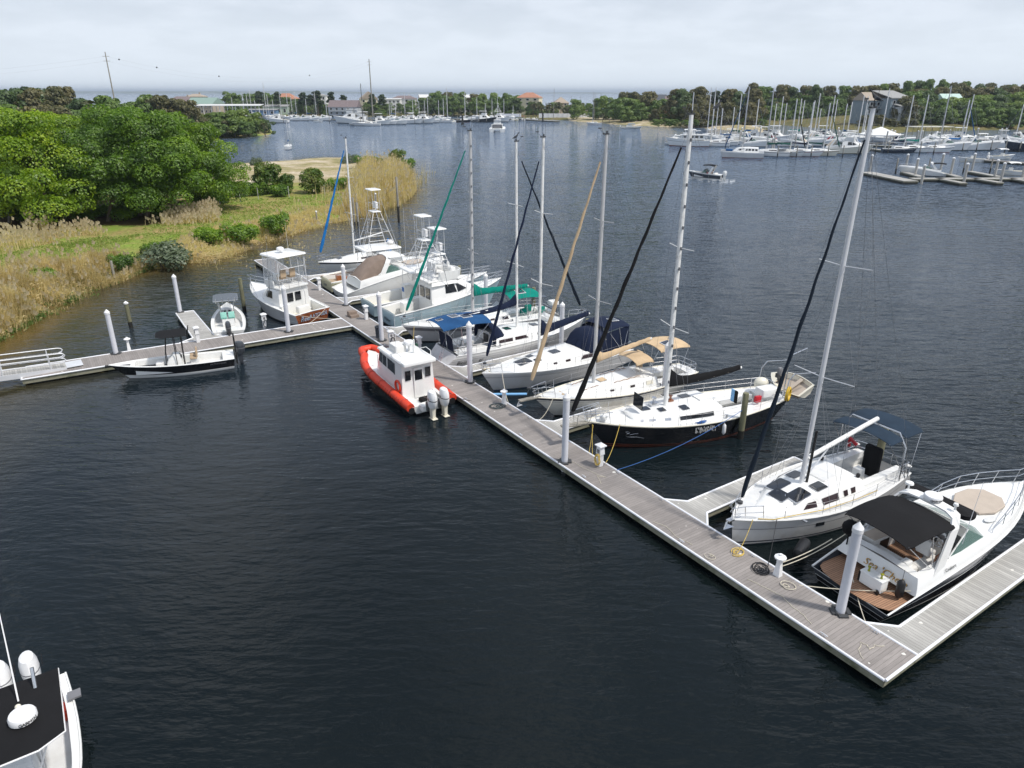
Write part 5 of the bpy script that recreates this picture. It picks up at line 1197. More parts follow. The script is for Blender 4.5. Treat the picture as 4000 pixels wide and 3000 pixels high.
def tower(par, x0, x1, w, z0, z1, tw=.55, tl=.7, top=True, seatbox=True, m_='whitepaint', levels=(.45, .78)):
    k = MB(); xc = (x0 + x1) / 2
    feet = [(x0, -w, z0), (x1, -w, z0), (x1, w, z0), (x0, w, z0)]; tops = [(xc - tl / 2, -tw, z1), (xc + tl / 2, -tw, z1), (xc + tl / 2, tw, z1), (xc - tl / 2, tw, z1)]
    for a, b_ in zip(feet, tops): k.tube([a, b_], .03, 6)
    for f in levels:
        P = [Vector(a).lerp(Vector(b_), f) for a, b_ in zip(feet, tops)]; k.tube(P, .022, 5, closed=True)
    P = [Vector(a).lerp(Vector(b_), .22) for a, b_ in zip(feet, tops)]; k.tube([P[0], P[1]], .02, 5); k.tube([P[2], P[3]], .02, 5)
    for i in range(9):
        f = .1 + .1 * i; a = Vector(feet[0]).lerp(Vector(tops[0]), f); b_ = Vector(feet[3]).lerp(Vector(tops[3]), f); c = a.lerp(b_, .5); k.tube([c + Vector((-.02, -.18, 0)), c + Vector((-.02, .18, 0))], .014, 4)
    a = Vector(feet[0]).lerp(Vector(feet[3]), .5); b_ = Vector(tops[0]).lerp(Vector(tops[3]), .5)
    for s_ in (-.18, .18): k.tube([a + Vector((-.02, s_, 0)), b_ + Vector((-.02, s_, 0))], .016, 4)
    o = k.build('tower_frame', m_, par)
    MB().rbox((xc, 0, z1 + .03), (tl + .2, tw * 2 + .2, .07), .08).build('tower_platform', 'gel', o)
    k = MB(); r = [(xc - tl / 2, -tw, z1 + .75), (xc + tl / 2, -tw, z1 + .75), (xc + tl / 2, tw, z1 + .75), (xc - tl / 2, tw, z1 + .75)]; k.tube(r, .022, 5, closed=True)
    for q in r: k.tube([q, (q[0], q[1], z1)], .02, 5)
    k.rbox((xc + .15, 0, z1 + .55), (.3, .8, .55), .08); k.build('tower_rail', m_, o)
    if top:
        k = MB()
        for sx in (-.5, .5):
            for sy in (-1, 1): k.tube([(xc + sx * tl, sy * tw, z1 + .75), (xc + sx * tl, sy * tw * .95, z1 + 1.85)], .018, 5)
        k.build('sunshade_post', m_, o); MB().rbox((xc, 0, z1 + 1.9), (tl + .45, tw * 2 + .35, .07), .12).build('sunshade', 'gelcream' if not top == 2 else 'gel', o)
    return o
class Mould(Hull):
    """deck moulding: rises from the rub rail of a lower hull to its own inset sheer"""
    base = None
    def pt(s, t, q, side=1):
        x = s.xs0 + t * (s.xs1 - s.xs0); ys = s.B / 2 * s.shp(t, s.tw, s.e); zs = s.sheer(t)
        xb = s.xw0 + t * (s.xw1 - s.xw0); yb = max(.006, s.base.hw(xb) - .03); zb = s.base.z(xb) - .03; q = max(0, q)
        return (xb + (x - xb) * q, side * max(.006, yb + (ys - yb) * q ** 1.4), zb + (zs - zb) * q)
def express(lb, loc, rz, L, B, bands=None, mats=None, canopy_m='cvblack', can=(.85, 3.75), canz=3.12, sole='teakdeck', plat='teakdeck', archp=(2.7, 4.1, 3.3), ws=(3.5, 6.5, 5.0), pad=True, lod=0, full_canvas=None, group=None, rails=True, canopy_on=True):
    t = thing('motor_cruiser', lb, 'motor boat', loc, rz, group); s = L / 11.4
    hl = Hull(L, B, 1.95 * s, 1.50 * s, .60 * s, xw=(.15, L * .88), tw=.93, twl=.9, pm=.35, e=2.6, ew=2.0, wl=.86, fl=1.25)
    hl.build(t, bands or [(-1, 0, 1), (0, .10, 1), (.10, .13, 0), (.13, .50, 1), (.50, .545, 0), (.545, .93, 2), (.93, 1, 0)], mats or ['gel', 'hullblack', 'hullcharcoal'], transom=None, n=20 if not lod else 12)
    hp = hl.hw(0.2) - .06; pl = 1.55 * s
    pts = [(.02 + .22 * s, -hp), (pl, -hp - .03), (pl, hp + .03), (.02 + .22 * s, hp)] ; pts = [(pl + .5, -hp), (pl + .5, hp), (.55 * s, hp), (.28 * s, hp - .10), (.08 * s, hp - .4), (-.04, hp * .4), (-.08, 0), (-.04, -hp * .4), (.08 * s, -hp + .4), (.28 * s, -hp + .10), (.55 * s, -hp)]
    MB().panel([(x, y, .585 * s) for x, y in pts], .02).build('swim_platform', plat, t)
    if not lod: hl.rail(t, .035, 'gel', 'rub_rail')
    h2 = Mould(L, B - .42, 2.2 * s, 1.95 * s, 1.48 * s, xs=(pl + .15, L - .2), xw=(pl - .1, L - .03), tw=.95, pm=.30, e=2.5); h2.base = hl
    h2.build(t, [(0, .5, 0), (.5, 1, 0)], ['gel'], n=18 if not lod else 10, transom=0); t.children[-1].name = 'deck_moulding'
    well = (pl + .45, ws[0] * s + 1.0 * s)
    h2.deck(t, 'gel', well=well, cwmax=1.28 * s, margin=.24, floor=.72 * s, sole=sole, camber=.10 * s)
    # seats and helm
    MB().rbox((pl + .85, 0, 1.05 * s), (.55 * s, 1.9 * s, .55), .12).build('rear_seat', 'vinyl', t)
    if not lod:
        MB().box((well[0] + 1.0, 1.02, 1.15), (1.5, .5, .9)).build('wet_bar', 'vinyl', t); MB().rbox((well[0] + 1.0, 1.0, 1.62), (1.5, .56, .05), .03).build('counter_top', 'padtan', t)
        MB().box((well[0] + 1.0, .76, 1.15), (.55, .02, .5)).build('open_locker', 'black', t)
        MB().rbox((well[0] + 1.3, -.9, 1.05), (1.3, .6, .5), .08).build('side_seat', 'vinyl', t); MB().rbox((well[0] + .3, -.62, 1.35), (.4, .3, .34), .05).build('basket', 'gel', t)
        MB().box((well[1] - .6, 0, .84), (1.2, 2.3, .25)).build('helm_floor', sole, t); helm_seat(t, well[1] - 1.0, -.6, .95); wheel(t, well[1] - .35, -.65, 1.75, .2)
        MB().rbox((well[1] + .15, 0, 1.78), (.8, 2.3, .3), .1).build('dashboard', 'darkgrey', t); MB().box((well[1] - .28, -.55, 1.98), (.04, .5, .28), tilt=-.4).build('screen', 'stripegrey', t)
        MB().rbox((well[1] - .9, -1.16, 1.55), (.8, .08, .4), .03).build('wood_panel', 'varnish', t)
    windshield(t, ws[0] * s, ws[1] * s, ws[2] * s, 1.80 * s, 2.42 * s, B / 2 - .32, B / 2 - .55)
    if archp: 
        ar = arch(t, archp[0] * s, 1.35 * s, B / 2 - .18, archp[1] * s, archp[2] * s, B / 2 - .52, .55 * s, .5 * s)
    if full_canvas:
        rings = []
        for x, z, w in ((pl + .2, 1.5, 1.35), (pl + 1.0, 2.2, 1.32), (pl + 2.0, 2.85, 1.25), (archp[1] * s, 3.05, 1.15)): rings.append([(x, g * w * s, (1.45 + (z - 1.45) * f) * s) for g, f in ((-1, 0), (-.97, .6), (-.8, .95), (0, 1.06), (.8, .95), (.97, .6), (1, 0))])
        MB().loft(rings, smooth=True, closed=False, caps=False).build('cockpit_cover', full_canvas, t); t.children[-1].modifiers.new('thickness', 'SOLIDIFY').thickness = .02
        MB().rbox((archp[1] * s + .7, 0, 3.05 * s), (1.8 * s, 2.4 * s, .08), .2).build('hardtop', 'gel', t)
    elif canopy_on: canopy(t, can[0] * s, can[1] * s, 2.75 * s, canz * s, canopy_m, 'bimini', fx=2.6 * s, fz=1.5 * s, bows=3 if not lod else 2, crown=.14, ends=.14, legw=2.9 * s, rows=10)
    if pad and not lod:
        P = [(6.9, -.55), (7.5, -.85), (8.3, -.78), (8.75, -.4), (8.75, .4), (8.3, .78), (7.5, .85), (6.9, .55)]
        rr = [[(x * s, y * s * k_, h2.z(x * s) + .07 + dz) for x, y in P] for dz, k_ in ((0, 1), (.07, 1), (.09, .95))]
        MB().loft(rr).build('sun_pad', 'padtan', t); 
        for y in (.95, -.95): MB().lathe((7.0 * s, y * s, h2.z(7 * s) + .05), [(.26, 0), (.26, .03), (.01, .035)], 16, sx=1.4, sy=.6).build('deck_hatch', 'nonskid', t)
    if rails: bow_rail(t, h2, L * .56, .62 if not lod else .5, 6 if not lod else 4, .25)
    return t, hl, h2
# 2. wide motor cruiser
loc, rz, L = place(3.25, 3.0, 2.25, 14.3)
b2, hl2, hu2 = express('wide white motor cruiser with black bimini and teak swim platform in the corner slip', loc, rz, L, 3.55)
lettering("Sea 'Chele", .43, 'gold', b2, (1.50, -.35, 1.08), (0, -1, 0), (.12, 0, 1), .3)
lettering("Sea 'Chele", .43, 'stripeblack', b2, (1.515, -.36, 1.065), (0, -1, 0), (.12, 0, 1), .3, name='lettering_shadow')
radar(b2, 4.1, -.05, 3.36, .34, 'GARMIN', (-.55, -.85)); MB().lathe((4.1, .95, 3.35), [(.04, 0), (.03, .18), (.17, .2), (.15, .27), (.01, .28)], 12).build('antenna_dome', 'gel', b2); MB().lathe((4.15, -.9, 3.35), [(.05, 0), (.04, .15), (.1, .2), (.08, .28), (.01, .3)], 10).build('antenna_dome', 'gel', b2)
whip(b2, 4.1, -1.5, 2.2, 2.6, 0, .014, tx=.1)
MB().rbox((4.75, 0, 3.16), (.75, 2.7, .04), .3).build('canopy_front', 'cvblack', b2)
tag(MB().rbox((0, 0, .3), (.9, .42, .46), .04).build('cool_box', 'gel', None, L2W(loc, rz, (.92, -.35, .6)), rz + pi / 2), 'white cool box with black handles on the teak swim platform', 'cool box')
ck = scene.objects['cool_box']
MB().rbox((0, 0, .555), (.94, .46, .07), .03).build('lid', 'gel', ck); MB().box((.48, 0, .3), (.05, .44, .42)).build('handle', 'black', ck); 
for sy in (-1, 1): MB().tube([(-.36, sy * .23, .1), (-.36, sy * .27, .1)], .1, 12).build('wheel', 'black', ck)
for x, lb in ((-.28, 'left'), (.25, 'right')): MB().lathe((x, .02, .59), [(.05, 0), (.03, .12), (.07, .2), (.02, .21)], 8).build('cup', 'olive', ck)
tag(fender(None, 0, 0, 0, 'black', .7, .15), 'black fender standing on the cruiser swim platform', 'fender').location = L2W(loc, rz, (1.15, -1.25, 1.05))
fb_ = tag(MB().lathe((0, 0, 0), [(.05, -.62), (.2, -.55), (.24, -.4), (.24, .4), (.2, .55), (.05, .62)], 14).xf(Matrix.Rotation(pi / 2, 4, 'Y')).build('fender', 'black'), 'large black fender slung between the near sloop and the cruiser', 'fender'); fb_.location = DK(5.9, 3.9, .55); fb_.rotation_euler.z = HB + .35
mo = tag(MB().ell((0, 0, .3), (.32, .28, .34)).tube([(0, 0, -.5), (0, 0, .1)], .03, 5).build('covered_grill', 'cvblack'), 'grill under a black cover at the cruiser stern corner', 'grill'); mo.location = L2W(loc, rz, (1.55, 1.4, 1.75))
mline('white mooring line from the dock to the cruiser port quarter', DK(5.5, 1.7, .9), L2W(loc, rz, (1.0, 1.7, 1.5)), .12, 'rope', .02)
mline('white mooring line through the black fender', DK(5.4, 1.75, .8), L2W(loc, rz, (2.2, 1.75, 1.5)), .2, 'rope', .018)
mline('white stern line across the cruiser swim platform', DK(4.5, 1.8, DZ), L2W(loc, rz, (1.6, -1.55, 1.0)), .1, 'rope', .018)
mline('white stern line from the dock corner cleat', DK(1.75, 1.85, DZ), L2W(loc, rz, (1.2, .9, .8)), .15, 'rope', .018)
hull_letter('Cruisers', .18, 'darkgrey', b2, hu2, 3.4, .6, -1, .25)

def convertible(lb, loc, rz, L, B, mats=('gel', 'bottomblue', 'gel'), house='gel', transom=None, hx=(.30, .68), fly=True, ht=True, htz=4.7, encl=True, lod=0, group=None, win='glass', outr=0, stairs=False, freeb=(2.0, 1.35, 1.0), name='sport_fishing_boat', tow=None, antenna=True, cat='fishing boat', hx_wall=True, wellfloor=.45, rail=True, flyh=1.0, tan=None):
    t = thing(name, lb, cat, loc, rz, group); s = L / 10.0
    hl = Hull(L, B, freeb[0] * s, freeb[1] * s, freeb[2] * s, xw=(.1, L * .87), tw=.9, twl=.88, pm=.33, e=2.5, ew=1.8, wl=.84, fl=1.35)
    hl.build(t, [(-1, 0, 1), (0, .10, 1), (.10, .96, 0), (.96, 1, 2)], list(mats) + ([transom] if transom else []), transom=(3 if transom else 0), n=18 if not lod else 12)
    x0, x1 = hx[0] * L, hx[1] * L; hl.deck(t, 'gel', well=(.18, x0 + .1), cwmax=B / 2 - .25, margin=.22, floor=wellfloor * s, camber=.06, sole='gelcream'); hl.rail(t, .035, 'gel', 'rub_rail', n=12)
    zd = hl.z(x0) + .02; w = B / 2 - .42 * s; H1 = 1.35 * s
    tr = Trunk([(x0, w, wellfloor * s if hx_wall else zd, x0 + .05, w - .12, zd + H1), (x0 + .3 * (x1 - x0), w + .02, zd, x0 + .3 * (x1 - x0), w - .1, zd + H1), (x0 + .62 * (x1 - x0), w - .02, zd, x0 + .55 * (x1 - x0), w - .18, zd + H1), (x1, w * .82, hl.z(x1), x0 + .72 * (x1 - x0), w * .70, zd + H1 * .96), (x1 + .9 * s, w * .42, hl.z(x1 + .9 * s), x1 + .35 * s, w * .30, hl.z(x1) + .18)], .08, .14)
    tr.mesh().build('cabin', house, t, sharp=45)
    tr.win(t, 1.05, 1.95, .42, .86, win, slant0=.0, slant1=-.15); tr.win(t, 2.02, 2.75, .40, .80, win, slant0=-.02, slant1=-.5); tr.win(t, .15, .95, .62, .88, win) if not lod and hx_wall is False else None
    for y in ((-.42 * s, .42 * s) if not lod else (0,)): MB().box((x0 - .0, y * 1.0, zd + .62 * s), (.05, .62 * s if not lod else 1.4 * s, .72 * s)).build('window', win, t)
    if fly:
        fz = zd + H1 + .06; fx0, fx1 = x0 - .2 * s, x0 + .62 * (x1 - x0)
        f = Trunk([(fx0, w - .1, fz, fx0, w - .1, fz + .08), (fx0 + .15, w - .08, fz, fx0 + .15, w - .08, fz + .1), (fx1, w - .15, fz, fx1, w - .15, fz + .1), (fx1 + .55 * s, w * .55, fz - .05, fx1 + .5 * s, w * .5, fz + .08)], .01, .03); f.mesh().build('flybridge_floor', 'gel', t, sharp=30)
        k = MB(); ww = w - .12; hh = .62 * flyh * s
        path = [(fx0 + .9 * s, ww), (fx1 - .1, ww), (fx1 + .35 * s, ww * .6), (fx1 + .45 * s, 0), (fx1 + .35 * s, -ww * .6), (fx1 - .1, -ww), (fx0 + .9 * s, -ww)]
        k.loft([[(x * 1.0 + dx, y * q, fz + z) for z, dx, q in ((.05, 0, 1), (hh, .1, 1.03), (hh, .04, .95), (.05, -.08, .93))] for x, y in path], smooth=False); k.build('flybridge_coaming', 'gel', t)
        if not lod:
            k = MB()
            for z in (.35, .7): k.tube([(fx0 + .9 * s, ww, fz + z), (fx0, ww, fz + z), (fx0, -ww, fz + z), (fx0 + .9 * s, -ww, fz + z)], .018, 5)
            for y in (-ww, -ww / 3, ww / 3, ww): k.tube([(fx0, y, fz), (fx0, y, fz + .7)], .016, 5)
            k.build('flybridge_rail', 'steel', t); helm_seat(t, fx0 + 1.1 * s, .45, fz + .05, 'tanvinyl' if tan else 'vinyl'); helm_seat(t, fx0 + 1.1 * s, -.45, fz + .05, 'tanvinyl' if tan else 'vinyl')
            MB().rbox((fx1 - .25, 0, fz + .45), (.5, 1.3, .8), .08).build('helm_console', 'gel', t); wheel(t, fx1 - .55, 0, fz + .85, .2)
        if ht:
            Z = htz if htz else fz + 2.0; hx0, hx1 = fx0 - .05, fx1 + .25 * s
            MB().rbox(((hx0 + hx1) / 2, 0, Z), (hx1 - hx0 + .3, ww * 2 + .1, .12), .18).build('hardtop', 'gel', t)
            k = MB()
            for x in (hx0 + .15, (hx0 + hx1) / 2, hx1 - .05):
                for sd in (1, -1): k.tube([(x, sd * (ww - .05), fz + .1), (x - .05, sd * (ww - .12), Z)], .026, 6)
            k.tube([(hx0 + .1, -ww + .1, Z - .12), (hx0, -ww * .8, Z - .9), (hx0, ww * .8, Z - .9), (hx0 + .1, ww - .1, Z - .12)], .02, 5); k.build('hardtop_frame', 'whitepaint', t)
            if encl:
                for sd in (1, -1): MB().panel([(hx0 + .5, sd * (ww - .04), fz + hh + .04), (hx1 + .0, sd * (ww - .04), fz + hh + .04), (hx1 - .05, sd * (ww - .12), Z - .08), (hx0 + .5, sd * (ww - .12), Z - .08)], .008).build('clear_curtain', 'clear', t)
                MB().panel([(hx1 + .25, -ww * .6, fz + hh + .04), (hx1 + .25, ww * .6, fz + hh + .04), (hx1, ww * .6, Z - .08), (hx1, -ww * .6, Z - .08)], .008).build('clear_curtain', 'clear', t)
            if not lod: radar(t, (hx0 + hx1) / 2, .2, Z + .22, .3); MB().lathe(((hx0 + hx1) / 2, .2, Z + .05), [(.08, 0), (.05, .18)], 8).build('radar_post', 'gel', t)
            if antenna: whip(t, hx1 - .3, -ww * .8, Z, 2.2 * s); 
            if tow: tower(t, hx0 + .3, hx1 - .2, ww - .2, Z + .05, Z + tow, top=2)
        elif tow: tower(t, fx0 + .5, fx1 - .2, ww - .1, fz + .1, fz + tow, top=2)
    if rail: bow_rail(t, hl, L * .62, .55, 5 if not lod else 3, .2, mid=not lod)
    if outr: outriggers(t, x0 + .35 * (x1 - x0), zd + H1 * .8, w + .08, outr, .10, .28)
    return t, hl, tr
# 13. tall fishing boat with wood-look transom
mat('woodlook', (0.24, 0.075, 0.03), 0.25, var=.55, scale=2.2, stretch=(1, 1, 5), coat=.5)
loc, rz, L = place(48.95, -1.9, 57.2, -4.3)
b13, h13, _ = convertible('tall white fishing boat with wood-look transom, hardtop and curtained flybridge', loc, rz, L * 1.04, 3.8, ('hullgrey', 'bottomblack', 'gel'), transom='woodlook', hx=(.27, .60), htz=4.75, outr=4.2, tan=True, tow=None, wellfloor=.35)
mat('silverblue', (0.35, 0.48, 0.62), .3)
lettering('Reel', .52, 'silverblue', b13, (-.02, .80, .50), (0, -1, 0), (0, 0, 1), .35); lettering('LATITUDE', .36, 'silverblue', b13, (-.02, -.58, .56), (0, -1, 0), (0, 0, 1))
k = MB()
for i in range(6): k.box((2.35 + .22 * i, -1.15, .55 + .26 * i), (.26, .55, .06))
k.build('stair', 'gel', b13); k = MB(); k.tube([(2.1, -.85, .5), (2.1, -.85, 1.9), (3.3, -.85, 2.9)], .02, 5); k.build('stair_rail', 'steel', b13)
MB().box((2.5, 1.0, .8), (.6, .9, .7)).build('tackle_box', 'gel', b13); MB().rbox((1.6, -.2, .8), (.5, 1.2, .5), .1).build('bait_station', 'vinyl', b13)
pts_m = [(.20 * cos(a), .30 * sin(a)) for a in [i * .42 for i in range(9)]]
MB().tube([(2.83, -.42 + y * .8, 2.05 + z * .8) for y, z in pts_m], .03, 5).build('fish_emblem', 'silverblue', b13)
mline('white stern line crossing the wood-look transom', L2W(loc, rz, (.1, 1.4, 1.0)), DK(47.5, -.2, DZ), .1, 'rope', .018); mline('second white stern line on the wood-look transom', L2W(loc, rz, (.1, -1.4, 1.0)), DK(47.4, -2.9, DZ), .1, 'rope', .018)
tag(MB().tube([Vector((0, 0, 0)), Vector((0, 0, 1.1))] + [Vector((.2 * sin(i * .7), 0, 1.3 - .2 * cos(i * .7))) for i in range(10)], .012, 5).build('gaff', 'steel'), 'ringed steel gaff standing at the quarter of the wood-look boat', 'gaff').location = L2W(loc, rz, (.3, -1.45, 1.0))

# 8 and 9: tower boats stern-to
loc, rz, L = place(44.75, 2.9, 44.9, 14.2)
b8, h8, _ = convertible('white fishing boat with blue-lettered transom, flybridge tent and tall pipe tower', loc, rz, L, 3.3, ('hullblue', 'bottomblack', 'gel'), hx=(.32, .70), htz=None, ht=False, outr=5.5, encl=False, tow=1.9, wellfloor=.35)
lettering('Wahoo', .38, 'stripenavy', b8, (-.01, 0, .55), (0, -1, 0), (0, 0, 1), .3)
MB().loft([[(4.6 + x * k_, y * k_, z) for x, y in ((-1.0, -1.25), (1.7, -1.15), (1.7, 1.15), (-1.0, 1.25))] for z, k_ in ((2.75, 1), (3.2, .75), (3.7, .25))]).build('bridge_cover', 'cvwhite', b8)
MB().box((2.2, .7, 1.0), (.9, .7, .8)).build('bait_freezer', 'gel', b8)
loc, rz, L = place(48.9, 2.9, 48.6, 15.0)
def hardtop_fisher(lb, loc, rz, L, B, hull_m, tow=2.2, outr=6.0, hz=3.1, hxr=(.33, .62), transom_txt=None, house=True, group=None, lod=0, cream='gel', txtm='bluerope'):
    t = thing('sport_fishing_boat', lb, 'fishing boat', loc, rz, group); s = L / 11.5
    hl = Hull(L, B, 1.9 * s, 1.3 * s, .95 * s, xw=(.1, L * .88), tw=.9, twl=.88, pm=.33, e=2.5, ew=1.8, wl=.84, fl=1.4)
    hl.build(t, [(-1, 0, 1), (0, .10, 1), (.10, .92, 0), (.92, 1, 2)], [hull_m, 'bottomblack', 'gel'], transom=0, n=16); x0, x1 = hxr[0] * L, hxr[1] * L
    hl.deck(t, cream, well=(.18, x1), cwmax=B / 2 - .3, margin=.25, floor=.42 * s, camber=.06, sole='gelcream'); hl.rail(t, .035, 'gel', 'rub_rail', n=12)
    tr = Trunk([(x1 - .2, B / 2 - .5, hl.z(x1), x1 - .15, B / 2 - .65, hl.z(x1) + .5), (x1 + .9, B / 2 - .55, hl.z(x1), x1 + .8, B / 2 - .75, hl.z(x1) + .48), (L * .86, .35, hl.z(L * .86), L * .84, .2, hl.z(L * .86) + .12)], .07, .12); tr.mesh().build('cabin_top', 'gel', t)
    MB().rbox(((x0 + x1) / 2, 0, hz), (x1 - x0 + .6, B * .78, .12), .2).build('hardtop', 'gel', t)
    k = MB()
    for x in (x0 + .1, (x0 + x1) / 2, x1 + .1):
        for sd in (1, -1): k.tube([(x, sd * (B / 2 - .33), hl.z(x)), (x, sd * B * .36, hz)], .028, 6)
    k.build('hardtop_frame', 'whitepaint', t)
    for sd in (1, -1): MB().panel([(x0 + 1.0, sd * (B / 2 - .36), hl.z(x0) + .55), (x1 + .1, sd * (B / 2 - .36), hl.z(x1) + .5), (x1 + .1, sd * B * .365, hz - .1), (x0 + 1.0, sd * B * .365, hz - .1)], .008).build('clear_curtain', 'clear', t)
    MB().panel([(x1 + .35, -B * .33, hl.z(x1) + .5), (x1 + .35, B * .33, hl.z(x1) + .5), (x1 + .15, B * .33, hz - .1), (x1 + .15, -B * .33, hz - .1)], .008).build('windscreen', 'greenglass', t)
    if house:
        k = MB(); k.box((x0 + .1, .55, 1.15 * s), (.75, .65, 1.2)); k.build('tackle_station', 'gel', t); MB().box((x0 - .29, .55, 1.35 * s), (.02, .4, .35)).build('panel_door', 'bluerope', t)
    helm_seat(t, (x0 + x1) / 2, -.5, 1.0 * s, 'tanvinyl'); helm_seat(t, (x0 + x1) / 2, .5, 1.0 * s, 'tanvinyl'); MB().rbox((x1 - .5, -.3, 1.35 * s), (.7, 1.6, 1.0), .1).build('helm_console', 'gel', t)
    radar(t, x1 - .2, .3, hz + .1, .32); whip(t, x0 + .4, -B * .3, hz, 4.6, 0, .016); whip(t, x0 + .4, B * .3, hz, 4.6, 0, .016)
    if tow: tower(t, x0 + .2, x1 - .3, B * .36, hz + .05, hz + tow, top=2)
    bow_rail(t, hl, L * .62, .5, 5, .35)
    if outr: outriggers(t, x0 + .8, 2.0, B / 2 - .25, outr, .12, .30)
    if transom_txt: lettering(transom_txt, .45, txtm, t, (-.01, .2, .55), (0, -1, 0), (0, 0, 1), .3)
    return t, hl
b9, h9 = hardtop_fisher('light blue fishing boat with clear curtained hardtop and pipe tower', loc, rz, L, 3.5, 'hullblue', transom_txt='Baby', outr=6.5)
loc, rz, L = place(58.8, 2.75, 58.5, 14.6)
b11, h11 = hardtop_fisher('cream-hulled fishing boat with tan cockpit and the tallest tower', loc, rz, L, 3.7, 'hullcream', tow=3.1, outr=7.0, hz=3.3, transom_txt='Zeus', cream='gelcream', txtm='stripegrey')
MB().rbox((1.9, 0, .62), (3.3, 2.6, .05), .1).build('cockpit_mat', 'tanvinyl', b11)
for x, y in ((1.5, .5), (2.1, -.3)): MB().rbox((x, y, .85), (.5, .5, .45), .08).lathe((x, y, .4), [(.05, 0), (.05, .3)], 6).build('fighting_chair', 'varnish', b11)
ring = [(-.05, 1.6), (3.4, 1.62), (3.4, 1.50), (.1, 1.48)]
for sd in (1, -1): MB().panel([(x, sd * y, .99) for x, y in (ring if sd > 0 else ring[::-1])], .02).build('coaming_board', 'teak', b11)
loc, rz, L = place(55.3, 2.7, 55.4, 14.2)
b10, _, _ = express('white motor cruiser with brown canvas over its cockpit', loc, rz, L, 3.5, bands=[(-1, 0, 1), (0, .10, 1), (.10, 1, 0)], mats=['gel', 'bottomblack', 'gel'], full_canvas='cvbrown', plat='gel', sole='gelcream', archp=(3.6, 4.9, 3.05), canopy_on=False)

def console_boat(lb, loc, rz, L, B, hull_m='gel', boot='gel', top_m='cvblack', topz=2.45, tt=(.42, .66), frame_m='steel', seat_m='vinyl', engines=1, cowl='whitepaint', leg='whitepaint', esz=1.0, fb=(1.25, .82, .72), group=None, etilt=0.0, topw=.62, text=None, name='centre_console_boat', engy=.42, chair='tanvinyl', cap_m='gel', rod=True, es=None, tilt_top=0.0):
    t = thing(name, lb, 'motor boat', loc, rz, group)
    hl = Hull(L, B, *fb, xw=(.1, L * .86), tw=.88, twl=.86, pm=.35, e=2.5, ew=1.9, wl=.80, fl=1.2, draft=.3)
    hl.build(t, [(-1, 0, 1), (0, .20, 1), (.20, .24, 2), (.24, .97, 0), (.97, 1, 2)], [hull_m, boot, 'gel'], transom=2, n=18)
    hl.deck(t, cap_m, well=(.75, L * .80), cwmax=B / 2 - .24, margin=.22, floor=.32, sole='nonskid', camber=.02); hl.rail(t, .03, 'gel', 'rub_rail', n=14)
    cx_ = (tt[0] + tt[1]) / 2 * L
    c = Trunk([(cx_ - .45, .42, .32, cx_ - .35, .36, 1.35), (cx_ + .25, .44, .32, cx_ + .1, .36, 1.38), (cx_ + .75, .40, .32, cx_ + .42, .3, 1.05)], .03, .06); c.mesh().build('console', 'gel', t)
    MB().panel([(cx_ + .4, -.36, 1.12), (cx_ + .4, .36, 1.12), (cx_ + .12, .33, 1.85), (cx_ + .12, -.33, 1.85)], .012).build('windscreen', 'clear', t); MB().box((cx_ - .38, 0, 1.25), (.05, .55, .3), tilt=.3).build('instrument_panel', 'black', t); wheel(t, cx_ - .52, 0, 1.05, .18)
    MB().rbox((cx_ + 1.0, 0, .62), (.5, .7, .5), .08).build('console_seat', seat_m, t)
    for y in (-.3, .3):
        o = MB().rbox((cx_ - 1.15, y, 1.02), (.45, .5, .12), .05).build('helm_seat', chair, t); MB().rbox((cx_ - 1.38, y, 1.3), (.12, .48, .45), .05).build('seat_back', chair, o)
    MB().box((cx_ - 1.2, 0, .64), (.5, .9, .6)).build('leaning_post', 'gel', t)
    if top_m:
        x0, x1 = tt[0] * L, tt[1] * L; w = B * topw / 2
        P = [(x0, -w), (x1 - .3, -w), (x1, -w * .55), (x1, w * .55), (x1 - .3, w), (x0, w)]
        o = MB().panel([(x, y, topz + .05 + tilt_top * (x - x0)) for x, y in P], .04).build('t_top', top_m, t); MB().tube([(x, y, topz + .05 + tilt_top * (x - x0)) for x, y in P], .03, 6, closed=True).build('t_top_rim', frame_m, o)
        k = MB()
        for sd in (1, -1):
            for xb, xt in ((cx_ - .55, x0 + .35), (cx_ - .1, cx_ - .1), (cx_ + .55, x1 - .6)): k.tube([(xb, sd * .48, .34), (xb, sd * .50, 1.4), (xt, sd * w * .75, topz)], .026, 6)
        k.build('t_top_frame', frame_m, t)
        if rod:
            k = MB()
            for i in range(4): y = -w + .2 + (2 * w - .4) * i / 3; k.tube([(x0 - .05, y, topz - .1), (x0 - .18, y, topz + .3)], .03, 6)
            k.build('rod_holder', frame_m, t)
    for i in range(engines): outboard(t, -.02, (i - (engines - 1) / 2) * engy * 2, .88, cowl, leg, esz, tilt=etilt, text=text)
    MB().box((.45, 0, .55), (.5, B * .7, .45)).build('stern_bench', 'gel', t)
    return t, hl
loc, rz, L = place(48.35, -8.85, 54.9, -7.4)
b14, _ = console_boat('white open fishing boat with grey shade top, stern to the side dock', loc, rz, L, 2.6, top_m='hullcharcoal', tt=(.44, .78), chair='aqua', engines=1, cowl='hullcharcoal', leg='hullcharcoal', topz=2.35, topw=.72, esz=1.05, boot='gel')
loc, rz, L = place(42.55, -9.9, 44.0, -17.6)
b15, hl15 = console_boat('low black-hulled fishing skiff with a black T-top beside the side dock', loc, rz, L, 2.35, hull_m='hullblack', tt=(.36, .60), frame_m='black', engines=1, cowl='hullcharcoal', leg='hullcharcoal', fb=(1.1, .84, .78), topz=2.75, topw=.75, esz=1.15, name='fishing_skiff')
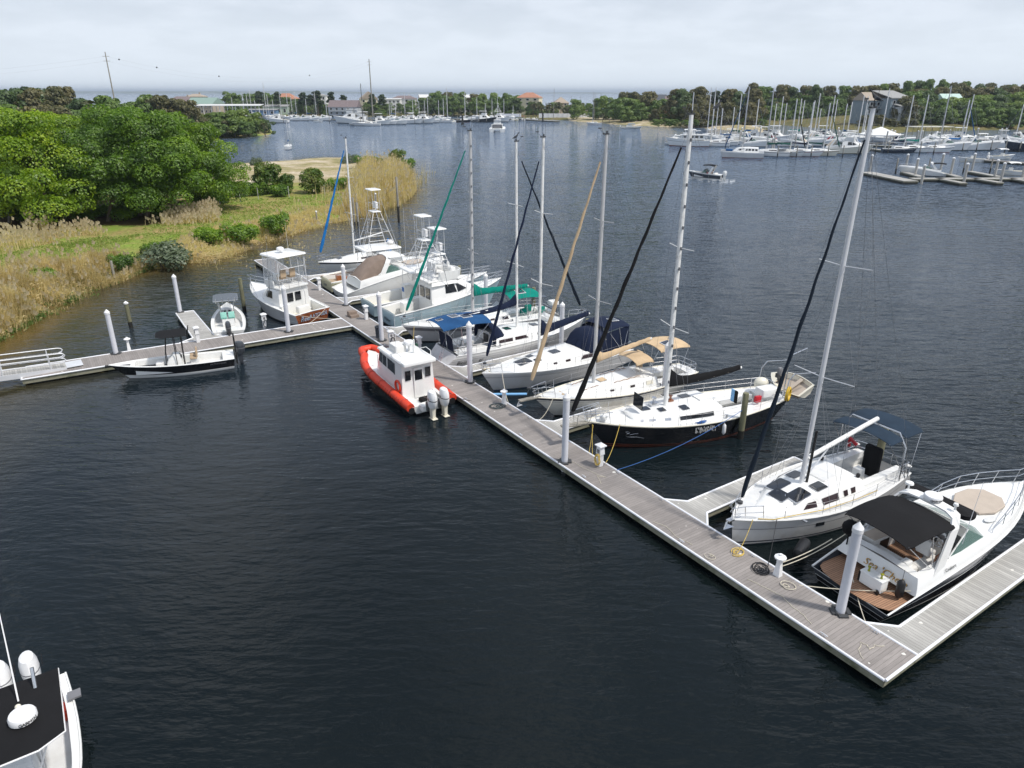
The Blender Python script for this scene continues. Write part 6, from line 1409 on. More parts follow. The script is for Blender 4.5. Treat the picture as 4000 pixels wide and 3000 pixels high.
MB().tube([(L - .1, 0, .98), (L - 1.3, .25, 1.02)], .05, 6).box((L + .05, 0, 1.02), (.35, .2, .12)).build('trolling_motor', 'black', b15)
for y in (-.42, .42): MB().tube([(-.15, y, .2), (-.15, y, 2.2)], .055, 6).build('shallow_anchor_pole', 'black', b15)
hull_letter('PATHFINDER', .18, 'stripegrey', b15, hl15, 1.1, .75, 1, .2)
loc, rz, L = place(14.3, -23.15, 6.3, -23.1)
b17, h17 = console_boat('white twin-outboard boat with black shade top at the bottom left corner', loc, rz, L, 2.85, tt=(.26, .62), engines=2, engy=.37, topz=2.75, topw=.92, esz=1.3, frame_m='whitepaint', text='SUZUKI', fb=(1.5, 1.1, 1.0), name='twin_outboard_boat', rod=False)
radar(b17, 3.7, .45, 2.86, .33, 'GARMIN', (1, .4)); whip(b17, 2.9, .35, 2.85, 2.4, 0, .022, tx=-.85); MB().tube([(2.6, .75, 2.85), (2.35, .78, 3.35)], .05, 8).build('light_stub', 'steel', b17); MB().ell((3.2, .35, 2.92), (.08, .08, .07)).build('anchor_light', 'gelcream', b17)
tag(MB().lathe((0, 0, 0), [(.18, 0), (.21, .36), (.22, .37), (.22, .42), (.01, .42)], 14).build('bucket', 'orange'), 'orange bucket beside the gunwale of the corner boat', 'bucket').location = L2W(loc, rz, (1.25, 1.0, .36))
MB().box((1.3, 1.42, 1.1), (.35, .35, .06)).build('step_pad', 'stripegrey', b17)

# 16. patrol boat with orange collar
loc, rz, L = place(27.4, -2.0, 37.3, -2.0)
b16 = thing('patrol_boat', 'white cabin patrol boat with thick orange collar and twin white outboards', 'patrol boat', loc, rz)
h16 = Hull(L, 2.75, 1.15, .82, .62, xw=(.1, L * .87), xs=(0, L - .3), tw=.97, twl=.93, pm=.45, e=3.0, ew=2.2, wl=.78, fl=1.2, draft=.3)
h16.build(b16, [(-1, 0, 0), (0, 1, 0)], ['hullblack', 'gel'], transom=1)
h16.deck(b16, 'gel', well=(.35, 2.1), cwmax=.95, margin=.3, floor=.35, sole='nonskid', camber=.03)
def collar(q0, dz, r, m_, nm, sy=1.0, out=.1):
    pts = []
    for sd, rng in ((1, range(0, 25)), (-1, range(24, -1, -1))):
        for i in rng:
            t_ = i / 24; p = h16.pt(t_, 1, sd)
            if i == 24: 
                if sd == 1: pts += [(L - .12, .42, p[2] + dz), (L - .02, .3, p[2] + dz), (L - .02, -.3, p[2] + dz), (L - .12, -.42, p[2] + dz)]
                continue
            y = max(abs(p[1]), .5 if t_ > .9 else 0) + out; pts.append((p[0], sd * y, p[2] + dz))
    return MB().tube(pts, r, 8).build(nm, m_, b16, sharp=60)
for i in range(2, 23, 4):
    for sd in (1, -1):
        p = h16.pt(i / 24, 1, sd); c = Vector((p[0], sd * (abs(p[1]) + .1), p[2])); MB().tube([c + Vector((0, .283 * cos(a), .283 * sin(a))) for a in [j * pi / 5 for j in range(10)]], .014, 4, closed=True).build('collar_seam', 'stripered', b16)
collar(1, .0, .27, 'orange', 'foam_collar'); collar(1, -.20, .22, 'black', 'collar_base', out=.05)
k = MB()
for sd in (1,):
    pts = [Vector(h16.pt(.12 + .016 * i, 1, sd)) + Vector((0, .30 + .07 * (i % 2), .16 - .28 * (i % 2))) for i in range(22)]; k.tube(pts, .018, 5)
k.build('grab_line', 'stripeblack', b16)
cz = .75
tc_ = Trunk([(1.75, 1.12, .35, 1.85, 1.04, 2.65), (3.2, 1.08, .7, 3.2, 1.0, 2.72), (4.6, 1.06, .8, 4.6, .96, 2.74), (5.6, 1.0, .9, 5.35, .88, 2.68), (6.1, .9, .95, 5.55, .82, 2.60)], .07, .1); tc_.mesh().build('cabin', 'gel', b16)
tc_.win(b16, .75, 1.55, .52, .86, 'glass'); tc_.win(b16, 1.68, 2.2, .52, .86, 'glass'); tc_.win(b16, 2.3, 3.3, .52, .87, 'glass', slant1=-.1)
MB().rbox((3.5, 0, 2.78), (3.7, 2.25, .1), .15).build('cabin_roof', 'gel', b16); MB().rbox((1.7, 0, 2.72), (.7, 2.2, .2), .08).build('roof_overhang', 'gel', b16)
for y, w_, nm in ((0, .62, 'door'), ): MB().box((1.73, y, 1.35), (.05, w_, 1.9)).build('door', 'gel', b16); MB().box((1.695, y, 1.85), (.03, .5, .62)).build('window', 'glass', b16)
for y in (-.68, .68): MB().box((1.77, y, 1.9), (.04, .36, .6)).build('window', 'glass', b16)
MB().rbox((5.6, 0, 2.3), (.06, 1.4, .5), .02).build('windscreen', 'glass', b16); MB().rbox((4.9, .55, 2.86), (.45, .4, .05), .04).build('roof_hatch', 'smoked', b16)
k = MB(); k.tube([(1.9, -1.0, 2.8), (1.9, -1.0, 3.15), (2.5, -1.0, 3.2), (3.4, -1.0, 2.85)], .022, 6); k.tube([(1.9, 1.0, 2.8), (1.9, 1.0, 3.15), (2.5, 1.0, 3.2), (3.4, 1.0, 2.85)], .022, 6); k.build('roof_rail', 'whitepaint', b16)
MB().rbox((3.9, .3, 3.05), (1.1, .75, .42), .12).build('roof_locker', 'vinyl', b16); radar(b16, 3.4, -.25, 3.25, .33, None); MB().tube([(3.4, -.25, 2.85), (3.4, -.25, 3.25)], .06, 6).build('radar_post', 'gel', b16)
MB().tube([(2.9, -.35, 2.85), (2.85, -.35, 3.7)], [.09, .05], 8).build('light_mast', 'gel', b16); whip(b16, 3.1, .75, 2.85, 2.6, 0, .016)
pts = [Vector((.02, .34 * cos(2 * pi * i / 20), .34 * sin(2 * pi * i / 20))) for i in range(20)]
lr = MB().tube([p + Vector((2.3, 1.1, 1.2)) for p in pts], .07, 8, closed=True); 
lr.v = [(2.3 + (v[1] - 1.1), 1.14 + (v[0] - 2.3), v[2]) for v in lr.v]; tag(lr.build('life_ring', 'orange', None, loc, rz), 'orange life ring hung on the patrol boat cabin side', 'life ring')
MB().lathe((2.0, -1.02, 1.3), [(.06, 0), (.07, .02), (.07, .3), (.03, .36)], 8).build('fire_extinguisher', 'red', b16)
tag(MB().rbox((0, 0, .14), (.75, .8, .24), .12).build('black_bag', 'cvblack', None, L2W(loc, rz, (.95, -.1, .36)), rz), 'black bag on the patrol boat aft deck', 'bag')
for y in (.40, -.40): outboard(b16, -.35, y, .85, 'whitepaint', 'gelcream', 1.28, stripe='stripeblack', text='Evinrude', label=None)
MB().box((-.15, 0, .55), (.5, 1.7, .3)).build('engine_bracket', 'gel', b16)
bow = MB(); bow.tube([(L - 3.2, .55, 1.1), (L - 3.2, .55, 1.75), (L - 3.6, .5, 1.85)], .02, 5); bow.tube([(L - 3.2, -.55, 1.1), (L - 3.2, -.55, 1.75), (L - 3.6, -.5, 1.85)], .02, 5); bow.build('deck_rail', 'steel', b16)
b16.scale = (1, 1, 1.03); b13.scale = (1.04, 1, 1.15); b8.scale = b9.scale = b11.scale = (1, 1.03, 1.12); b10.scale = (1, 1.03, 1.15)
mline('black mooring line of the patrol boat', L2W(loc, rz, (.3, -1.3, .8)), DK(26.6, .3, DZ), .05, 'ropeblack')
# ------------------------------------------------------------ boats out on the water and in the far basins
def WY(px, py, Y):
    """point of the vertical plane y=Y seen at px,py"""
    u, v = px - 2000, 1500 - py
    d = (u, F_PX * cos(PITCH) + v * sin(PITCH), -F_PX * sin(PITCH) + v * cos(PITCH)); t = Y / d[1]
    return Vector((d[0] * t, Y, H_CAM + d[2] * t))
def ORD(i): return ['first', 'second', 'third', 'fourth', 'fifth', 'sixth', 'seventh', 'eighth', 'ninth', 'tenth', 'eleventh', 'twelfth', 'thirteenth', 'fourteenth', 'fifteenth', 'sixteenth', 'seventeenth', 'eighteenth', 'nineteenth', 'twentieth',
                   'twenty-first', 'twenty-second', 'twenty-third', 'twenty-fourth', 'twenty-fifth', 'twenty-sixth', 'twenty-seventh', 'twenty-eighth', 'twenty-ninth', 'thirtieth'][i]
def far_sloop(lb, loc, rz, L, group, hull='gel', cover='cvnavy', mh=13.0, furl=None, stripe='stripenavy', bim=None, hood=None, mastm='mastwhite', mr=.135, cat='sailboat', name='sailboat'):
    t = thing(name, lb, cat, loc, rz, group); B = L * .31
    hl = Hull(L, B, 1.35, 1.05, 1.0, xw=(.3, L * .9), xs=(.2, L), tw=.66, twl=.6, pm=.42, e=2.1, wl=.85, fl=.8)
    hl.build(t, [(-1, .06, 1), (.06, .75, 0), (.75, .82, 2), (.82, 1, 0)], [hull, R.choice(['bottomblack', 'bottomblue', 'bottomred']), stripe], n=10, transom=0)
    hl.deck(t, 'gel', well=(.6, L * .3), cwmax=.7, margin=.4, floor=.5, camber=.06, n=8)
    w = B / 2 - .5; tr = Trunk([(L * .3, w, 1.05, L * .31, w - .12, 1.55), (L * .55, w, 1.08, L * .55, w - .15, 1.5), (L * .78, w * .45, 1.2, L * .76, w * .3, 1.32)], .08, .1); tr.mesh().build('coachroof', 'gel', t); tr.win(t, .15, .9, .35, .75, 'smoked')
    ship_mast(t, L * .6, 1.5, mh, mr, mastm, (.5,), 1.1, hw=B / 2 - .1, zc=1.1, xf=L - .1, zf=1.4, xa=.3, za=1.1, furl=furl, furlr=.12, lod=1, wr=.02)
    if cover is not None: boom(t, L * .6 - .1, 2.5, L * .24, 2.75, mastm, cover, h=.34, w=.18, straps=False)
    if bim: canopy(t, .5, L * .26, B * .75, 2.75, bim, 'bimini', fx=L * .15, fz=1.1, bows=2, rows=5)
    if hood: canopy(t, L * .27, L * .36, B * .7, 2.1, hood, 'spray_hood', rows=4, bows=2)
    return t
def far_cruiser(lb, loc, rz, L, group, can='cvwhite', hullm='gel', full=None, arch_=True):
    return express(lb, loc, rz, L, L * .31, bands=[(-1, .12, 1), (.12, .9, 2), (.9, 1, 0)], mats=['gel', 'bottomblack', hullm], canopy_m=can, lod=1, plat='gel', sole='gelcream', group=group, full_canvas=full)[0]
def far_conv(lb, loc, rz, L, group, hullm='gel', tow=None, outr=0, ht=True, house='gel'):
    return convertible(lb, loc, rz, L, L * .31, (hullm, 'bottomblack', 'gel'), house=house, lod=1, group=group, tow=tow, outr=outr, htz=None, encl=False, ht=ht)[0]
def trawler(lb, loc, rz, L, B, group, fly='cvblue', hullm='gel', boot='bottomred', wood=False, tan=None):
    t = thing('trawler', lb, 'motor yacht', loc, rz, group); s = L / 14
    hl = Hull(L, B, 2.9 * s, 2.0 * s, 1.9 * s, xw=(.2, L * .9), tw=.85, twl=.8, pm=.4, e=2.3, ew=1.9, wl=.86, fl=1.1)
    hl.build(t, [(-1, .10, 1), (.10, .62, 0), (.62, .66, 2), (.66, 1, 0)], [hullm, boot, 'stripegrey'], n=14, transom=0); hl.deck(t, 'gelcream', well=(.3, L * .12), cwmax=B * .3, margin=.4, floor=1.4 * s, n=10)
    w = B / 2 - .6; z = 2.0 * s; tr = Trunk([(L * .12, w, z, L * .12, w - .08, z + 1.5 * s), (L * .4, w, z, L * .4, w - .08, z + 1.5 * s), (L * .62, w, z, L * .6, w - .1, z + 1.5 * s), (L * .68, w * .9, z + .2, L * .64, w * .8, z + 1.48 * s)], .06, .1); tr.mesh().build('saloon', 'gel', t)
    for i in range(6): tr.win(t, .15 + i * .38, .15 + i * .38 + .26, .42, .84, 'glass' if not wood else 'smoked')
    tr2 = Trunk([(L * .66, w * .8, hl.z(L * .66) - .1, L * .67, w * .7, hl.z(L * .68) + .5), (L * .86, w * .35, hl.z(L * .86), L * .84, w * .25, hl.z(L * .86) + .3)], .05, .1); tr2.mesh().build('fore_cabin', 'gel', t)
    MB().rbox((L * .38, 0, z + 1.56 * s), (L * .60, w * 2 + .7, .12), .15).build('boat_deck', 'gel', t)
    k = MB(); fz = z + 1.6 * s; k.loft([[(x, y * q, fz + zz) for zz, q in ((0, 1), (.75, .97), (.75, .9), (0, .9))] for x, y in ((L * .34, w - .2), (L * .58, w - .3), (L * .62, w * .5), (L * .62, -w * .5), (L * .58, -w + .3), (L * .34, -w + .2))], smooth=False); k.build('flybridge_coaming', 'gel', t)
    k = MB()
    for x in (L * .36, L * .56):
        k.tube([(x, w - .3, fz + .6), (x, w - .4, fz + 1.8), (x, -w + .4, fz + 1.8), (x, -w + .3, fz + .6)], .05, 6)
    k.build('bimini_frame', 'whitepaint', t); canopy(t, L * .33, L * .59, w * 1.8, fz + 1.75, 'cvwhite', 'bimini', rows=5, bows=2)
    MB().rbox((L * .46, 0, fz + .5), (1.0, w, .5), .1).build('flybridge_seat', fly, t)
    bow_rail(t, hl, L * .5, .9, 5, .2); return t
def far_small(lb, loc, rz, L, group=None, top=None, hullm='gel', name='motor_boat', cat='motor boat', eng=True, ttop=None):
    t = thing(name, lb, cat, loc, rz, group); B = L * .34
    hl = Hull(L, B, 1.1, .8, .7, xw=(.1, L * .86), tw=.88, twl=.85, pm=.35, e=2.5, wl=.8, fl=1.2, draft=.25); hl.build(t, [(-1, .12, 1), (.12, 1, 0)], [hullm, 'gelcream'], n=10, transom=0)
    hl.deck(t, 'gel', well=(.5, L * .72), cwmax=B / 2 - .22, margin=.22, floor=.35, n=8, wellmat='gelcream', sole='gelcream')
    MB().box((L * .5, 0, .85), (.8, .7, 1.0), top=.8).build('console', 'gel', t)
    if ttop: canopy(t, L * .3, L * .62, B * .75, 2.3, ttop, 'bimini', fx=L * .48, fz=.6, bows=2, rows=4)
    if eng: outboard(t, 0, 0, .8, 'gel', 'gel', 1.0)
    return t
# power catamaran seen from astern
loc = W(1941, 517); t = thing('power_catamaran', 'white power catamaran seen from astern in mid channel with a black-framed rear window', 'catamaran', loc, radians(87))
for sd in (1, -1):
    h_ = Hull(13, 2.6, 2.3, 1.9, 1.5, xw=(0, 11.8), tw=.9, twl=.85, pm=.3, e=2.2, wl=.8, draft=.4); 
    o = h_.build(t, [(-1, 0, 1), (0, 1, 0)], ['gel', 'bottomblack'], n=10, transom=0); o.location.y = sd * 2.6
    h_.deck(t, 'gel', n=8).location.y = sd * 2.6
MB().box((6, 0, 1.5), (10.5, 3.6, .9)).build('bridge_deck', 'gel', t)
tr = Trunk([(2.0, 2.9, 1.6, 2.1, 2.7, 3.6), (6, 2.9, 1.9, 6, 2.6, 3.65), (8.5, 2.4, 2.0, 7.6, 2.0, 3.5)], .1, .15); tr.mesh().build('saloon', 'gel', t); tr.win(t, .2, 1.8, .45, .85)
MB().box((1.95, 0, 2.6), (.05, 4.6, 1.7)).build('rear_window', 'glass', t); MB().box((1.88, 0, 2.75), (.05, 3.9, 1.2)).build('clear_curtain', 'stripegrey', t)
MB().box((3.9, 0, 4.0), (3.2, 3.6, .7), top=.9).build('flybridge_coaming', 'gel', t); canopy(t, 2.4, 5.4, 3.4, 5.6, 'cvwhite', 'bimini', fx=4, fz=4, bows=2, rows=4); MB().box((2.3, 0, 4.85), (.04, 3.3, 1.2)).build('clear_curtain', 'clear', t)
MB().tube([(5, 0, 4), (5, 0, 22.5)], [.09, .05], 6).build('antenna', 'whitepaint', t)
# mooring boats
t = far_sloop('tiny white sloop moored alone off the green headland', W(1120, 585), radians(95), 7.2, None, cover='cvblue', mh=9.5, mr=.07); MB().rbox((.8, 0, 1.2), (.8, 1.6, .5), .1).build('stern_gear', 'cvwhite', t)
far_sloop('white sloop moored by the sandy shore beyond the white fence', W(2352, 487), radians(176), 9.5, None, cover=None, mh=18.5, mr=.09, mastm='mastgrey')
t = far_small('white fishing boat with blue shade top moored off the wooded point', W(2425, 502), radians(4), 12.0, ttop='cvbright'); MB().rbox((4.5, 0, 1.3), (3, 2.4, .8), .4).build('cabin', 'gel', t)
# moving bowrider with two people
loc = W(2820, 704); rz = radians(148); SZ = 1.25
t = thing('bowrider', 'grey and white open motor boat under way with black bimini and two people', 'motor boat', loc, rz)
t.scale = (.92, 1, 1.2); hl = Hull(8.6, 2.7, 1.45, 1.15, .95, xw=(.2, 7.4), tw=.9, twl=.86, pm=.33, e=2.4, wl=.8, fl=1.2); hl.build(t, [(-1, .15, 0), (.15, .25, 1), (.25, .85, 2), (.85, 1, 0)], ['gel', 'gel', 'hullcharcoal'], transom=0)
hl.deck(t, 'gel', well=(1.0, 6.8), cwmax=1.05, margin=.25, floor=.45, sole='gelcream'); windshield(t, 3.4, 4.9, 4.2, 1.25, 1.85, 1.1, .95, frame='darkgrey')
arch(t, 2.9, 1.15, 1.2, 2.0, 2.5, 1.05, .5, .4); canopy(t, 1.7, 4.6, 2.2, 2.6, 'cvblack', 'bimini', rows=6, bows=2)
MB().rbox((1.7, 0, .85), (.7, 2.0, .7), .1).build('rear_seat', 'vinyl', t); MB().rbox((3.6, .5, .95), (.5, .6, .8), .1).build('helm_seat', 'red', t)
for y in (.42, -.42): outboard(t, -.1, y, .85, 'gel', 'gel', 1.15)
def person(loc, rz, lb, top_m, seated=True):
    o = thing('person', lb, 'person', loc, rz)
    bm_ = bmesh.new(); J = [(0, 0, .55), (0, 0, .85), (0, 0, 1.08), (0, 0, 1.2), (0, 0, 1.32), (0, .2, 1.06), (.12, .26, .82), (.38, .16, .88), (0, -.2, 1.06), (.12, -.26, .82), (.38, -.16, .88), (.1, .1, .5), (.5, .12, .52), (.52, .12, .08), (.68, .12, .03), (.1, -.1, .5), (.5, -.12, .52), (.52, -.12, .08), (.68, -.12, .03), (.02, 0, 1.42)]
    E_ = [(0, 1), (1, 2), (2, 3), (3, 4), (2, 5), (5, 6), (6, 7), (2, 8), (8, 9), (9, 10), (0, 11), (11, 12), (12, 13), (13, 14), (0, 15), (15, 16), (16, 17), (17, 18), (4, 19)]
    rad = [.15, .15, .15, .06, .10, .07, .05, .035, .07, .05, .035, .11, .08, .05, .045, .11, .08, .05, .045, .085]
    me = bpy.data.meshes.new('body'); me.from_pydata(J, E_, []); b_ = bpy.data.objects.new('body', me); COL.objects.link(b_); b_.parent = o
    sk_ = b_.modifiers.new('skin', 'SKIN'); b_.modifiers.new('sub', 'SUBSURF').render_levels = 1
    for i, r_ in enumerate(rad): me.skin_vertices[0].data[i].radius = (r_, r_ * .95)
    me.skin_vertices[0].data[0].use_root = True; me.materials.append(MT['skin'])
    MB().loft([[(c * .19 * k_ * 1.0, s_ * .25 * k_, z) for c, s_ in [(cos(a * pi / 5), sin(a * pi / 5)) for a in range(10)]] for z, k_ in ((.5, .9), (.75, .85), (1.0, 1.0), (1.14, .7), (1.19, .35))], smooth=True).build('shirt', top_m, o)
    MB().ell((-.02, 0, 1.42), (.12, .105, .11), 10, 6).build('hair', 'hair', o); return o
for me_ in (): pass
person(L2W(loc, rz, (3.5, .45, .62)), rz, 'person in dark clothes sitting at the helm of the moving motor boat', 'cloth_dark')
person(L2W(loc, rz, (2.3, -.45, .6)), rz, 'person in a grey shirt sitting in the stern of the moving motor boat', 'cloth_grey')
mat('foam', (.75, .78, .8), .9); k = MB()
for i in range(60): a = R.uniform(0, 6.28); rr = R.uniform(.05, .22); x, y = R.uniform(-2.5, 7.5), R.choice([-1, 1]) * (1.25 + R.uniform(0, .35)); k.lathe((x, y * (1 if x < 5 else .6), .015), [(rr, 0), (.01, .03)], 7, sx=2.2)
tag(k.build('wake_foam', 'foam', None, loc, rz), 'white wake foam around the moving motor boat', 'foam', kind='stuff')

# sailing catamaran and trawler at the head of the right basin
trawler('white two-storey motor yacht with dark windows at the head of the right basin', W(2770, 572), radians(170), 15.5, 4.8, None, boot='bottomred')
loc = W(2982, 616); rz = radians(163); t = thing('sailing_catamaran', 'white sailing catamaran with red waterline and row of cabin windows', 'catamaran', loc, rz)
for sd in (1, -1):
    h_ = Hull(12.5, 1.7, 1.9, 1.6, 1.55, xw=(0, 11.8), tw=.8, twl=.7, pm=.4, e=2.0, wl=.8, draft=.3); o = h_.build(t, [(-1, 0, 1), (0, .07, 1), (.07, .82, 0), (.82, 1, 2)], ['hullgrey', 'bottomred', 'gel'], n=10, transom=0); o.location.y = sd * 2.7; h_.deck(t, 'gel', n=8).location.y = sd * 2.7
MB().box((5.5, 0, 1.35), (8.0, 4.4, .5)).build('bridge_deck', 'gel', t)
tr = Trunk([(1.6, 2.6, 1.6, 1.7, 2.4, 2.75), (4.5, 2.7, 1.6, 4.5, 2.4, 2.85), (7.4, 2.4, 1.7, 7.0, 2.0, 2.75), (9, 1.2, 1.8, 8.2, .9, 2.4)], .15, .12); tr.mesh().build('saloon', 'gel', t)
for i in range(7): tr.win(t, .1 + i * .33, .1 + i * .33 + .24, .35, .8)
ship_mast(t, 6.3, 2.8, 19.5, .14, 'mastgrey', (.35, .65), 1.4, hw=2.7, zc=1.6, xf=11.6, zf=1.8, xa=None, lod=1, wr=.02, furl='cvblue', furlr=.1); boom(t, 6.1, 4.0, 1.6, 4.2, 'mastgrey', None); MB().rbox((10, 0, 2.0), (2.0, 2.6, .5), .2).build('headsail_bag', 'cvblue', t)
G1 = 'sailboats in the right-hand basin'; G2 = 'motor boats in the right-hand basin'; G3 = 'sailboats in the distant marina'; G4 = 'motor boats in the distant marina'
def at_bow(px, py, head, L): p = W(px, py); return Vector((p.x - cos(radians(head)) * L * .9, p.y - sin(radians(head)) * L * .9, 0)), radians(head), L
def at_stern(px, py, head, L): return W(px, py), radians(head), L
def mastH(loc, rz, L, ytop):
    x = loc.x + cos(rz) * L * .6; y = loc.y + sin(rz) * L * .6; v = 1500 - ytop
    return H_CAM + (-F_PX * sin(PITCH) + v * cos(PITCH)) * y / (F_PX * cos(PITCH) + v * sin(PITCH))
def up(t, k=1.35): t.scale = (1.05, 1.12, k); return t
_cr, _cv, _tr, _sm = far_cruiser, far_conv, trawler, far_small
def far_cruiser(*a, **k): return up(_cr(*a, **k), 1.3)
def far_conv(*a, **k): return up(_cv(*a, **k), 1.15)
def far_small(*a, **k): return up(_sm(*a, **k), 1.25)
def fs_(lb, a, ytop, grp, **kw): return up(far_sloop(lb, a[0], a[1], a[2], grp, mh=mastH(a[0], a[1], a[2], ytop) / 1.35, **kw))
fs_('sloop with a rounded white transom showing, beside the white two-storey motor yacht', at_stern(2852, 572, 160, 11), 342, G1, cover='cvwhite')
fs_('sloop with bright blue sail cover just left of the sailing catamaran', at_stern(2885, 568, 160, 11), 423, G1, cover='cvblue', hood='cvblue')
t = fs_('white sloop with dark green bimini and a grey dinghy across its rounded stern', at_stern(3088, 612, 158, 11.5), 342, G1, cover='cvdkgreen', bim='cvdkgreen', mastm='mastgrey')
dinghy(L2W(t.location, t.rotation_euler.z, (-.8, 1.4, 1.2)), t.rotation_euler.z - pi / 2, 'grey inflatable dinghy hung behind the sloop with dark green bimini', 3.2, 1.6, 'gel')
fs_('sloop with green sail cover, bow next to the dark green bimini', at_bow(3122, 612, -35, 11), 387, G1, cover='cvdkgreen', furl='cvblack')
fs_('pale sloop with black canvas amidships, bow towards the channel', at_bow(3193, 611, -25, 12), 398, G1, cover='cvnavy', stripe='stripered', bim='cvblack')
fs_('sloop with varnished trim and green cover left of the beige cruiser', at_bow(3254, 610, -22, 11.5), 402, G1, hull='gelcream', cover='cvdkgreen', stripe='teak', furl='cvdkgreen')
far_cruiser('white cruiser with beige canvas and pointed bow in the right basin', *at_bow(3348, 600, -24, 12.5), G2, full='cvbeige')
far_conv('tall cream cabin cruiser behind the near mast in the right basin', *at_bow(3384, 602, -18, 13), G2, hullm='gelcream')
fs_('navy-hulled sloop with white coachroof and blue covers in the right basin', at_bow(3562, 598, -8, 10.5), 372, G1, hull='hullnavy', cover='cvnavy', stripe='gel', hood='cvnavy')
fs_('white sloop with round green cover behind the navy hull', at_bow(3620, 595, -14, 10.5), 370, G1, cover='cvgreen', bim='cvdkgreen')
fs_('white sloop with dark spray hood right of the green-covered sloop', at_bow(3702, 595, -12, 11.5), 335, G1, cover='cvwhite', mastm='mastgrey', hood='cvnavy')
far_cruiser('white cruiser with glazed hardtop between two masts', *at_bow(3768, 589, -14, 11.5), G2)
fs_('white ketch-like sloop with bright blue sail covers in the right basin', at_bow(3785, 587, -20, 11.5), 390, G1, cover='cvbright', furl='cvblue')
far_cruiser('white cruiser with long pointed bow right of the blue-covered sloop', *at_bow(3878, 588, -12, 12.5), G2)
trawler('cream motor yacht with canvas-enclosed deck behind the pointed cruisers', *at_bow(3890, 578, -14, 11.5)[:2], 11.5, 4, G2, hullm='gelcream', boot='bottomblack')
far_cruiser('white cruiser left of the navy-hulled flybridge yacht', *at_bow(3950, 582, -16, 11), G2)
far_conv('large flybridge yacht with navy hull at the right edge', *at_bow(3940, 592, 176, 15), G2, hullm='hullnavy')
far_cruiser('white cruiser in a slip behind the tall dark mast of the right basin', *at_bow(3690, 575, -14, 11), G2, full='cvwhite')
# second row
for i, (x, y, hd, L, kind, c, lb) in enumerate([(2915, 560, 165, 11, 'c', 'cvblue', 'cruiser with pale blue bimini behind the sailing catamaran'), (2965, 556, 160, 12, 'v', None, 'white flybridge boat half hidden behind the catamaran'),
        (3010, 562, 165, 10, 'c', 'cvred', 'cruiser with dark red canvas behind the catamaran stern'), (3075, 556, -40, 12, 'v', None, 'white fishing boat with outriggers in the second row of the right basin'), (3310, 565, -22, 10, 'c', 'cvred', 'cruiser with red canvas left of the white marquee'),
        (3240, 558, -20, 11, 'c', 'cvbeige', 'beige-topped cruiser in the second row of the right basin'), (2840, 560, 165, 10, 'c', 'cvwhite', 'white cruiser with folded canvas near the motor yacht'), (3150, 552, 160, 10, 'c', 'cvwhite', 'small white cruiser deep in the thicket of masts'),
        (3700, 548, -5, 9, 'c', 'cvwhite', 'white boat stored under the pale canopy roof'), (3560, 560, -10, 9, 'c', 'cvnavy', 'cruiser with navy canvas right of the marquee')]):
    a = at_bow(x, y, hd, L) if hd < 0 else at_stern(x + 40, y, hd, L)
    if kind == 'c': far_cruiser(lb, *a, G2, full=c)
    else: far_conv(lb, *a, G2, tow=None, outr=4)
bk = [(2690, 566), (2728, 562), (2800, 562), (2990, 575), (3060, 572), (3140, 574), (3205, 572), (3270, 574), (3030, 552), (3100, 553), (3180, 550), (3260, 549), (3340, 556), (3620, 572), (3680, 560), (3830, 566), (3900, 562), (3960, 566)]
for i, (x, y) in enumerate(bk):
    a = at_bow(x, y, R.choice([-20, -28, 158, 165]), R.uniform(9, 11.5)); lb = 'boat, %s from the left in the middle rows of the right basin' % ORD(i)
    if i % 3 == 2: far_conv('white flybridge ' + lb, *a, G2, outr=3.5)
    else: far_cruiser('white cabin ' + lb, *a, G2, full=R.choice(['cvwhite', 'cvnavy', 'cvbeige', 'cvwhite', 'cvblue']))
for i, x in enumerate((1180, 1215, 1255, 1290, 1560, 1605, 1625, 1665, 1735, 1755, 1850)):
    a = at_bow(x, 474 if x > 1300 else 471, -6, 10); far_cruiser('small white cruiser in the distant marina, %s from the left' % ORD(i), *a, G4, full=R.choice(['cvwhite', 'cvnavy', 'cvwhite', 'cvblue']))
hid = [(2697, 548, 360, 'cvwhite'), (2763, 541, 342, 'cvwhite'), (2795, 548, 388, None), (2858, 546, 418, 'cvdkgreen'), (2880, 552, 365, 'cvdkgreen'), (2905, 548, 390, 'cvblue'), (2943, 545, 387, 'cvblue'), (3012, 548, 404, 'cvnavy'), (3035, 545, 376, 'cvwhite'), (3057, 550, 402, None),
       (3106, 548, 385, 'cvblue'), (3118, 545, 392, 'cvgreen'), (3164, 550, 392, 'cvwhite'), (3180, 552, 365, 'cvnavy'), (3192, 548, 425, None), (3232, 545, 372, 'cvblue'), (3243, 550, 388, 'cvdkgreen'), (3290, 546, 405, 'cvblue'), (3308, 548, 398, 'cvwhite'), (3342, 549, 372, 'cvwhite'), (3358, 552, 375, None), (3372, 548, 428, 'cvwhite'), (3441, 552, 345, 'cvwhite'), (3758, 560, 368, 'cvblue'), (3965, 560, 408, 'cvnavy')]
for i, (x, y, yt, c) in enumerate(hid):
    hd = R.choice([160, -22, 155, -18, 170]); L = R.uniform(9.5, 11.5); a = at_stern(x, y, hd, L); p = a[0]; a = (Vector((p.x - cos(radians(hd)) * L * .6, p.y - sin(radians(hd)) * L * .6, 0)), a[1], L)
    fs_('white sloop, %s mast from the left in the back rows of the right basin' % ORD(i), a, yt, G1, cover=c, mastm='mastwhite', stripe=R.choice(['stripenavy', 'stripegrey', 'stripered']))
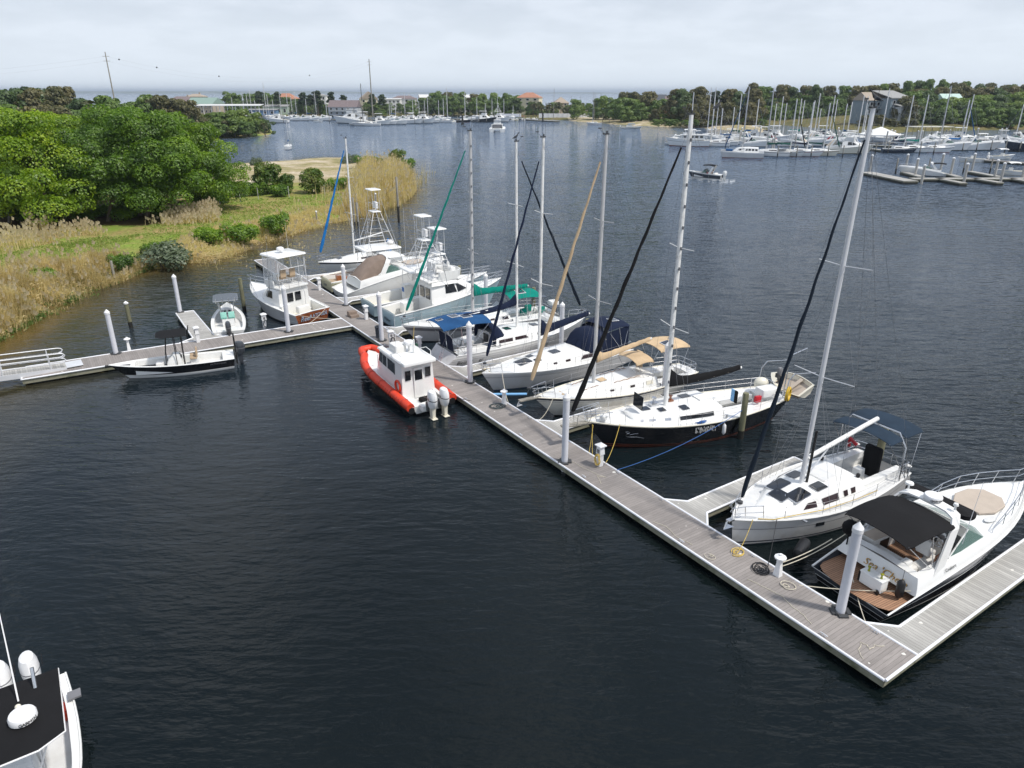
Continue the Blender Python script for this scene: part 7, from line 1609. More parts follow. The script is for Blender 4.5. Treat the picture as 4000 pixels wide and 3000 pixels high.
# distant marina (left of centre)
far_conv('long white motor yacht moored left of the low blue shed', *at_stern(1128, 479, 178, 14), G4, ht=False)
far_small('white runabout raised at the end of a float', W(1225, 477), 0.1, 6, G4, eng=False)
far_conv('big white flybridge yacht with outriggers before the brown-roofed house', *at_stern(1432, 482, 176, 20), G4, outr=8)
far_conv('second big white flybridge yacht overlapping the first, right of it', *at_stern(1470, 489, 178, 17), G4)
fs_('low white racing sloop with a black mast in front of the yachts', at_stern(1488, 491, 180, 16), 326, G3, cover=None, mastm='stripeblack', mr=.14)
for i, (x, y, L, kind, lb) in enumerate([(1518, 487, 13, 'v', 'cream flybridge boat right of the racing sloop'), (1545, 486, 9, 'c', 'small cruiser tucked beside the cream flybridge boat'), (1585, 485, 11, 'c', 'white cruiser with dark windscreen in the distant marina'), (1642, 482, 13, 'v', 'white flybridge boat before the pale palms'),
        (1690, 481, 14, 'v', 'flybridge boat with sloping white front in the distant marina'), (1712, 479, 8, 'c', 'small cruiser at the end of the flybridge boats'), (1928, 478, 15, 'v', 'black-hulled flybridge boat with white house in the distant marina'), (1983, 476, 14, 'w', 'white fishing boat with a tower behind the power catamaran')]):
    a = at_bow(x, y, -8, L)
    if kind == 'c': far_cruiser(lb, *a, G4)
    else: far_conv(lb, *a, G4, hullm='hullblack' if 'black-hulled' in lb else 'gel', tow=2.2 if kind == 'w' else None, outr=5 if kind == 'w' else 0)
fs_('white sloop left of the tiny white stern in the distant marina', at_bow(1765, 479, -8, 10), 341, G3, cover='cvnavy')
far_small('boat showing a tiny white rounded stern in the distant marina', W(1771, 481), radians(85), 6.5, G4, eng=False)
fs_('dark-hulled sloop beside the channel post', at_bow(1833, 478, -6, 9.5), 305 + 40, G3, hull='hullblack', cover='cvwhite')
for i, (x, m_, lb) in enumerate([(2000, 'gel', 'small white boat right of the fishing tower'), (2018, 'hullcream', 'small yellowish boat in the distant marina'), (2046, 'gel', 'small boat under a maroon cover rack'), (2068, 'hullnavy', 'small dark boat by the low wooden quay'), (2095, 'gel', 'white boat hauled beside the quay')]):
    far_small(lb, W(x, 474 - i), radians(80 + 8 * i), 7, G4, hullm=m_, ttop=['cvwhite', 'cvblue', 'cvred', 'cvnavy', None][i])
left_masts = [(915, 458, 380), (957, 460, 360), (975, 462, 372), (988, 460, 350), (1002, 461, 392), (1045, 462, 320), (1052, 461, 370), (1071, 460, 390), (1103, 462, 355), (1130, 465, 347), (1143, 460, 376), (1160, 461, 358), (1202, 463, 386), (1237, 463, 360), (1277, 463, 376), (1523, 466, 400), (1532, 465, 396), (1545, 466, 392), (1585, 466, 358), (1613, 464, 388), (1640, 465, 395), (1660, 465, 392), (1674, 465, 376), (1716, 463, 390), (1732, 465, 384), (1862, 462, 380), (1896, 463, 404), (1922, 462, 385), (1967, 463, 386), (2004, 463, 412)]
for i, (x, y, yt) in enumerate(left_masts):
    hd = R.choice([170, -10, 80, 165]); L = R.uniform(9, 11); p = W(x, y); a = (Vector((p.x - cos(radians(hd)) * L * .6, p.y - sin(radians(hd)) * L * .6, 0)), radians(hd), L)
    fs_('white sloop under the %s mast from the left in the distant marina' % ORD(i), a, yt, G3, cover=R.choice(['cvnavy', 'cvwhite', 'cvblue', None]), mr=.13)
# right-hand low docks
def strip(p, q, w):
    """plan strip between two picture points, w metres wide, as picture-free world points"""
    a, b_ = W(*p, .45), W(*q, .45); d = (b_ - a).normalized(); n = Vector((-d.y, d.x, 0)) * w / 2; return [a + n, b_ + n, b_ - n, a - n]
def strip_dock(lb, p, q, w, bm='farboards', z=.7, group='low docks on the right', piles=None):
    P = strip(p, q, w); c = sum(P, Vector()) / 4; c.z = 0; a, b_ = W(*p, z), W(*q, z); rz_ = atan2(b_.y - a.y, b_.x - a.x); Lh = (b_ - a).length
    o = thing('floating_dock', lb, 'dock', c, rz_, group); MB().box((0, 0, z - .05), (Lh, w, .1)).build('decking', bm, o); MB().box((0, 0, z - .2), (Lh + .02, w + .06, .16)).build('fascia_board', 'fascia', o); MB().box((0, 0, .15), (Lh - .1, w - .1, .7)).build('float', 'float', o); return o
strip_dock('widest pale dock pontoon reaching left on the right-hand water', (3382, 675), (3560, 712), 3.2)
strip_dock('long low walkway across the right-hand water', (3556, 701), (4080, 700), 2.2)
strip_dock('first slanting finger from the long right-hand walkway', (3660, 699), (3765, 719), 1.6); strip_dock('second slanting finger from the long right-hand walkway', (3800, 699), (3908, 717), 1.6)
strip_dock('third slanting finger at the right edge', (3945, 699), (4060, 719), 1.6); strip_dock('finger behind the white cruiser on the right-hand water', (3528, 674), (3600, 694), 1.5); strip_dock('rear finger of the long walkway, far side', (3786, 672), (3905, 694), 1.6)
strip_dock('rear finger between the cruiser stern and the walkway', (3700, 682), (3745, 694), 1.4); strip_dock('brown wooden quay at the right edge with skiffs', (3850, 628), (4060, 642), 2.6, 'brownboards')
strip_dock('far wooden quay behind the sloops of the right basin', (2780, 552), (3500, 572), 2.0); strip_dock('wooden pontoon left of the navy-hulled sloop', (3395, 582), (3470, 592), 1.6); strip_dock('far quay behind the right-edge yachts', (3560, 566), (4080, 560), 2.0)
strip_dock('quay of the distant marina', (1040, 466), (1560, 468), 3, bm='farboards'); strip_dock('second quay of the distant marina', (1560, 467), (2110, 464), 3); strip_dock('low wooden quay before the white fence', (2060, 468), (2178, 474), 4)
mat('pileconc', (.46, .44, .40), .85, var=.12, scale=1, dirt=(.25, .23, .19), dirt_amt=.5)
cp = thing('concrete_pile', '', 'pile'); MB().lathe((0, 0, 0), [(.27, -1.5), (.27, 1)], 8).build('post', 'pileconc', cp); MB().lathe((0, 0, 1), [(.32, -.03), (.32, .02), (.01, .06)], 8).build('cap', 'whitepaint', cp); first = True
cpl = [(3395, 676, 607), (3534, 674, 604), (3572, 694, 621), (3598, 719, 646), (3670, 680, 602), (3710, 692, 618), (3763, 719, 640), (3793, 675, 601), (3882, 700, 626), (3906, 717, 638), (3990, 705, 640),
       (2775, 565, 500), (2788, 555, 501), (2888, 560, 512), (2893, 556, 500), (2965, 556, 500), (3014, 590, 540), (3022, 580, 520), (3104, 575, 522), (3140, 565, 518), (3152, 560, 495), (3268, 552, 500), (3272, 556, 512), (3456, 580, 513), (3476, 556, 508), (3488, 560, 512), (3580, 552, 512), (3597, 552, 512), (3690, 545, 508), (3705, 545, 508), (3793, 548, 505), (3812, 548, 502), (3905, 545, 504), (3922, 545, 502), (3998, 545, 503)]
for i, (x, y, yt) in enumerate(cpl):
    p = W(x, y); v = 1500 - yt; h_ = H_CAM + (-F_PX * sin(PITCH) + v * cos(PITCH)) * p.y / (F_PX * cos(PITCH) + v * sin(PITCH))
    o = cp if first else copy_tree(cp); first = False; o.location = p; o.scale = (1.0, 1.0, h_); tag(o, 'round concrete pile with white cap in the right-hand docks', 'pile', 'concrete piles of the right-hand docks')
wl = [(3497, 680, 619), (3623, 676, 618), (3761, 676, 619), (3865, 678, 619), (2834, 577, 543), (3036, 615, 570), (3110, 616, 568), (3167, 614, 568), (3232, 612, 568), (3290, 616, 568), (3350, 606, 560), (3418, 602, 556), (3467, 600, 556), (3533, 598, 556), (3590, 608, 552), (3645, 605, 556), (3758, 592, 558), (3812, 594, 547), (3868, 590, 547), (3922, 600, 548), (3980, 594, 553), (1288, 483, 448), (1050, 480, 452), (1108, 480, 455), (1410, 490, 455), (1450, 487, 452), (1520, 486, 458), (1555, 485, 450), (1621, 483, 456), (1655, 482, 455), (1688, 481, 452), (1788, 481, 452), (1842, 480, 452), (1870, 480, 456), (1900, 480, 455), (2029, 474, 445), (2046, 473, 443)]
wp = None
for x, y, yt in wl:
    p = W(x, y); v = 1500 - yt; h_ = H_CAM + (-F_PX * sin(PITCH) + v * cos(PITCH)) * p.y / (F_PX * cos(PITCH) + v * sin(PITCH))
    if wp is None: wp = wood_pile(p, 1.0, '', .17, mname='pilewoodgrey', wet=.35, group=''); o = wp
    else: o = copy_tree(wp)
    o.location = p; o.scale = (1, 1, h_); far_ = y < 500
    tag(o, 'wooden mooring pile in front of the distant marina' if far_ else 'wooden mooring pile in front of the right basin', 'pile', 'mooring piles of the distant marina' if far_ else 'mooring piles of the right basin')
for x, y, lb in ((1807, 487, 'thick black channel post standing in the water left of the power catamaran'), (2120, 475, 'thick black channel post beside the low wooden quay')):
    t = thing('channel_post', lb, 'post', W(x, y)); MB().lathe((0, 0, 0), [(1.0, -1), (1.0, .8), (.5, .8), (.5, 5.2), (.3, 5.4)], 8).build('post', 'pilewet', t)
loc = W(3702, 690); express('white cruiser with radar arch moored on the right-hand walkway', loc, radians(152), 10.5, 3.3, bands=[(-1, .12, 1), (.12, 1, 0)], mats=['gel', 'bottomblack', 'gel'], lod=1, plat='gel', sole='gelcream')
far_small('white skiff with two outboards beside the brown quay', W(3850, 634), radians(170), 7.0); far_small('white open boat with black shade top behind the brown quay', W(3862, 622), radians(5), 7.5, ttop='cvwhite')
far_small('white pontoon boat at the right edge of the walkway', W(4010, 684), radians(178), 7.5, ttop='cvwhite')
t = thing('marquee', 'white peaked marquee tent in the right basin', 'tent', W(3430, 562), 0); MB().loft([[(x * k_, y * k_, z) for x, y in ((-6, -4), (6, -4), (6, 4), (-6, 4))] for z, k_ in ((3.0, 1), (3.4, 1), (6.0, .03))]).build('canopy', 'cvwhite', t)
k = MB()
for x in (-5.8, 0, 5.8):
    for y in (-3.8, 3.8): k.tube([(x, y, 0), (x, y, 3)], .08, 5)
k.build('tent_pole', 'alu', t); MB().box((0, 0, .4), (11, 7, .2)).build('platform', 'farboards', t)
t = thing('boat_canopy', 'flat pale canopy roof over stored boats at the right shore', 'canopy', W(3620, 545), 0.02); MB().box((0, 0, 5.0), (17, 6, .25)).build('roof', 'gelcream', t)
k = MB()
for x in (-8, -3, 3, 8):
    for y in (-2.7, 2.7): k.tube([(x, y, -1), (x, y, 5)], .12, 6)
k.build('post', 'pilewood', t)
# ------------------------------------------------------------ vegetation
def leaf_mat(name, cols, trans=.35):
    m = bpy.data.materials.new(name); m.use_nodes = True; nt = m.node_tree; nt.nodes.clear(); MT[name] = m
    t = N(nt, 'ShaderNodeTexCoord'); g = N(nt, 'ShaderNodeNewGeometry'); oi = N(nt, 'ShaderNodeObjectInfo')
    n = N(nt, 'ShaderNodeTexNoise'); n.inputs['Scale'].default_value = .45; n.inputs['Detail'].default_value = 3; nt.links.new(g.outputs['Position'], n.inputs['Vector'])
    f = math_n(nt, 'ADD', math_n(nt, 'MULTIPLY', n.outputs[0], .75), math_n(nt, 'MULTIPLY', g.outputs['Random Per Island'], .22))
    f = math_n(nt, 'ADD', f, math_n(nt, 'MULTIPLY', math_n(nt, 'SUBTRACT', oi.outputs['Random'], .5), .22))
    c = ramp(nt, f, [(.28 + .44 * i / (len(cols) - 1), cc) for i, cc in enumerate(cols)])
    d = N(nt, 'ShaderNodeBsdfDiffuse'); tr = N(nt, 'ShaderNodeBsdfTranslucent'); mx = N(nt, 'ShaderNodeMixShader'); gl = N(nt, 'ShaderNodeBsdfGlossy'); gl.inputs['Roughness'].default_value = .5
    m2 = N(nt, 'ShaderNodeMixShader'); m2.inputs[0].default_value = .04
    nt.links.new(c, d.inputs[0]); nt.links.new(mixrgb(nt, c, (1.0, 1.1, .6), 1.0, 'MULTIPLY'), tr.inputs[0]); mx.inputs[0].default_value = trans
    nt.links.new(d.outputs[0], mx.inputs[1]); nt.links.new(tr.outputs[0], mx.inputs[2]); nt.links.new(mx.outputs[0], m2.inputs[1]); nt.links.new(gl.outputs[0], m2.inputs[2])
    o = N(nt, 'ShaderNodeOutputMaterial'); nt.links.new(m2.outputs[0], o.inputs[0]); return m
leaf_mat('leafbright', [(.07, .145, .010), (.15, .26, .012), (.25, .38, .014), (.38, .48, .02)], .45)
leaf_mat('leafmid', [(.055, .12, .010), (.11, .215, .014), (.175, .30, .018), (.26, .38, .02)], .45)
leaf_mat('leafdark', [(.03, .065, .016), (.05, .105, .02), (.08, .15, .026)])
leaf_mat('leafoak', [(.075, .085, .03), (.115, .115, .042), (.17, .155, .06), (.21, .18, .08)])
leaf_mat('leafpine', [(.02, .045, .015), (.035, .065, .02), (.055, .085, .025)])
leaf_mat('leafpalm', [(.05, .06, .02), (.08, .09, .03), (.16, .13, .06)])
leaf_mat('leafgrey', [(.09, .12, .07), (.13, .17, .10), (.17, .21, .12)])
leaf_mat('leafbush', [(.03, .07, .01), (.06, .125, .012), (.11, .19, .014), (.17, .19, .035)])
leaf_mat('reedstraw', [(.46, .36, .17), (.70, .55, .29), (.82, .67, .40), (.58, .54, .22)], .5)
leaf_mat('reedgreen', [(.06, .11, .02), (.10, .18, .03), (.22, .24, .08)], .3)
leaf_mat('tuft', [(.20, .30, .05), (.30, .38, .08), (.42, .40, .16)], .3)
leaf_mat('farmid', [(.085, .15, .035), (.14, .22, .05), (.21, .29, .065)]); leaf_mat('farbright', [(.11, .18, .035), (.18, .26, .05), (.26, .33, .07)]); leaf_mat('fardark', [(.06, .105, .035), (.095, .15, .045), (.14, .20, .06)])
leaf_mat('plume', [(.55, .45, .30), (.70, .58, .42)], .3)
mat('bark', (.13, .10, .075), .9, var=.3, scale=4, stretch=(6, 6, 1), bump=.8); mat('barkpale', (.30, .27, .22), .9, var=.3, scale=4, stretch=(6, 6, 1), bump=.8)
def crown_mesh(name, blobs, n, size, rr, flat=.35, shell=.5, droop=0.0, up=.4):
    """leaf clumps spread through a set of blobs (centre, radii)"""
    V = []; F = []; wts = [b_[1][0] * b_[1][1] + b_[1][0] * b_[1][2] for b_ in blobs]; tot = sum(wts)
    for (c, r), w_ in zip(blobs, wts):
        for _ in range(int(n * w_ / tot)):
            while True:
                d = Vector((rr.gauss(0, 1), rr.gauss(0, 1), rr.gauss(0, 1)))
                if d.length > .1: break
            d.normalize()
            if d.z < -.35 and rr.random() < .6: d.z = -d.z
            k_ = shell + (1 - shell) * rr.random() ** .6; k_ *= 1 + .12 * sin(d.x * 5 + c[0]) * cos(d.y * 4 + c[1])
            p = Vector((c[0] + d.x * r[0] * k_, c[1] + d.y * r[1] * k_, c[2] + d.z * r[2] * k_))
            nrm = (d + Vector((rr.uniform(-1, 1), rr.uniform(-1, 1), rr.uniform(-.5, 1) + up)) * .75).normalized()
            u = nrm.orthogonal().normalized(); a = rr.uniform(0, 6.28); w2 = nrm.cross(u); u2 = u * cos(a) + w2 * sin(a); v2 = nrm.cross(u2)
            s_ = size * rr.uniform(.4, 1.35); o = len(V)
            V += [p - u2 * s_ * .5 - v2 * s_ * .12, p - v2 * s_ * .35 + u2 * .1 * s_, p + u2 * s_ * .55 + Vector((0, 0, -droop * s_)), p + v2 * s_ * .35]; F.append((o, o + 1, o + 2, o + 3))
    me = bpy.data.meshes.new(name); me.from_pydata([tuple(v) for v in V], [], F); me.update(); return me
def branch(mb, a, d, L, r, depth, rr, ends):
    pts = [a]; p = a.copy(); dd = d.copy()
    for i in range(4):
        dd = (dd + Vector((rr.uniform(-.22, .22), rr.uniform(-.22, .22), rr.uniform(-.05, .12)))).normalized(); p = p + dd * L / 4; pts.append(p.copy())
    mb.tube(pts, [r, r * .85, r * .7, r * .58, r * .45], 6 if depth else 8)
    ends.append((p.copy(), dd.copy()))
    if depth < 2:
        for k_ in range(3 if depth == 0 else 2):
            a2 = rr.uniform(0, 6.28); q = (dd + Vector((cos(a2), sin(a2), rr.uniform(-.1, .3))) * .9).normalized(); branch(mb, pts[2 + k_ % 2 + (1 if k_ else 0)] if depth else pts[4], q, L * rr.uniform(.55, .75), r * .5, depth + 1, rr, ends)
def make_tree(kind, seed, H, CR, leafm, nleaf, lsize, barkm='bark', trunk_f=.3, name='tree', lobes=14):
    rr = random.Random(seed); root = thing(name, '', 'tree'); mb = MB(); ends = []
    if kind == 'broad':
        nt_ = rr.choice([1, 2, 2])
        for q in range(nt_): branch(mb, Vector((rr.uniform(-.4, .4) * (nt_ > 1), rr.uniform(-.3, .3), -.3)), Vector((rr.uniform(-.2, .2), rr.uniform(-.2, .2), 1)), H * .42, H * .024, 0, rr, ends)
        blobs = [((0, 0, H * (.56 if lobes > 24 else .46)), (CR * .66, CR * .66, H * (.28 if lobes > 24 else .40)))]
        for i in range(lobes):
            a = i * 2.4 + rr.uniform(-.4, .4); q = rr.uniform(.4, .95) if i % 3 else rr.uniform(.1, .5); z = H * (rr.uniform(.20 if lobes > 24 else .1, .74) if i % 3 else rr.uniform(.74, .92)); s_ = rr.uniform(.13, .32)
            blobs.append(((cos(a) * CR * q, sin(a) * CR * q, z), (CR * s_ * 1.15, CR * s_ * 1.15, CR * s_ * .8)))
        me = crown_mesh('crown', blobs, nleaf, lsize, rr, shell=.72)
    elif kind == 'pine':
        mb.tube([(0, 0, -.3), (rr.uniform(-.3, .3), .1, H * .5), (rr.uniform(-.5, .5), 0, H * .95)], [H * .014, H * .011, H * .004], 6); blobs = []
        for i in range(12):
            a = i * 2.4; z = H * (.5 + .46 * i / 12); q = CR * (1 - .55 * i / 12) * rr.uniform(.3, .7); x, y = cos(a) * q, sin(a) * q; mb.tube([(0, 0, z - .5), (x, y, z)], [.07, .03], 4); blobs.append(((x, y, z), (CR * .42, CR * .42, CR * .22)))
        me = crown_mesh('crown', blobs, nleaf, lsize, rr, shell=.4)
    elif kind == 'palm':
        mb.tube([(0, 0, -.3), (.15, 0, H * .5), (0, .1, H * .86)], [.24, .19, .2], 7); V = []; F = []
        for i in range(46):
            a = rr.uniform(0, 6.28); e = rr.uniform(-.9, 1.2); L = CR * rr.uniform(.75, 1.1); dx, dy = cos(a), sin(a)
            for s0, s1 in ((-.5, -.12), (-.12, .12), (.12, .5)):
                o = len(V); c = Vector((0, 0.1, H * .86)); 
                for t_, ww in ((.35, .12), (.7, 1), (1.0, .55)):
                    zz = L * (sin(e) * t_ - .45 * t_ * t_); hh = L * cos(e * .6) * t_
                    for s_ in (s0, s1): V.append((dx * hh - dy * s_ * ww * L * .45, dy * hh + dx * s_ * ww * L * .45, c.z + zz + .06 * rr.uniform(-1, 1) - abs(s_) * .25 * L * .5))
                F += [(o, o + 1, o + 3, o + 2), (o + 2, o + 3, o + 5, o + 4)]
        me = bpy.data.meshes.new('crown'); me.from_pydata(V, [], F); me.update()
    else:   # bush
        for i in range(7): a = i * .9; mb.tube([(cos(a) * .2, sin(a) * .2, -.2), (cos(a) * CR * .4, sin(a) * CR * .4, H * .55)], [.07, .03], 4)
        blobs = [((0, 0, H * .45), (CR * .8, CR * .8, H * .5))] + [((rr.uniform(-.6, .6) * CR, rr.uniform(-.6, .6) * CR, H * rr.uniform(.3, .8)), (CR * .4, CR * .4, CR * .35)) for _ in range(lobes)]
        me = crown_mesh('crown', blobs, nleaf, lsize, rr, shell=.6)
    mb.build('trunk', barkm, root); me.materials.append(MT[leafm]); o = bpy.data.objects.new('crown', me); COL.objects.link(o); o.parent = root; return root
USED = set()
def put(proto, p, sc, lb, grp, cat='tree', sz=None, name=None):
    o = proto if proto.name not in USED else copy_tree(proto); USED.add(proto.name)
    o.location = p; s_ = sc; o.scale = (s_, s_, sz or s_); o.rotation_euler.z = R.uniform(0, 6.28); tag(o, lb, cat, grp); return o
# near trees on the left bank (heights in metres)
NA = make_tree('broad', 3, 15, 7.6, 'leafbright', 46000, .31, lobes=60); NB = make_tree('broad', 8, 15, 7.4, 'leafmid', 46000, .30, lobes=60); NC = make_tree('broad', 14, 13, 6.2, 'leafbright', 36000, .30, 'barkpale', lobes=50)
near = [(NA, 190, 890, 1.02, 'yellow-green broadleaf tree with the thick leaning trunk at the reed edge'), (NC, 40, 870, .95, 'low yellow-green tree at the left edge of the picture behind the reeds'), (NB, 420, 868, .86, 'mid green tree between the two big clumps'),
        (NB, 575, 858, 1.0, 'dark green tree with the pale-footed trunk above the bare earth'), (NB, 690, 850, .98, 'full green tree left of the outermost crown'), (NA, 800, 822, .86, 'outermost bright green tree of the clump, by the open field'),
        (NC, 95, 800, 1.15, 'tall tree behind the yellow-green one, left part of the clump'), (NA, 300, 805, .95, 'tree rising behind the gap of the clump'), (NB, 500, 805, 1.02, 'tree behind the dark green one, in the second row'), (NC, 640, 800, 1.1, 'second row tree topping the right half of the clump'),
        (NA, -120, 880, 1.0, 'tree half outside the left edge of the picture'), (NC, 20, 745, 1.0, 'pale green tree deep behind the left clump')]
for pr, x, y, s_, lb in near: put(pr, W(x, y, .7), s_, lb, 'broadleaf trees on the near bank')
UN = [(240, 862), (330, 868), (120, 872), (480, 862), (520, 846), (640, 846), (60, 858), (760, 838), (-30, 868), (400, 846), (590, 838), (180, 850)]
BU = make_tree('bush', 21, 5.5, 2.6, 'leafbush', 5000, .36, name='bush', lobes=9); BG = make_tree('bush', 22, 1.6, 2.4, 'leafgrey', 2500, .25, name='bush', lobes=6); BM = make_tree('bush', 23, 3.0, 2.6, 'leafmid', 3200, .32, name='bush', lobes=9)
for pr, x, y, s_, sz, lb in [(BU, 1055, 765, 1.05, 1.15, 'tallest leafy bush on the field edge, with a pointed top'), (BU, 1220, 762, 1.0, .92, 'rounded dark green bush right of the tallest one'), (BU, 1120, 765, .7, .75, 'lower bush between the two tall ones'), (BM, 1095, 775, .8, .8, 'small bush at the foot of the tall pointed bush'), (BM, 1005, 770, .75, .9, 'bush left of the tall pointed one'),
        (BM, 850, 800, 1.2, 1.2, 'low wide bush next to the outermost bright tree'), (BM, 790, 805, 1.0, 1.1, 'bush at the foot of the outermost bright tree'), (BM, 940, 775, .8, 1.0, 'small bush beside a fence post on the field edge'), (BM, 1300, 750, .75, .8, 'first bush of the low hedge before the tall reeds'), (BM, 1345, 745, .75, .8, 'second bush of the low hedge before the tall reeds'), (BM, 1390, 740, .75, .85, 'third bush of the low hedge before the tall reeds'), (BM, 1262, 755, .7, .75, 'bush joining the rounded one to the low hedge'),
        (BG, 640, 1032, 1.4, 1.3, 'grey-green shrub overhanging the water at the bend'), (BM, 610, 1010, .6, .6, 'light green shrub above the grey-green one'), (BM, 820, 960, .9, .75, 'bright green shrub in the shore grass'), (BM, 945, 950, .9, .8, 'green shrub at the water right of the bright one'), (BM, 1080, 915, .8, .9, 'dark shrub on the shore left of the sailboat jib'),
        (BM, 1435, 665, 1.2, 1.1, 'shrub behind the tall reeds, left one'), (BU, 1470, 680, .8, .7, 'dark bush in the tall reeds'), (BU, 1550, 660, .95, .9, 'tall bush at the tip of the spit'), (BM, 1590, 672, .9, 1.0, 'bush beside the one at the tip of the spit'), (BG, 1370, 640, 1.1, 1.4, 'grey shrub on the far side of the spit, right one'), (BG, 830, 650, 1.2, 1.3, 'grey shrub on the far side of the field'), (BG, 760, 652, 1.1, 1.3, 'grey shrub beside the far water, leftmost'), (BG, 1000, 650, .8, 1.2, 'small grey shrub at the far water in mid field'),
        (BM, 160, 1130, .6, .7, 'green shrub growing among the reeds, left'), (BM, 480, 1060, .5, .6, 'green shrub among the reeds by the wooden stake')]: put(pr, W(x, y, .4), s_, lb, 'shrubs of the near bank', 'bush', sz)
for i, (x, y) in enumerate(UN): put(BM if i % 2 else BU, W(x, y, .7), R.uniform(.7, 1.1), 'shadowed undergrowth bush among the trunks of the near trees', 'undergrowth bushes among the near trunks', 'bush', R.uniform(.5, .8))
# reeds: three stands, blades by the ten thousand
def reeds(name, lb, polys, n, h, matn, seed, w=.05, plume=0.0, lean=.12, wild=.3):
    rr = random.Random(seed); V = []; F = []; MI = []; k_ = 0
    areas = []
    for P in polys: xs_ = [p[0] for p in P]; ys_ = [p[1] for p in P]; areas.append((min(xs_), max(xs_), min(ys_), max(ys_), P))
    per = n // len(polys)
    for x0, x1, y0, y1, P in areas:
        c = 0; tries = 0
        while c < per and tries < per * 12:
            tries += 1; x, y = rr.uniform(x0, x1), rr.uniform(y0, y1); d = poly_sd(x, y, P)
            if d < 0 and rr.random() > .04: continue
            dn = noise.noise(Vector((x * .35, y * .35, 1)))
            if rr.random() > .75 + dn * .9: continue
            c += 1; dd = poly_sd(x, y, NEARLAND); z = zbank(x, y, dd); H = h * rr.uniform(.45, 1.15) * (.82 + dn * 1.1) * min(1, .7 + max(0, d) * .3)
            a = rr.uniform(0, 6.28); l = rr.gauss(0, lean) + .05; ll = H * l; b_ = rr.uniform(0, 6.28) if rr.random() < wild else .6
            ux, uy = cos(a) * w / 2, sin(a) * w / 2; lx, ly = cos(b_) * ll, sin(b_) * ll; o = len(V); zb = max(z - .1, -.25)
            V += [(x - ux, y - uy, zb), (x + ux, y + uy, zb), (x + lx * .4 + ux * .8, y + ly * .4 + uy * .8, zb + H * .6), (x + lx * .4 - ux * .8, y + ly * .4 - uy * .8, zb + H * .6), (x + lx, y + ly, zb + H)]
            F += [(o, o + 1, o + 2, o + 3), (o + 3, o + 2, o + 4)]; MI += [0, 0]
            if rr.random() < (.3 if matn == 'reedstraw' else .6):   # a leaf blade
                o = len(V); q = rr.uniform(.3, .8); px, py, pz = x + lx * q * .7, y + ly * q * .7, zb + H * q; a2 = rr.uniform(0, 6.28); ex, ey = cos(a2) * .3, sin(a2) * .3
                V += [(px, py, pz), (px + ex * .5 - ey * .09, py + ey * .5 + ex * .09, pz + .2), (px + ex, py + ey, pz + .12)]; F.append((o, o + 1, o + 2)); MI.append(0)
            if rr.random() < plume:
                o = len(V); px, py, pz = x + lx, y + ly, zb + H; s_ = rr.uniform(.14, .24)
                V += [(px - s_ * .5, py, pz - .1), (px + s_ * .1, py - s_ * .3, pz + .32), (px + s_ * 1.1, py + .1, pz + .12), (px + s_ * .5, py + s_ * .3, pz - .18)]; F.append((o, o + 1, o + 2, o + 3)); MI.append(1)
    me = bpy.data.meshes.new(name); me.from_pydata(V, [], F); me.materials.append(MT[matn]); me.materials.append(MT['plume']); me.polygons.foreach_set('material_index', MI); me.update()
    o = bpy.data.objects.new(name, me); COL.objects.link(o); tag(o, lb, 'reeds', kind='stuff'); return o
def PP(*pp): return [(W(x, y, .3).x, W(x, y, .3).y) for x, y in pp]
SW = PP((-500, 1560), (0, 1318), (170, 1212), (330, 1135), (480, 1092), (560, 1052), (600, 1030), (520, 1032), (420, 1042), (250, 1075), (0, 1135), (-500, 1270))
reeds('reeds', 'tall straw-coloured reeds along the left bank', [SW], 34000, 2.1, 'reedstraw', 5, w=.05, plume=.03)
reeds('reeds', 'green new growth at the foot of the left reeds', [PP((-500, 1570), (0, 1322), (330, 1142), (600, 1040), (600, 1000), (480, 1040), (200, 1110), (0, 1200), (-500, 1400))], 9000, 1.1, 'reedgreen', 6, w=.06, lean=.3, wild=1)
reeds('reeds', 'feathery plumed reeds under the trees', [PP((-300, 1080), (0, 1010), (150, 985), (300, 940), (440, 930), (330, 915), (150, 925), (0, 965), (-300, 1020)), PP((630, 900), (860, 880), (860, 850), (650, 860))], 2600, 2.0, 'reedstraw', 7, w=.06, plume=.6, lean=.15)
reeds('reeds', 'low pale reeds and dead grass along the curving shore', [PP((600, 1045), (720, 1022), (860, 1012), (1010, 948), (1200, 894), (1330, 862), (1400, 845), (1400, 815), (1250, 835), (1100, 862), (900, 905), (740, 935), (640, 985))], 15000, 1.0, 'reedstraw', 8, w=.055, lean=.28, wild=1, plume=.02)
reeds('reeds', 'tall dense reeds on the spit before the point', [PP((1330, 860), (1480, 826), (1560, 798), (1612, 765), (1628, 735), (1600, 690), (1500, 672), (1400, 690), (1370, 740), (1350, 800))], 17000, 3.6, 'reedstraw', 9, w=.075, plume=.06, lean=.08)
reeds('grass_tufts', 'short uneven grass of the near lawn', [PP((560, 1010), (900, 900), (1200, 830), (1380, 800), (1300, 765), (900, 800), (560, 900)), PP((-200, 1150), (0, 1060), (450, 990), (560, 930), (300, 950), (-200, 1050))], 14000, .22, 'tuft', 10, w=.04, lean=.5, wild=1)
# dead mat of reeds at the bend
k = MB(); rr = random.Random(4); c0 = W(770, 1005, .3)
for i in range(260): a = rr.uniform(0, 6.28); p = c0 + Vector((rr.gauss(0, 2.6), rr.gauss(0, 1.3), rr.uniform(0, .5))); d = Vector((cos(a), sin(a), rr.uniform(-.25, .2))) * rr.uniform(.7, 1.6); k.tube([p, p + d * .5 + Vector((0, 0, .08)), p + d], .02, 3)
tag(k.build('dead_reeds', 'reedstraw'), 'tangle of fallen dead reeds at the bend of the shore', 'reeds', kind='stuff')
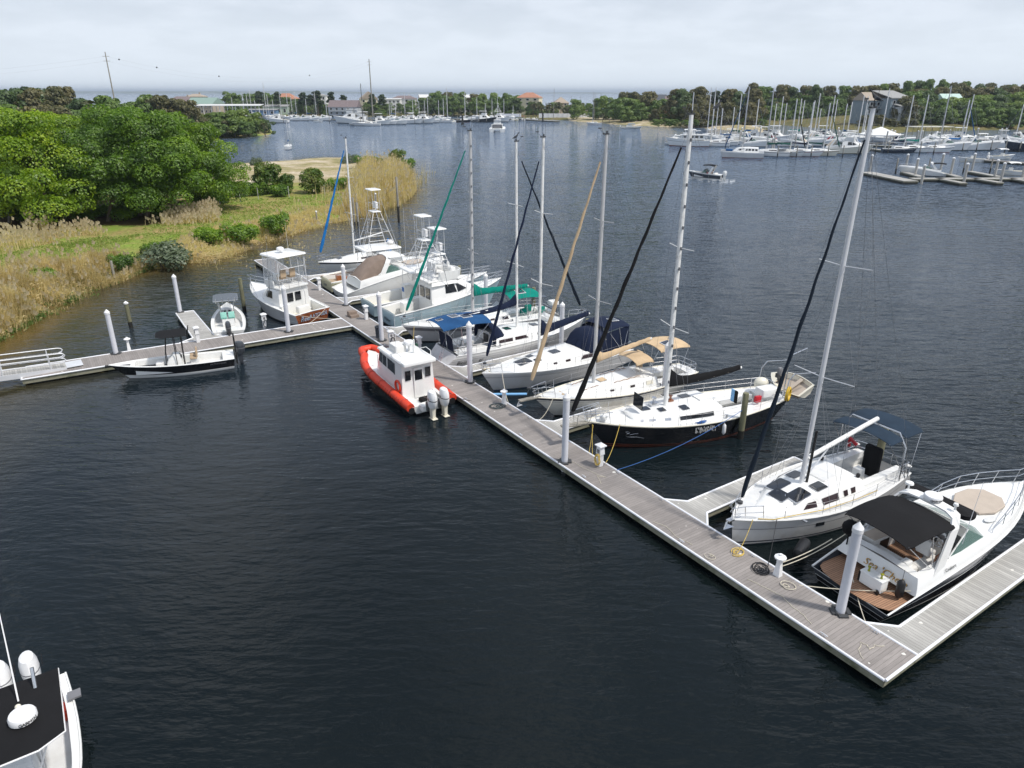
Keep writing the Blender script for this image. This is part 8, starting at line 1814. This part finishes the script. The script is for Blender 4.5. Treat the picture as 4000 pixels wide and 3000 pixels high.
# pier stub at the point, fence posts
t = thing('concrete_pier', 'broken concrete pier stub at the tip of the spit', 'pier', W(1600, 742), .35)
MB().box((-1.2, 1.0, 1.35), (5.2, 3.0, .35)).build('slab', 'concrete', t)
for x, y in ((-3, -.2), (-1.6, -.2), (-.2, -.2), (1.0, -.2), (1.0, 1.6)): MB().lathe((x, y, -1), [(.2, 0), (.2, 2.2)], 8).build('pile', 'pilewet', t)
fp = None
for x, y in ((940, 790), (1010, 782), (1130, 775), (860, 800), (1270, 770)):
    if fp is None: fp = o = MB().tube([(0, 0, -.2), (0, 0, 2.1)], .05, 6).build('fence_post', 'mastgrey')
    else: o = fp.copy(); COL.objects.link(o)
    o.location = W(x, y, .7); tag(o, 'thin grey metal fence post on the field edge', 'post', 'metal fence posts on the field edge')
# far woods
FB = [make_tree('broad', 31 + i, 12, 6.5, lm, 5200, .8, lobes=24) for i, lm in enumerate(['farmid', 'farbright', 'fardark', 'leafoak', 'leafoak', 'farmid'])]
FP = [make_tree('pine', 41, 15, 4.2, 'leafpine', 1500, .95), make_tree('pine', 42, 15, 3.8, 'leafpine', 1500, .95)]; FL = [make_tree('palm', 51, 7, 2.6, 'leafpalm', 0, 0, name='palm_tree'), make_tree('palm', 52, 8.5, 2.6, 'leafpalm', 0, 0, name='palm_tree')]
KN = {0: 'mid green', 1: 'bright green', 2: 'dark green', 3: 'olive brown', 4: 'olive brown', 5: 'mid green'}
def far_tree(px, ytop, Y, pick, place_, grp, zb=1.0):
    top = WY(px, ytop, Y); H = max(3.5, top.z - zb)
    if pick == 'p': pr = R.choice(FP); base = 15; nm = 'pine'
    elif pick == 'l': pr = R.choice(FL); base = 8.2; nm = 'palm'
    else: pr = FB[pick]; base = 11.6; nm = KN[pick] + ' broadleaf tree'
    s_ = H / base; w_ = s_ if pick in ('p', 'l') else max(.7, min(1.25, s_)) * R.uniform(.85, 1.15)
    put(pr, (top.x, Y, zb - .3), w_, '%s %s' % (nm, place_), grp, 'tree', s_)
def profile(pts, x):
    for (a, ya), (b_, yb) in zip(pts, pts[1:]):
        if a <= x <= b_: return ya + (yb - ya) * (x - a) / (b_ - a)
    return pts[-1][1]
def row(x0, x1, dx, prof, Y, picks, place_, grp, jy=6, jY=8, zb=1.0):
    x = x0
    while x < x1:
        xx = x + R.uniform(-.3, .3) * dx; far_tree(xx, profile(prof, xx) + R.uniform(-.3, 1) * jy, Y + R.uniform(-1, 1) * jY, R.choice(picks), place_, grp, zb); x += dx * R.uniform(.8, 1.2)
g = 'woods behind the near clump of trees'
row(-60, 330, 62, [(-100, 372), (0, 350), (120, 345), (250, 345), (330, 392)], 285, [3, 4, 3, 2], 'behind the near clump of trees', g, 8); row(-60, 400, 66, [(-100, 400), (400, 425)], 240, [3, 4, 3, 0], 'behind the near clump of trees', g, 10)
for x, yt, Y, p_ in ((90, 330, 300, 'p'), (165, 347, 290, 2), (365, 395, 265, 'l'), (410, 375, 262, 0), (455, 400, 255, 5), (420, 425, 245, 0)): far_tree(x, yt, Y, p_, 'behind the near clump of trees', g)
g2 = 'trees of the wooded headland'
row(520, 780, 55, [(500, 420), (560, 372), (640, 368), (700, 395), (800, 400)], 325, [0, 2, 3, 5], 'on the wooded headland', g2, 8); row(700, 1045, 42, [(700, 440), (860, 436), (960, 424), (1010, 445), (1050, 480)], 322, [0, 5, 2, 1], 'on the wooded headland', g2, 6); row(560, 1000, 48, [(560, 450), (1000, 470)], 312, [3, 0, 5], 'on the wooded headland', g2, 6); far_tree(1030, 478, 318, 'l', 'on the wooded headland', g2)
g3 = 'trees behind the distant marina'
row(850, 1560, 40, [(850, 365), (960, 362), (1100, 370), (1250, 388), (1290, 400), (1420, 398), (1560, 405)], 625, [0, 2, 5, 1, 0], 'behind the distant marina', g3, 10, 12); row(1150, 2110, 42, [(1150, 410), (1480, 412), (1660, 375), (1760, 370), (1860, 380), (1950, 372), (2030, 385), (2110, 400)], 612, [0, 2, 5, 2, 0], 'behind the distant marina', g3, 8, 10)
for x, yt in ((1010, 352), (1080, 354), (1180, 357), (1235, 350), (1290, 355), (1340, 367), (1450, 363), (1490, 365), (1210, 365)): far_tree(x, yt, 608, 'p', 'behind the distant marina', g3)
row(1660, 2080, 40, [(1660, 364), (1720, 357), (1880, 368), (1890, 356), (1960, 362), (2050, 378)], 650, [5, 0, 3, 1], 'behind the distant marina', g3, 6, 8)
row(1280, 2110, 46, [(1280, 424), (2110, 422)], 602, ['l', 'l', 0], 'behind the distant marina', g3, 10, 4)
g4 = 'palms behind the white fence'
row(2080, 2320, 17, [(2080, 396), (2200, 402), (2320, 402)], 580, ['l'], 'behind the long white fence', g4, 8, 10); row(2080, 2330, 30, [(2080, 395), (2200, 402), (2330, 400)], 605, ['l', 0, 3], 'behind the long white fence', g4, 8, 8); far_tree(2355, 440, 470, 'l', 'behind the long white fence', g4)
g5 = 'trees of the wooded point'
for x, yt, Y, p_ in ((2360, 375, 450, 1), (2340, 384, 455, 0), (2252, 388, 480, 1), (2400, 385, 430, 5), (2430, 382, 400, 0), (2470, 385, 395, 1), (2500, 400, 385, 0), (2450, 415, 380, 0), (2530, 372, 420, 3), (2570, 390, 410, 5), (2480, 362, 440, 4), (2440, 362, 445, 4), (2560, 425, 375, 3), (2600, 395, 385, 'p'), (2610, 440, 365, 0), (2650, 450, 355, 5), (2700, 455, 350, 3), (2620, 378, 430, 2), (2640, 430, 372, 5), (2540, 360, 470, 3)): far_tree(x, yt, 445 + (Y - 350) * .6, p_, 'on the wooded point', g5)
g6 = 'woods behind the right basin'
row(2580, 3000, 34, [(2580, 462), (2800, 470), (3000, 474)], 412, [5, 3, 0, 3], 'low on the shore of the wooded point', g5, 8, 3)
row(2640, 2960, 40, [(2640, 352), (2680, 340), (2740, 343), (2820, 352), (2900, 350), (2960, 345)], 450, [4, 3, 2, 4, 'p'], 'behind the right basin', g6, 8, 12, 3); row(2700, 2960, 45, [(2700, 400), (2960, 395)], 418, [3, 4, 'p', 3], 'behind the right basin', g6, 8, 10, 2)
row(2960, 4700, 46, [(2960, 336), (3040, 333), (3200, 334), (3400, 335), (3500, 325), (3560, 318), (3640, 304), (3670, 312), (3740, 325), (3800, 315), (3860, 330), (4080, 322)], 500, [0, 2, 3, 4, 2, 5], 'behind the right basin', g6, 8, 12, 5)
row(2960, 3400, 42, [(2960, 395), (3100, 375), (3250, 372), (3400, 400)], 485, [0, 5, 1, 0, 2], 'behind the right basin', g6, 8, 10, 3); row(2900, 3330, 46, [(2900, 460), (3000, 410), (3330, 425)], 475, [1, 0, 5, 0], 'behind the right basin', g6, 10, 6, 1)
row(3530, 4700, 44, [(3530, 365), (3640, 350), (3680, 380), (3780, 378), (3880, 372), (4080, 358)], 415, [0, 5, 1, 2], 'behind the right basin', g6, 8, 10, 2); row(3530, 4080, 46, [(3530, 420), (4080, 425)], 396, [2, 0, 5], 'behind the right basin', g6, 10, 5, 1); row(3560, 4080, 50, [(3560, 392), (4080, 396)], 404, [0, 1, 2], 'behind the right basin', g6, 8, 5, 1)
row(3560, 4700, 52, [(3560, 345), (3680, 340), (3900, 342), (4060, 338)], 445, [3, 4, 2, 3], 'behind the right basin', g6, 8, 8, 4)
for x, yt, Y in ((3545, 378, 392), (3560, 395, 386), (3440, 448, 384), (3485, 462, 380), (3385, 450, 390), (3500, 350, 470), (3390, 360, 480), (3300, 430, 480)): far_tree(x, yt, Y, 3, 'behind the right basin', g6)

# ------------------------------------------------------------ buildings, fence, poles
mat('wallgrey', (.42, .44, .45), .85, var=.06); mat('wallwhite', (.72, .72, .70), .8, var=.04); mat('wallcream', (.68, .62, .46), .85, var=.05); mat('wallbluegrey', (.20, .25, .28), .85, var=.08); mat('wallgreen', (.42, .52, .40), .85, var=.06); mat('wallblue', (.13, .24, .40), .7, var=.1)
mat('walltan', (.40, .34, .27), .85, var=.08); mat('wallorange', (.50, .26, .14), .85, var=.08); mat('roofbrown', (.19, .15, .15), .85, var=.12, scale=1); mat('rooftile', (.40, .19, .12), .8, var=.15, scale=1); mat('roofgreen', (.24, .34, .29), .6, var=.08); mat('roofmint', (.44, .58, .52), .5, var=.04); mat('roofgrey', (.30, .30, .29), .8, var=.1); mat('roofwhite', (.62, .62, .60), .6, var=.06); mat('rooftan', (.36, .30, .24), .85, var=.1); mat('trimwhite', (.75, .75, .73), .6)
def house(lb, px, pybase, Y, w, d, hwall, hroof, wall, roof, rz=0.0, kind='hip', storeys=2, cols=4, zb=None, name='house', cat='house', over=.5, balcony=False, arches=False, chimney=False, posts=False):
    p = WY(px, pybase, Y); t = thing(name, lb, cat, (p.x, Y, (zb if zb is not None else 1.0)), rz)
    if posts:
        k = MB()
        for i in range(cols + 1):
            for y in (-d / 2 + .4, d / 2 - .4): k.box((-w / 2 + .3 + (w - .6) * i / cols, y, hwall / 2), (.35, .35, hwall))
        k.build('post', wall, t)
    else: MB().box((0, 0, hwall / 2), (w, d, hwall)).build('wall', wall, t)
    k = MB(); a, b_ = w / 2 + over, d / 2 + over
    if kind == 'hip': rl = max(.01, a - b_ * .95); k.add([(-a, -b_, hwall), (a, -b_, hwall), (a, b_, hwall), (-a, b_, hwall), (-rl, 0, hwall + hroof), (rl, 0, hwall + hroof)], [(0, 1, 5, 4), (1, 2, 5), (2, 3, 4, 5), (3, 0, 4), (3, 2, 1, 0)])
    elif kind == 'gable': k.add([(-a, -b_, hwall), (a, -b_, hwall), (a, b_, hwall), (-a, b_, hwall), (-a, 0, hwall + hroof), (a, 0, hwall + hroof)], [(0, 1, 5, 4), (1, 2, 5), (2, 3, 4, 5), (3, 0, 4), (3, 2, 1, 0)])
    elif kind == 'gablef': k.add([(-a, -b_, hwall), (a, -b_, hwall), (a, b_, hwall), (-a, b_, hwall), (0, -b_, hwall + hroof), (0, b_, hwall + hroof)], [(0, 1, 4), (1, 2, 5, 4), (2, 3, 5), (3, 0, 4, 5), (3, 2, 1, 0)])
    else: k.add([(-a, -b_, hwall), (a, -b_, hwall), (a, b_, hwall + hroof), (-a, b_, hwall + hroof), (-a, -b_, hwall + .35), (a, -b_, hwall + .35), (a, b_, hwall + hroof + .35), (-a, b_, hwall + hroof + .35)], [(3, 2, 1, 0), (4, 5, 6, 7), (0, 1, 5, 4), (1, 2, 6, 5), (2, 3, 7, 6), (3, 0, 4, 7)])
    r = k.build('roof', roof, t)
    if chimney: MB().box((w * .2, 0, hwall + hroof), (1.0, 1.0, 2.2)).build('chimney', wall, r)
    if not posts:
        sh_ = hwall / storeys
        for s_ in range(storeys):
            for i in range(cols):
                x = -w / 2 + w * (i + .5) / cols
                f = MB().box((x, -d / 2 - .04, sh_ * (s_ + .55)), (w / cols * .42, .10, sh_ * .52)).build('window', 'trimwhite', t)
                if arches: MB().tube([(x - w / cols * .2, -d / 2 - .1, sh_ * (s_ + .8)), (x, -d / 2 - .1, sh_ * (s_ + .93)), (x + w / cols * .2, -d / 2 - .1, sh_ * (s_ + .8))], .12, 4).build('window_arch', 'trimwhite', f)
                MB().box((x, -d / 2 - .10, sh_ * (s_ + .55)), (w / cols * .34, .06, sh_ * .44)).build('pane', 'glass', f)
        if balcony:
            for s_ in range(1, storeys):
                k = MB(); k.box((0, -d / 2 - .9, sh_ * s_), (w * .9, 1.8, .2))
                for i in range(9): k.box((-w * .45 + w * .9 * i / 8, -d / 2 - 1.75, sh_ * s_ + .5), (.08, .08, 1.0))
                k.box((0, -d / 2 - 1.75, sh_ * s_ + 1.0), (w * .9, .1, .1)); k.build('balcony', 'wallgrey' if wall != 'wallcream' else 'trimwhite', t)
    return t
house('two-storey white house with long brown roof behind the marina yachts', 1350, 455, 600, 23, 12, 6.0, 5.0, 'wallgrey', 'roofbrown', -.12, 'gable', 2, 5, zb=1.2, balcony=True)
house('cream villa with red tiled hip roof by the open bay', 2068, 430, 640, 19, 14, 12.8, 4.0, 'wallcream', 'rooftile', -.25, 'hip', 4, 3, arches=True)
house('tan house with brown hip roof near the palms', 2190, 425, 660, 12, 12, 8.5, 4.6, 'walltan', 'rooftan', .1, 'hip', 3, 2)
house('open-sided boat shed with long white roof', 900, 440, 560, 46, 12, 6.5, .8, 'trimwhite', 'roofwhite', .06, 'shed', 1, 8, posts=True, name='boat_shed', cat='shed', zb=2.2)
house('long building with green metal roof left of the boat shed', 805, 425, 590, 22, 16, 7.2, 4.5, 'walltan', 'roofgreen', -.2, 'gable', 2, 6, zb=2.5, name='building', cat='building')
house('broad house with low brown hip roof above the headland trees', 715, 400, 600, 22, 14, 9.5, 4.0, 'walltan', 'roofbrown', 0, 'hip', 3, 4, zb=1.5, chimney=True)
house('tan brick house with square chimneys beyond the brown hip roof', 770, 395, 640, 15, 10, 13.5, 2.2, 'walltan', 'rooftan', 0, 'hip', 4, 3, zb=1, chimney=True)
house('low bright blue shed by the distant marina', 1030, 455, 597, 22, 8, 3.8, .6, 'wallblue', 'roofgrey', 0, 'shed', 1, 4, zb=1.2, name='shed', cat='shed')
house('low pale green building behind the blue shed', 1085, 452, 612, 18, 9, 6.0, 1.2, 'wallgreen', 'roofgrey', .1, 'shed', 1, 4, zb=1.2, name='building', cat='building')
house('house with rust-red roof showing above the distant trees', 1120, 395, 680, 20, 14, 11.5, 4.6, 'walltan', 'rooftile', 0, 'hip', 3, 4)
house('white-walled house between two round-headed pines', 1252, 395, 690, 12, 10, 14.2, 1.5, 'wallwhite', 'roofgrey', 0, 'hip', 3, 3)
house('tall house with steep beige gable beside the utility pole', 1440, 395, 680, 15, 12, 11.5, 6.0, 'wallcream', 'rooftan', .3, 'gablef', 3, 3)
house('white flat-roofed house above the distant trees', 1535, 400, 680, 14, 10, 11, .6, 'wallwhite', 'roofwhite', 0, 'shed', 3, 4)
house('grey-roofed house with white chimney above the distant trees', 1580, 400, 700, 22, 12, 11.5, 2.6, 'wallwhite', 'roofbrown', 0, 'hip', 3, 4, chimney=True)
house('pale yellow gabled house right of the tree gap', 1655, 400, 700, 8, 8, 12.5, 2.6, 'wallcream', 'roofwhite', .3, 'gable', 3, 2)
house('white house behind the tall marina trees', 1835, 390, 700, 18, 10, 12.5, 2.5, 'wallwhite', 'roofwhite', .2, 'gable', 3, 4)
house('small white house on the shore of the wooded point', 2398, 405, 560, 9, 8, 7.5, 2.5, 'wallwhite', 'roofwhite', .2, 'gable', 2, 2)
house('house with dark slate roof above the wooded point', 2570, 400, 540, 12, 8, 11.5, 4, 'wallgrey', 'hullcharcoal', .3, 'gable', 3, 3); house('house with reddish roof right of the slate one', 2605, 400, 540, 11, 8, 10.5, 3.8, 'walltan', 'roofbrown', 0, 'gable', 3, 3)
house('low orange-walled house behind the oaks', 2650, 440, 460, 16, 8, 5.0, 2.0, 'wallorange', 'roofbrown', 0, 'gable', 1, 4, zb=3); house('low white house with carport behind the oaks', 2760, 440, 450, 20, 8, 4.2, 1.2, 'wallwhite', 'roofwhite', 0, 'shed', 1, 5, zb=3)
house('weathered grey-brown waterfront apartment block, leftmost of the row', 3400, 480, 405, 17, 12, 11.5, 4.0, 'wallbluegrey', 'rooftan', .25, 'gable', 3, 4, zb=2.5, balcony=True, name='apartment_house')
house('middle grey apartment block with sloping roof by the right basin', 3465, 480, 400, 12, 14, 12.5, 3.5, 'wallbluegrey', 'roofgrey', .25, 'shed', 3, 3, zb=2.5, balcony=True, name='apartment_house')
house('pale grey waterfront block with glazed doors, rightmost of the row', 3512, 480, 393, 10, 12, 9.5, 2.2, 'wallgrey', 'roofgrey', .2, 'shed', 3, 3, zb=1.5, balcony=True, name='apartment_house')
house('building with mint green metal roof among the right-hand trees', 3698, 420, 430, 11.5, 8, 8.0, 3.0, 'wallgrey', 'roofmint', .15, 'gable', 2, 3, zb=6.2, name='building', cat='building')
t = thing('blue_container', 'dark blue box standing by the sandy track', 'container', WY(2868, 450, 425), 0); MB().box((0, 0, 1.3), (6, 2.4, 2.6)).build('container_body', 'wallblue', t); t.location.z = 2.2; MB().box((0, -1.24, 1.3), (5.6, .06, 2.3)).build('container_door', 'wallblue', t)
# road behind the sand patch
# long white fence, panel by panel in one fence
mat('fencewhite', (.74, .75, .78), .7, var=.05)
A, B_ = W(2105, 459, 1.2), W(2315, 459, 1.2); t = thing('white_fence', 'long white fabric fence on the far shore', 'fence', (A.x, A.y, .9), atan2(B_.y - A.y, B_.x - A.x)); Lf = (B_ - A).length; k = MB(); npn = 22
pts = []
for i in range(npn + 1): pts.append((Lf * i / npn, .08 * (i % 2)))
k.loft([[(x, y - .03, 0), (x, y + .03, 0), (x, y + .03, 3.0), (x, y - .03, 3.0)] for x, y in pts]); k.build('screen', 'fencewhite', t)
for i in range(0, npn + 1, 2): MB().box((Lf * i / npn, -.1, 1.6), (.12, .12, 3.2)).build('post', 'fencewhite', t)
A, B_ = W(1960, 455, 1.2), W(2050, 456, 1.2); t = thing('white_fence', 'shorter white fence left of the long one', 'fence', (A.x, A.y, .9), 0); MB().box((7, 0, 1.1), (15, .1, 2.2)).build('screen', 'fencewhite', t)
# utility poles, wires and marker balls
def pole(lb, px, ytop, Y, r=.35, arms=True, zb=0, h=None):
    p = WY(px, ytop, Y); t = thing('utility_pole', lb, 'utility pole', (p.x, Y, zb)); MB().tube([(0, 0, 0), (0, 0, p.z - zb)], [r, r * .55], 8).build('pole', 'pilewoodgrey', t)
    if arms:
        for dz in (2.0, 4.2): MB().box((0, 0, p.z - zb - dz), (3.2, .16, .16), rz=.3).build('crossarm', 'pilewoodgrey', t)
    return Vector((p.x, Y, p.z))
pa = pole('tall leaning-looking utility pole above the left woods', 410, 203, 400, .42); pb = pole('tall utility pole behind the distant marina', 1441, 230, 600, .55)
for x, yt, Y in ((2165, 345, 520), (2325, 365, 500), (2232, 375, 540), (2269, 373, 540)): pole({2165: 'slim pole left of the tan house', 2325: 'slim pole right of the palms', 2232: 'short slim pole among the palms, left', 2269: 'short slim pole among the palms, right'}[x], x, yt, Y, .16, False)
for dz, nm in ((-2.0, 'upper'), (-4.2, 'lower')):
    pts = sag(pa + Vector((0, 0, dz)), pb + Vector((0, 0, dz)), 11, 40); tag(MB().tube(pts, .014, 4).build('overhead_wire', 'wire'), nm + ' overhead wire strung between the two tall utility poles', 'wire')
    pc = Vector((-420, 330, 26 + dz)); tag(MB().tube(sag(pa + Vector((0, 0, dz)), pc, 6, 16), .013, 4).build('overhead_wire', 'wire'), nm + ' overhead wire running off to the left from the leaning-looking pole', 'wire')
pts = sag(pa + Vector((0, 0, -2)), pb + Vector((0, 0, -2)), 11, 40)
for i, q in enumerate((1.3, 5.3, 13.0, 27.5)):
    j = int(q); p = pts[j].lerp(pts[j + 1], q - j); tag(MB().ell((0, 0, 0), (.42, .42, .42)).build('marker_ball', 'darkgrey', None, p), '%s dark marker ball from the left on the overhead wire' % ORD(i), 'marker ball')
# sea birds on mast heads
def bird(loc, rz, lb):
    t = thing('bird', lb, 'bird', loc, rz); k = MB(); k.loft([[(x, r_ * cos(a), z + r_ * sin(a)) for a in [i * pi / 4 for i in range(8)]] for x, z, r_ in ((-.30, .10, .01), (-.18, .16, .045), (-.02, .22, .085), (.08, .30, .075), (.13, .40, .04), (.17, .46, .045), (.21, .47, .02), (.30, .46, .006))], smooth=True)
    k.tube([(.0, .03, .16), (.02, .03, 0)], .012, 4); k.tube([(.0, -.03, .16), (.02, -.03, 0)], .012, 4); k.build('body', 'black', t)
    for s_ in (1, -1): MB().panel([(.06, s_ * .08, .30), (-.10, s_ * .10, .24), (-.30, s_ * .04, .10), (-.02, s_ * .09, .16)], .012).build('wing', 'hullcharcoal', t)
bird(L2W(b1.location, b1.rotation_euler.z, (h1.L - 4.7, 0, 17.6)), 2.6, 'black bird perched on the nearest masthead')
bird(L2W(b3.location, b3.rotation_euler.z, (6.5, 0, 17.15)), .5, 'black bird perched on the masthead of the black boat')
bird(L2W(b6.location, b6.rotation_euler.z, (6.8, 0, 15.0)), .5, 'black bird on the mast of the blue-canopied sloop')
# ------------------------------------------------------------ air
hz_ = MB().box((0, 24500, 39), (50000, 51200, 84)).build('haze', []); hz_.data.materials.clear()
tag(hz_, kind='stuff')
m = bpy.data.materials.new('haze'); m.use_nodes = True; nt = m.node_tree; nt.nodes.clear()
pv = N(nt, 'ShaderNodeVolumePrincipled'); pv.inputs['Density'].default_value = 1.0e-4; pv.inputs['Color'].default_value = (.78, .88, 1.0, 1); pv.inputs['Anisotropy'].default_value = .3
o_ = N(nt, 'ShaderNodeOutputMaterial'); nt.links.new(pv.outputs[0], o_.inputs['Volume']); hz_.data.materials.append(m)
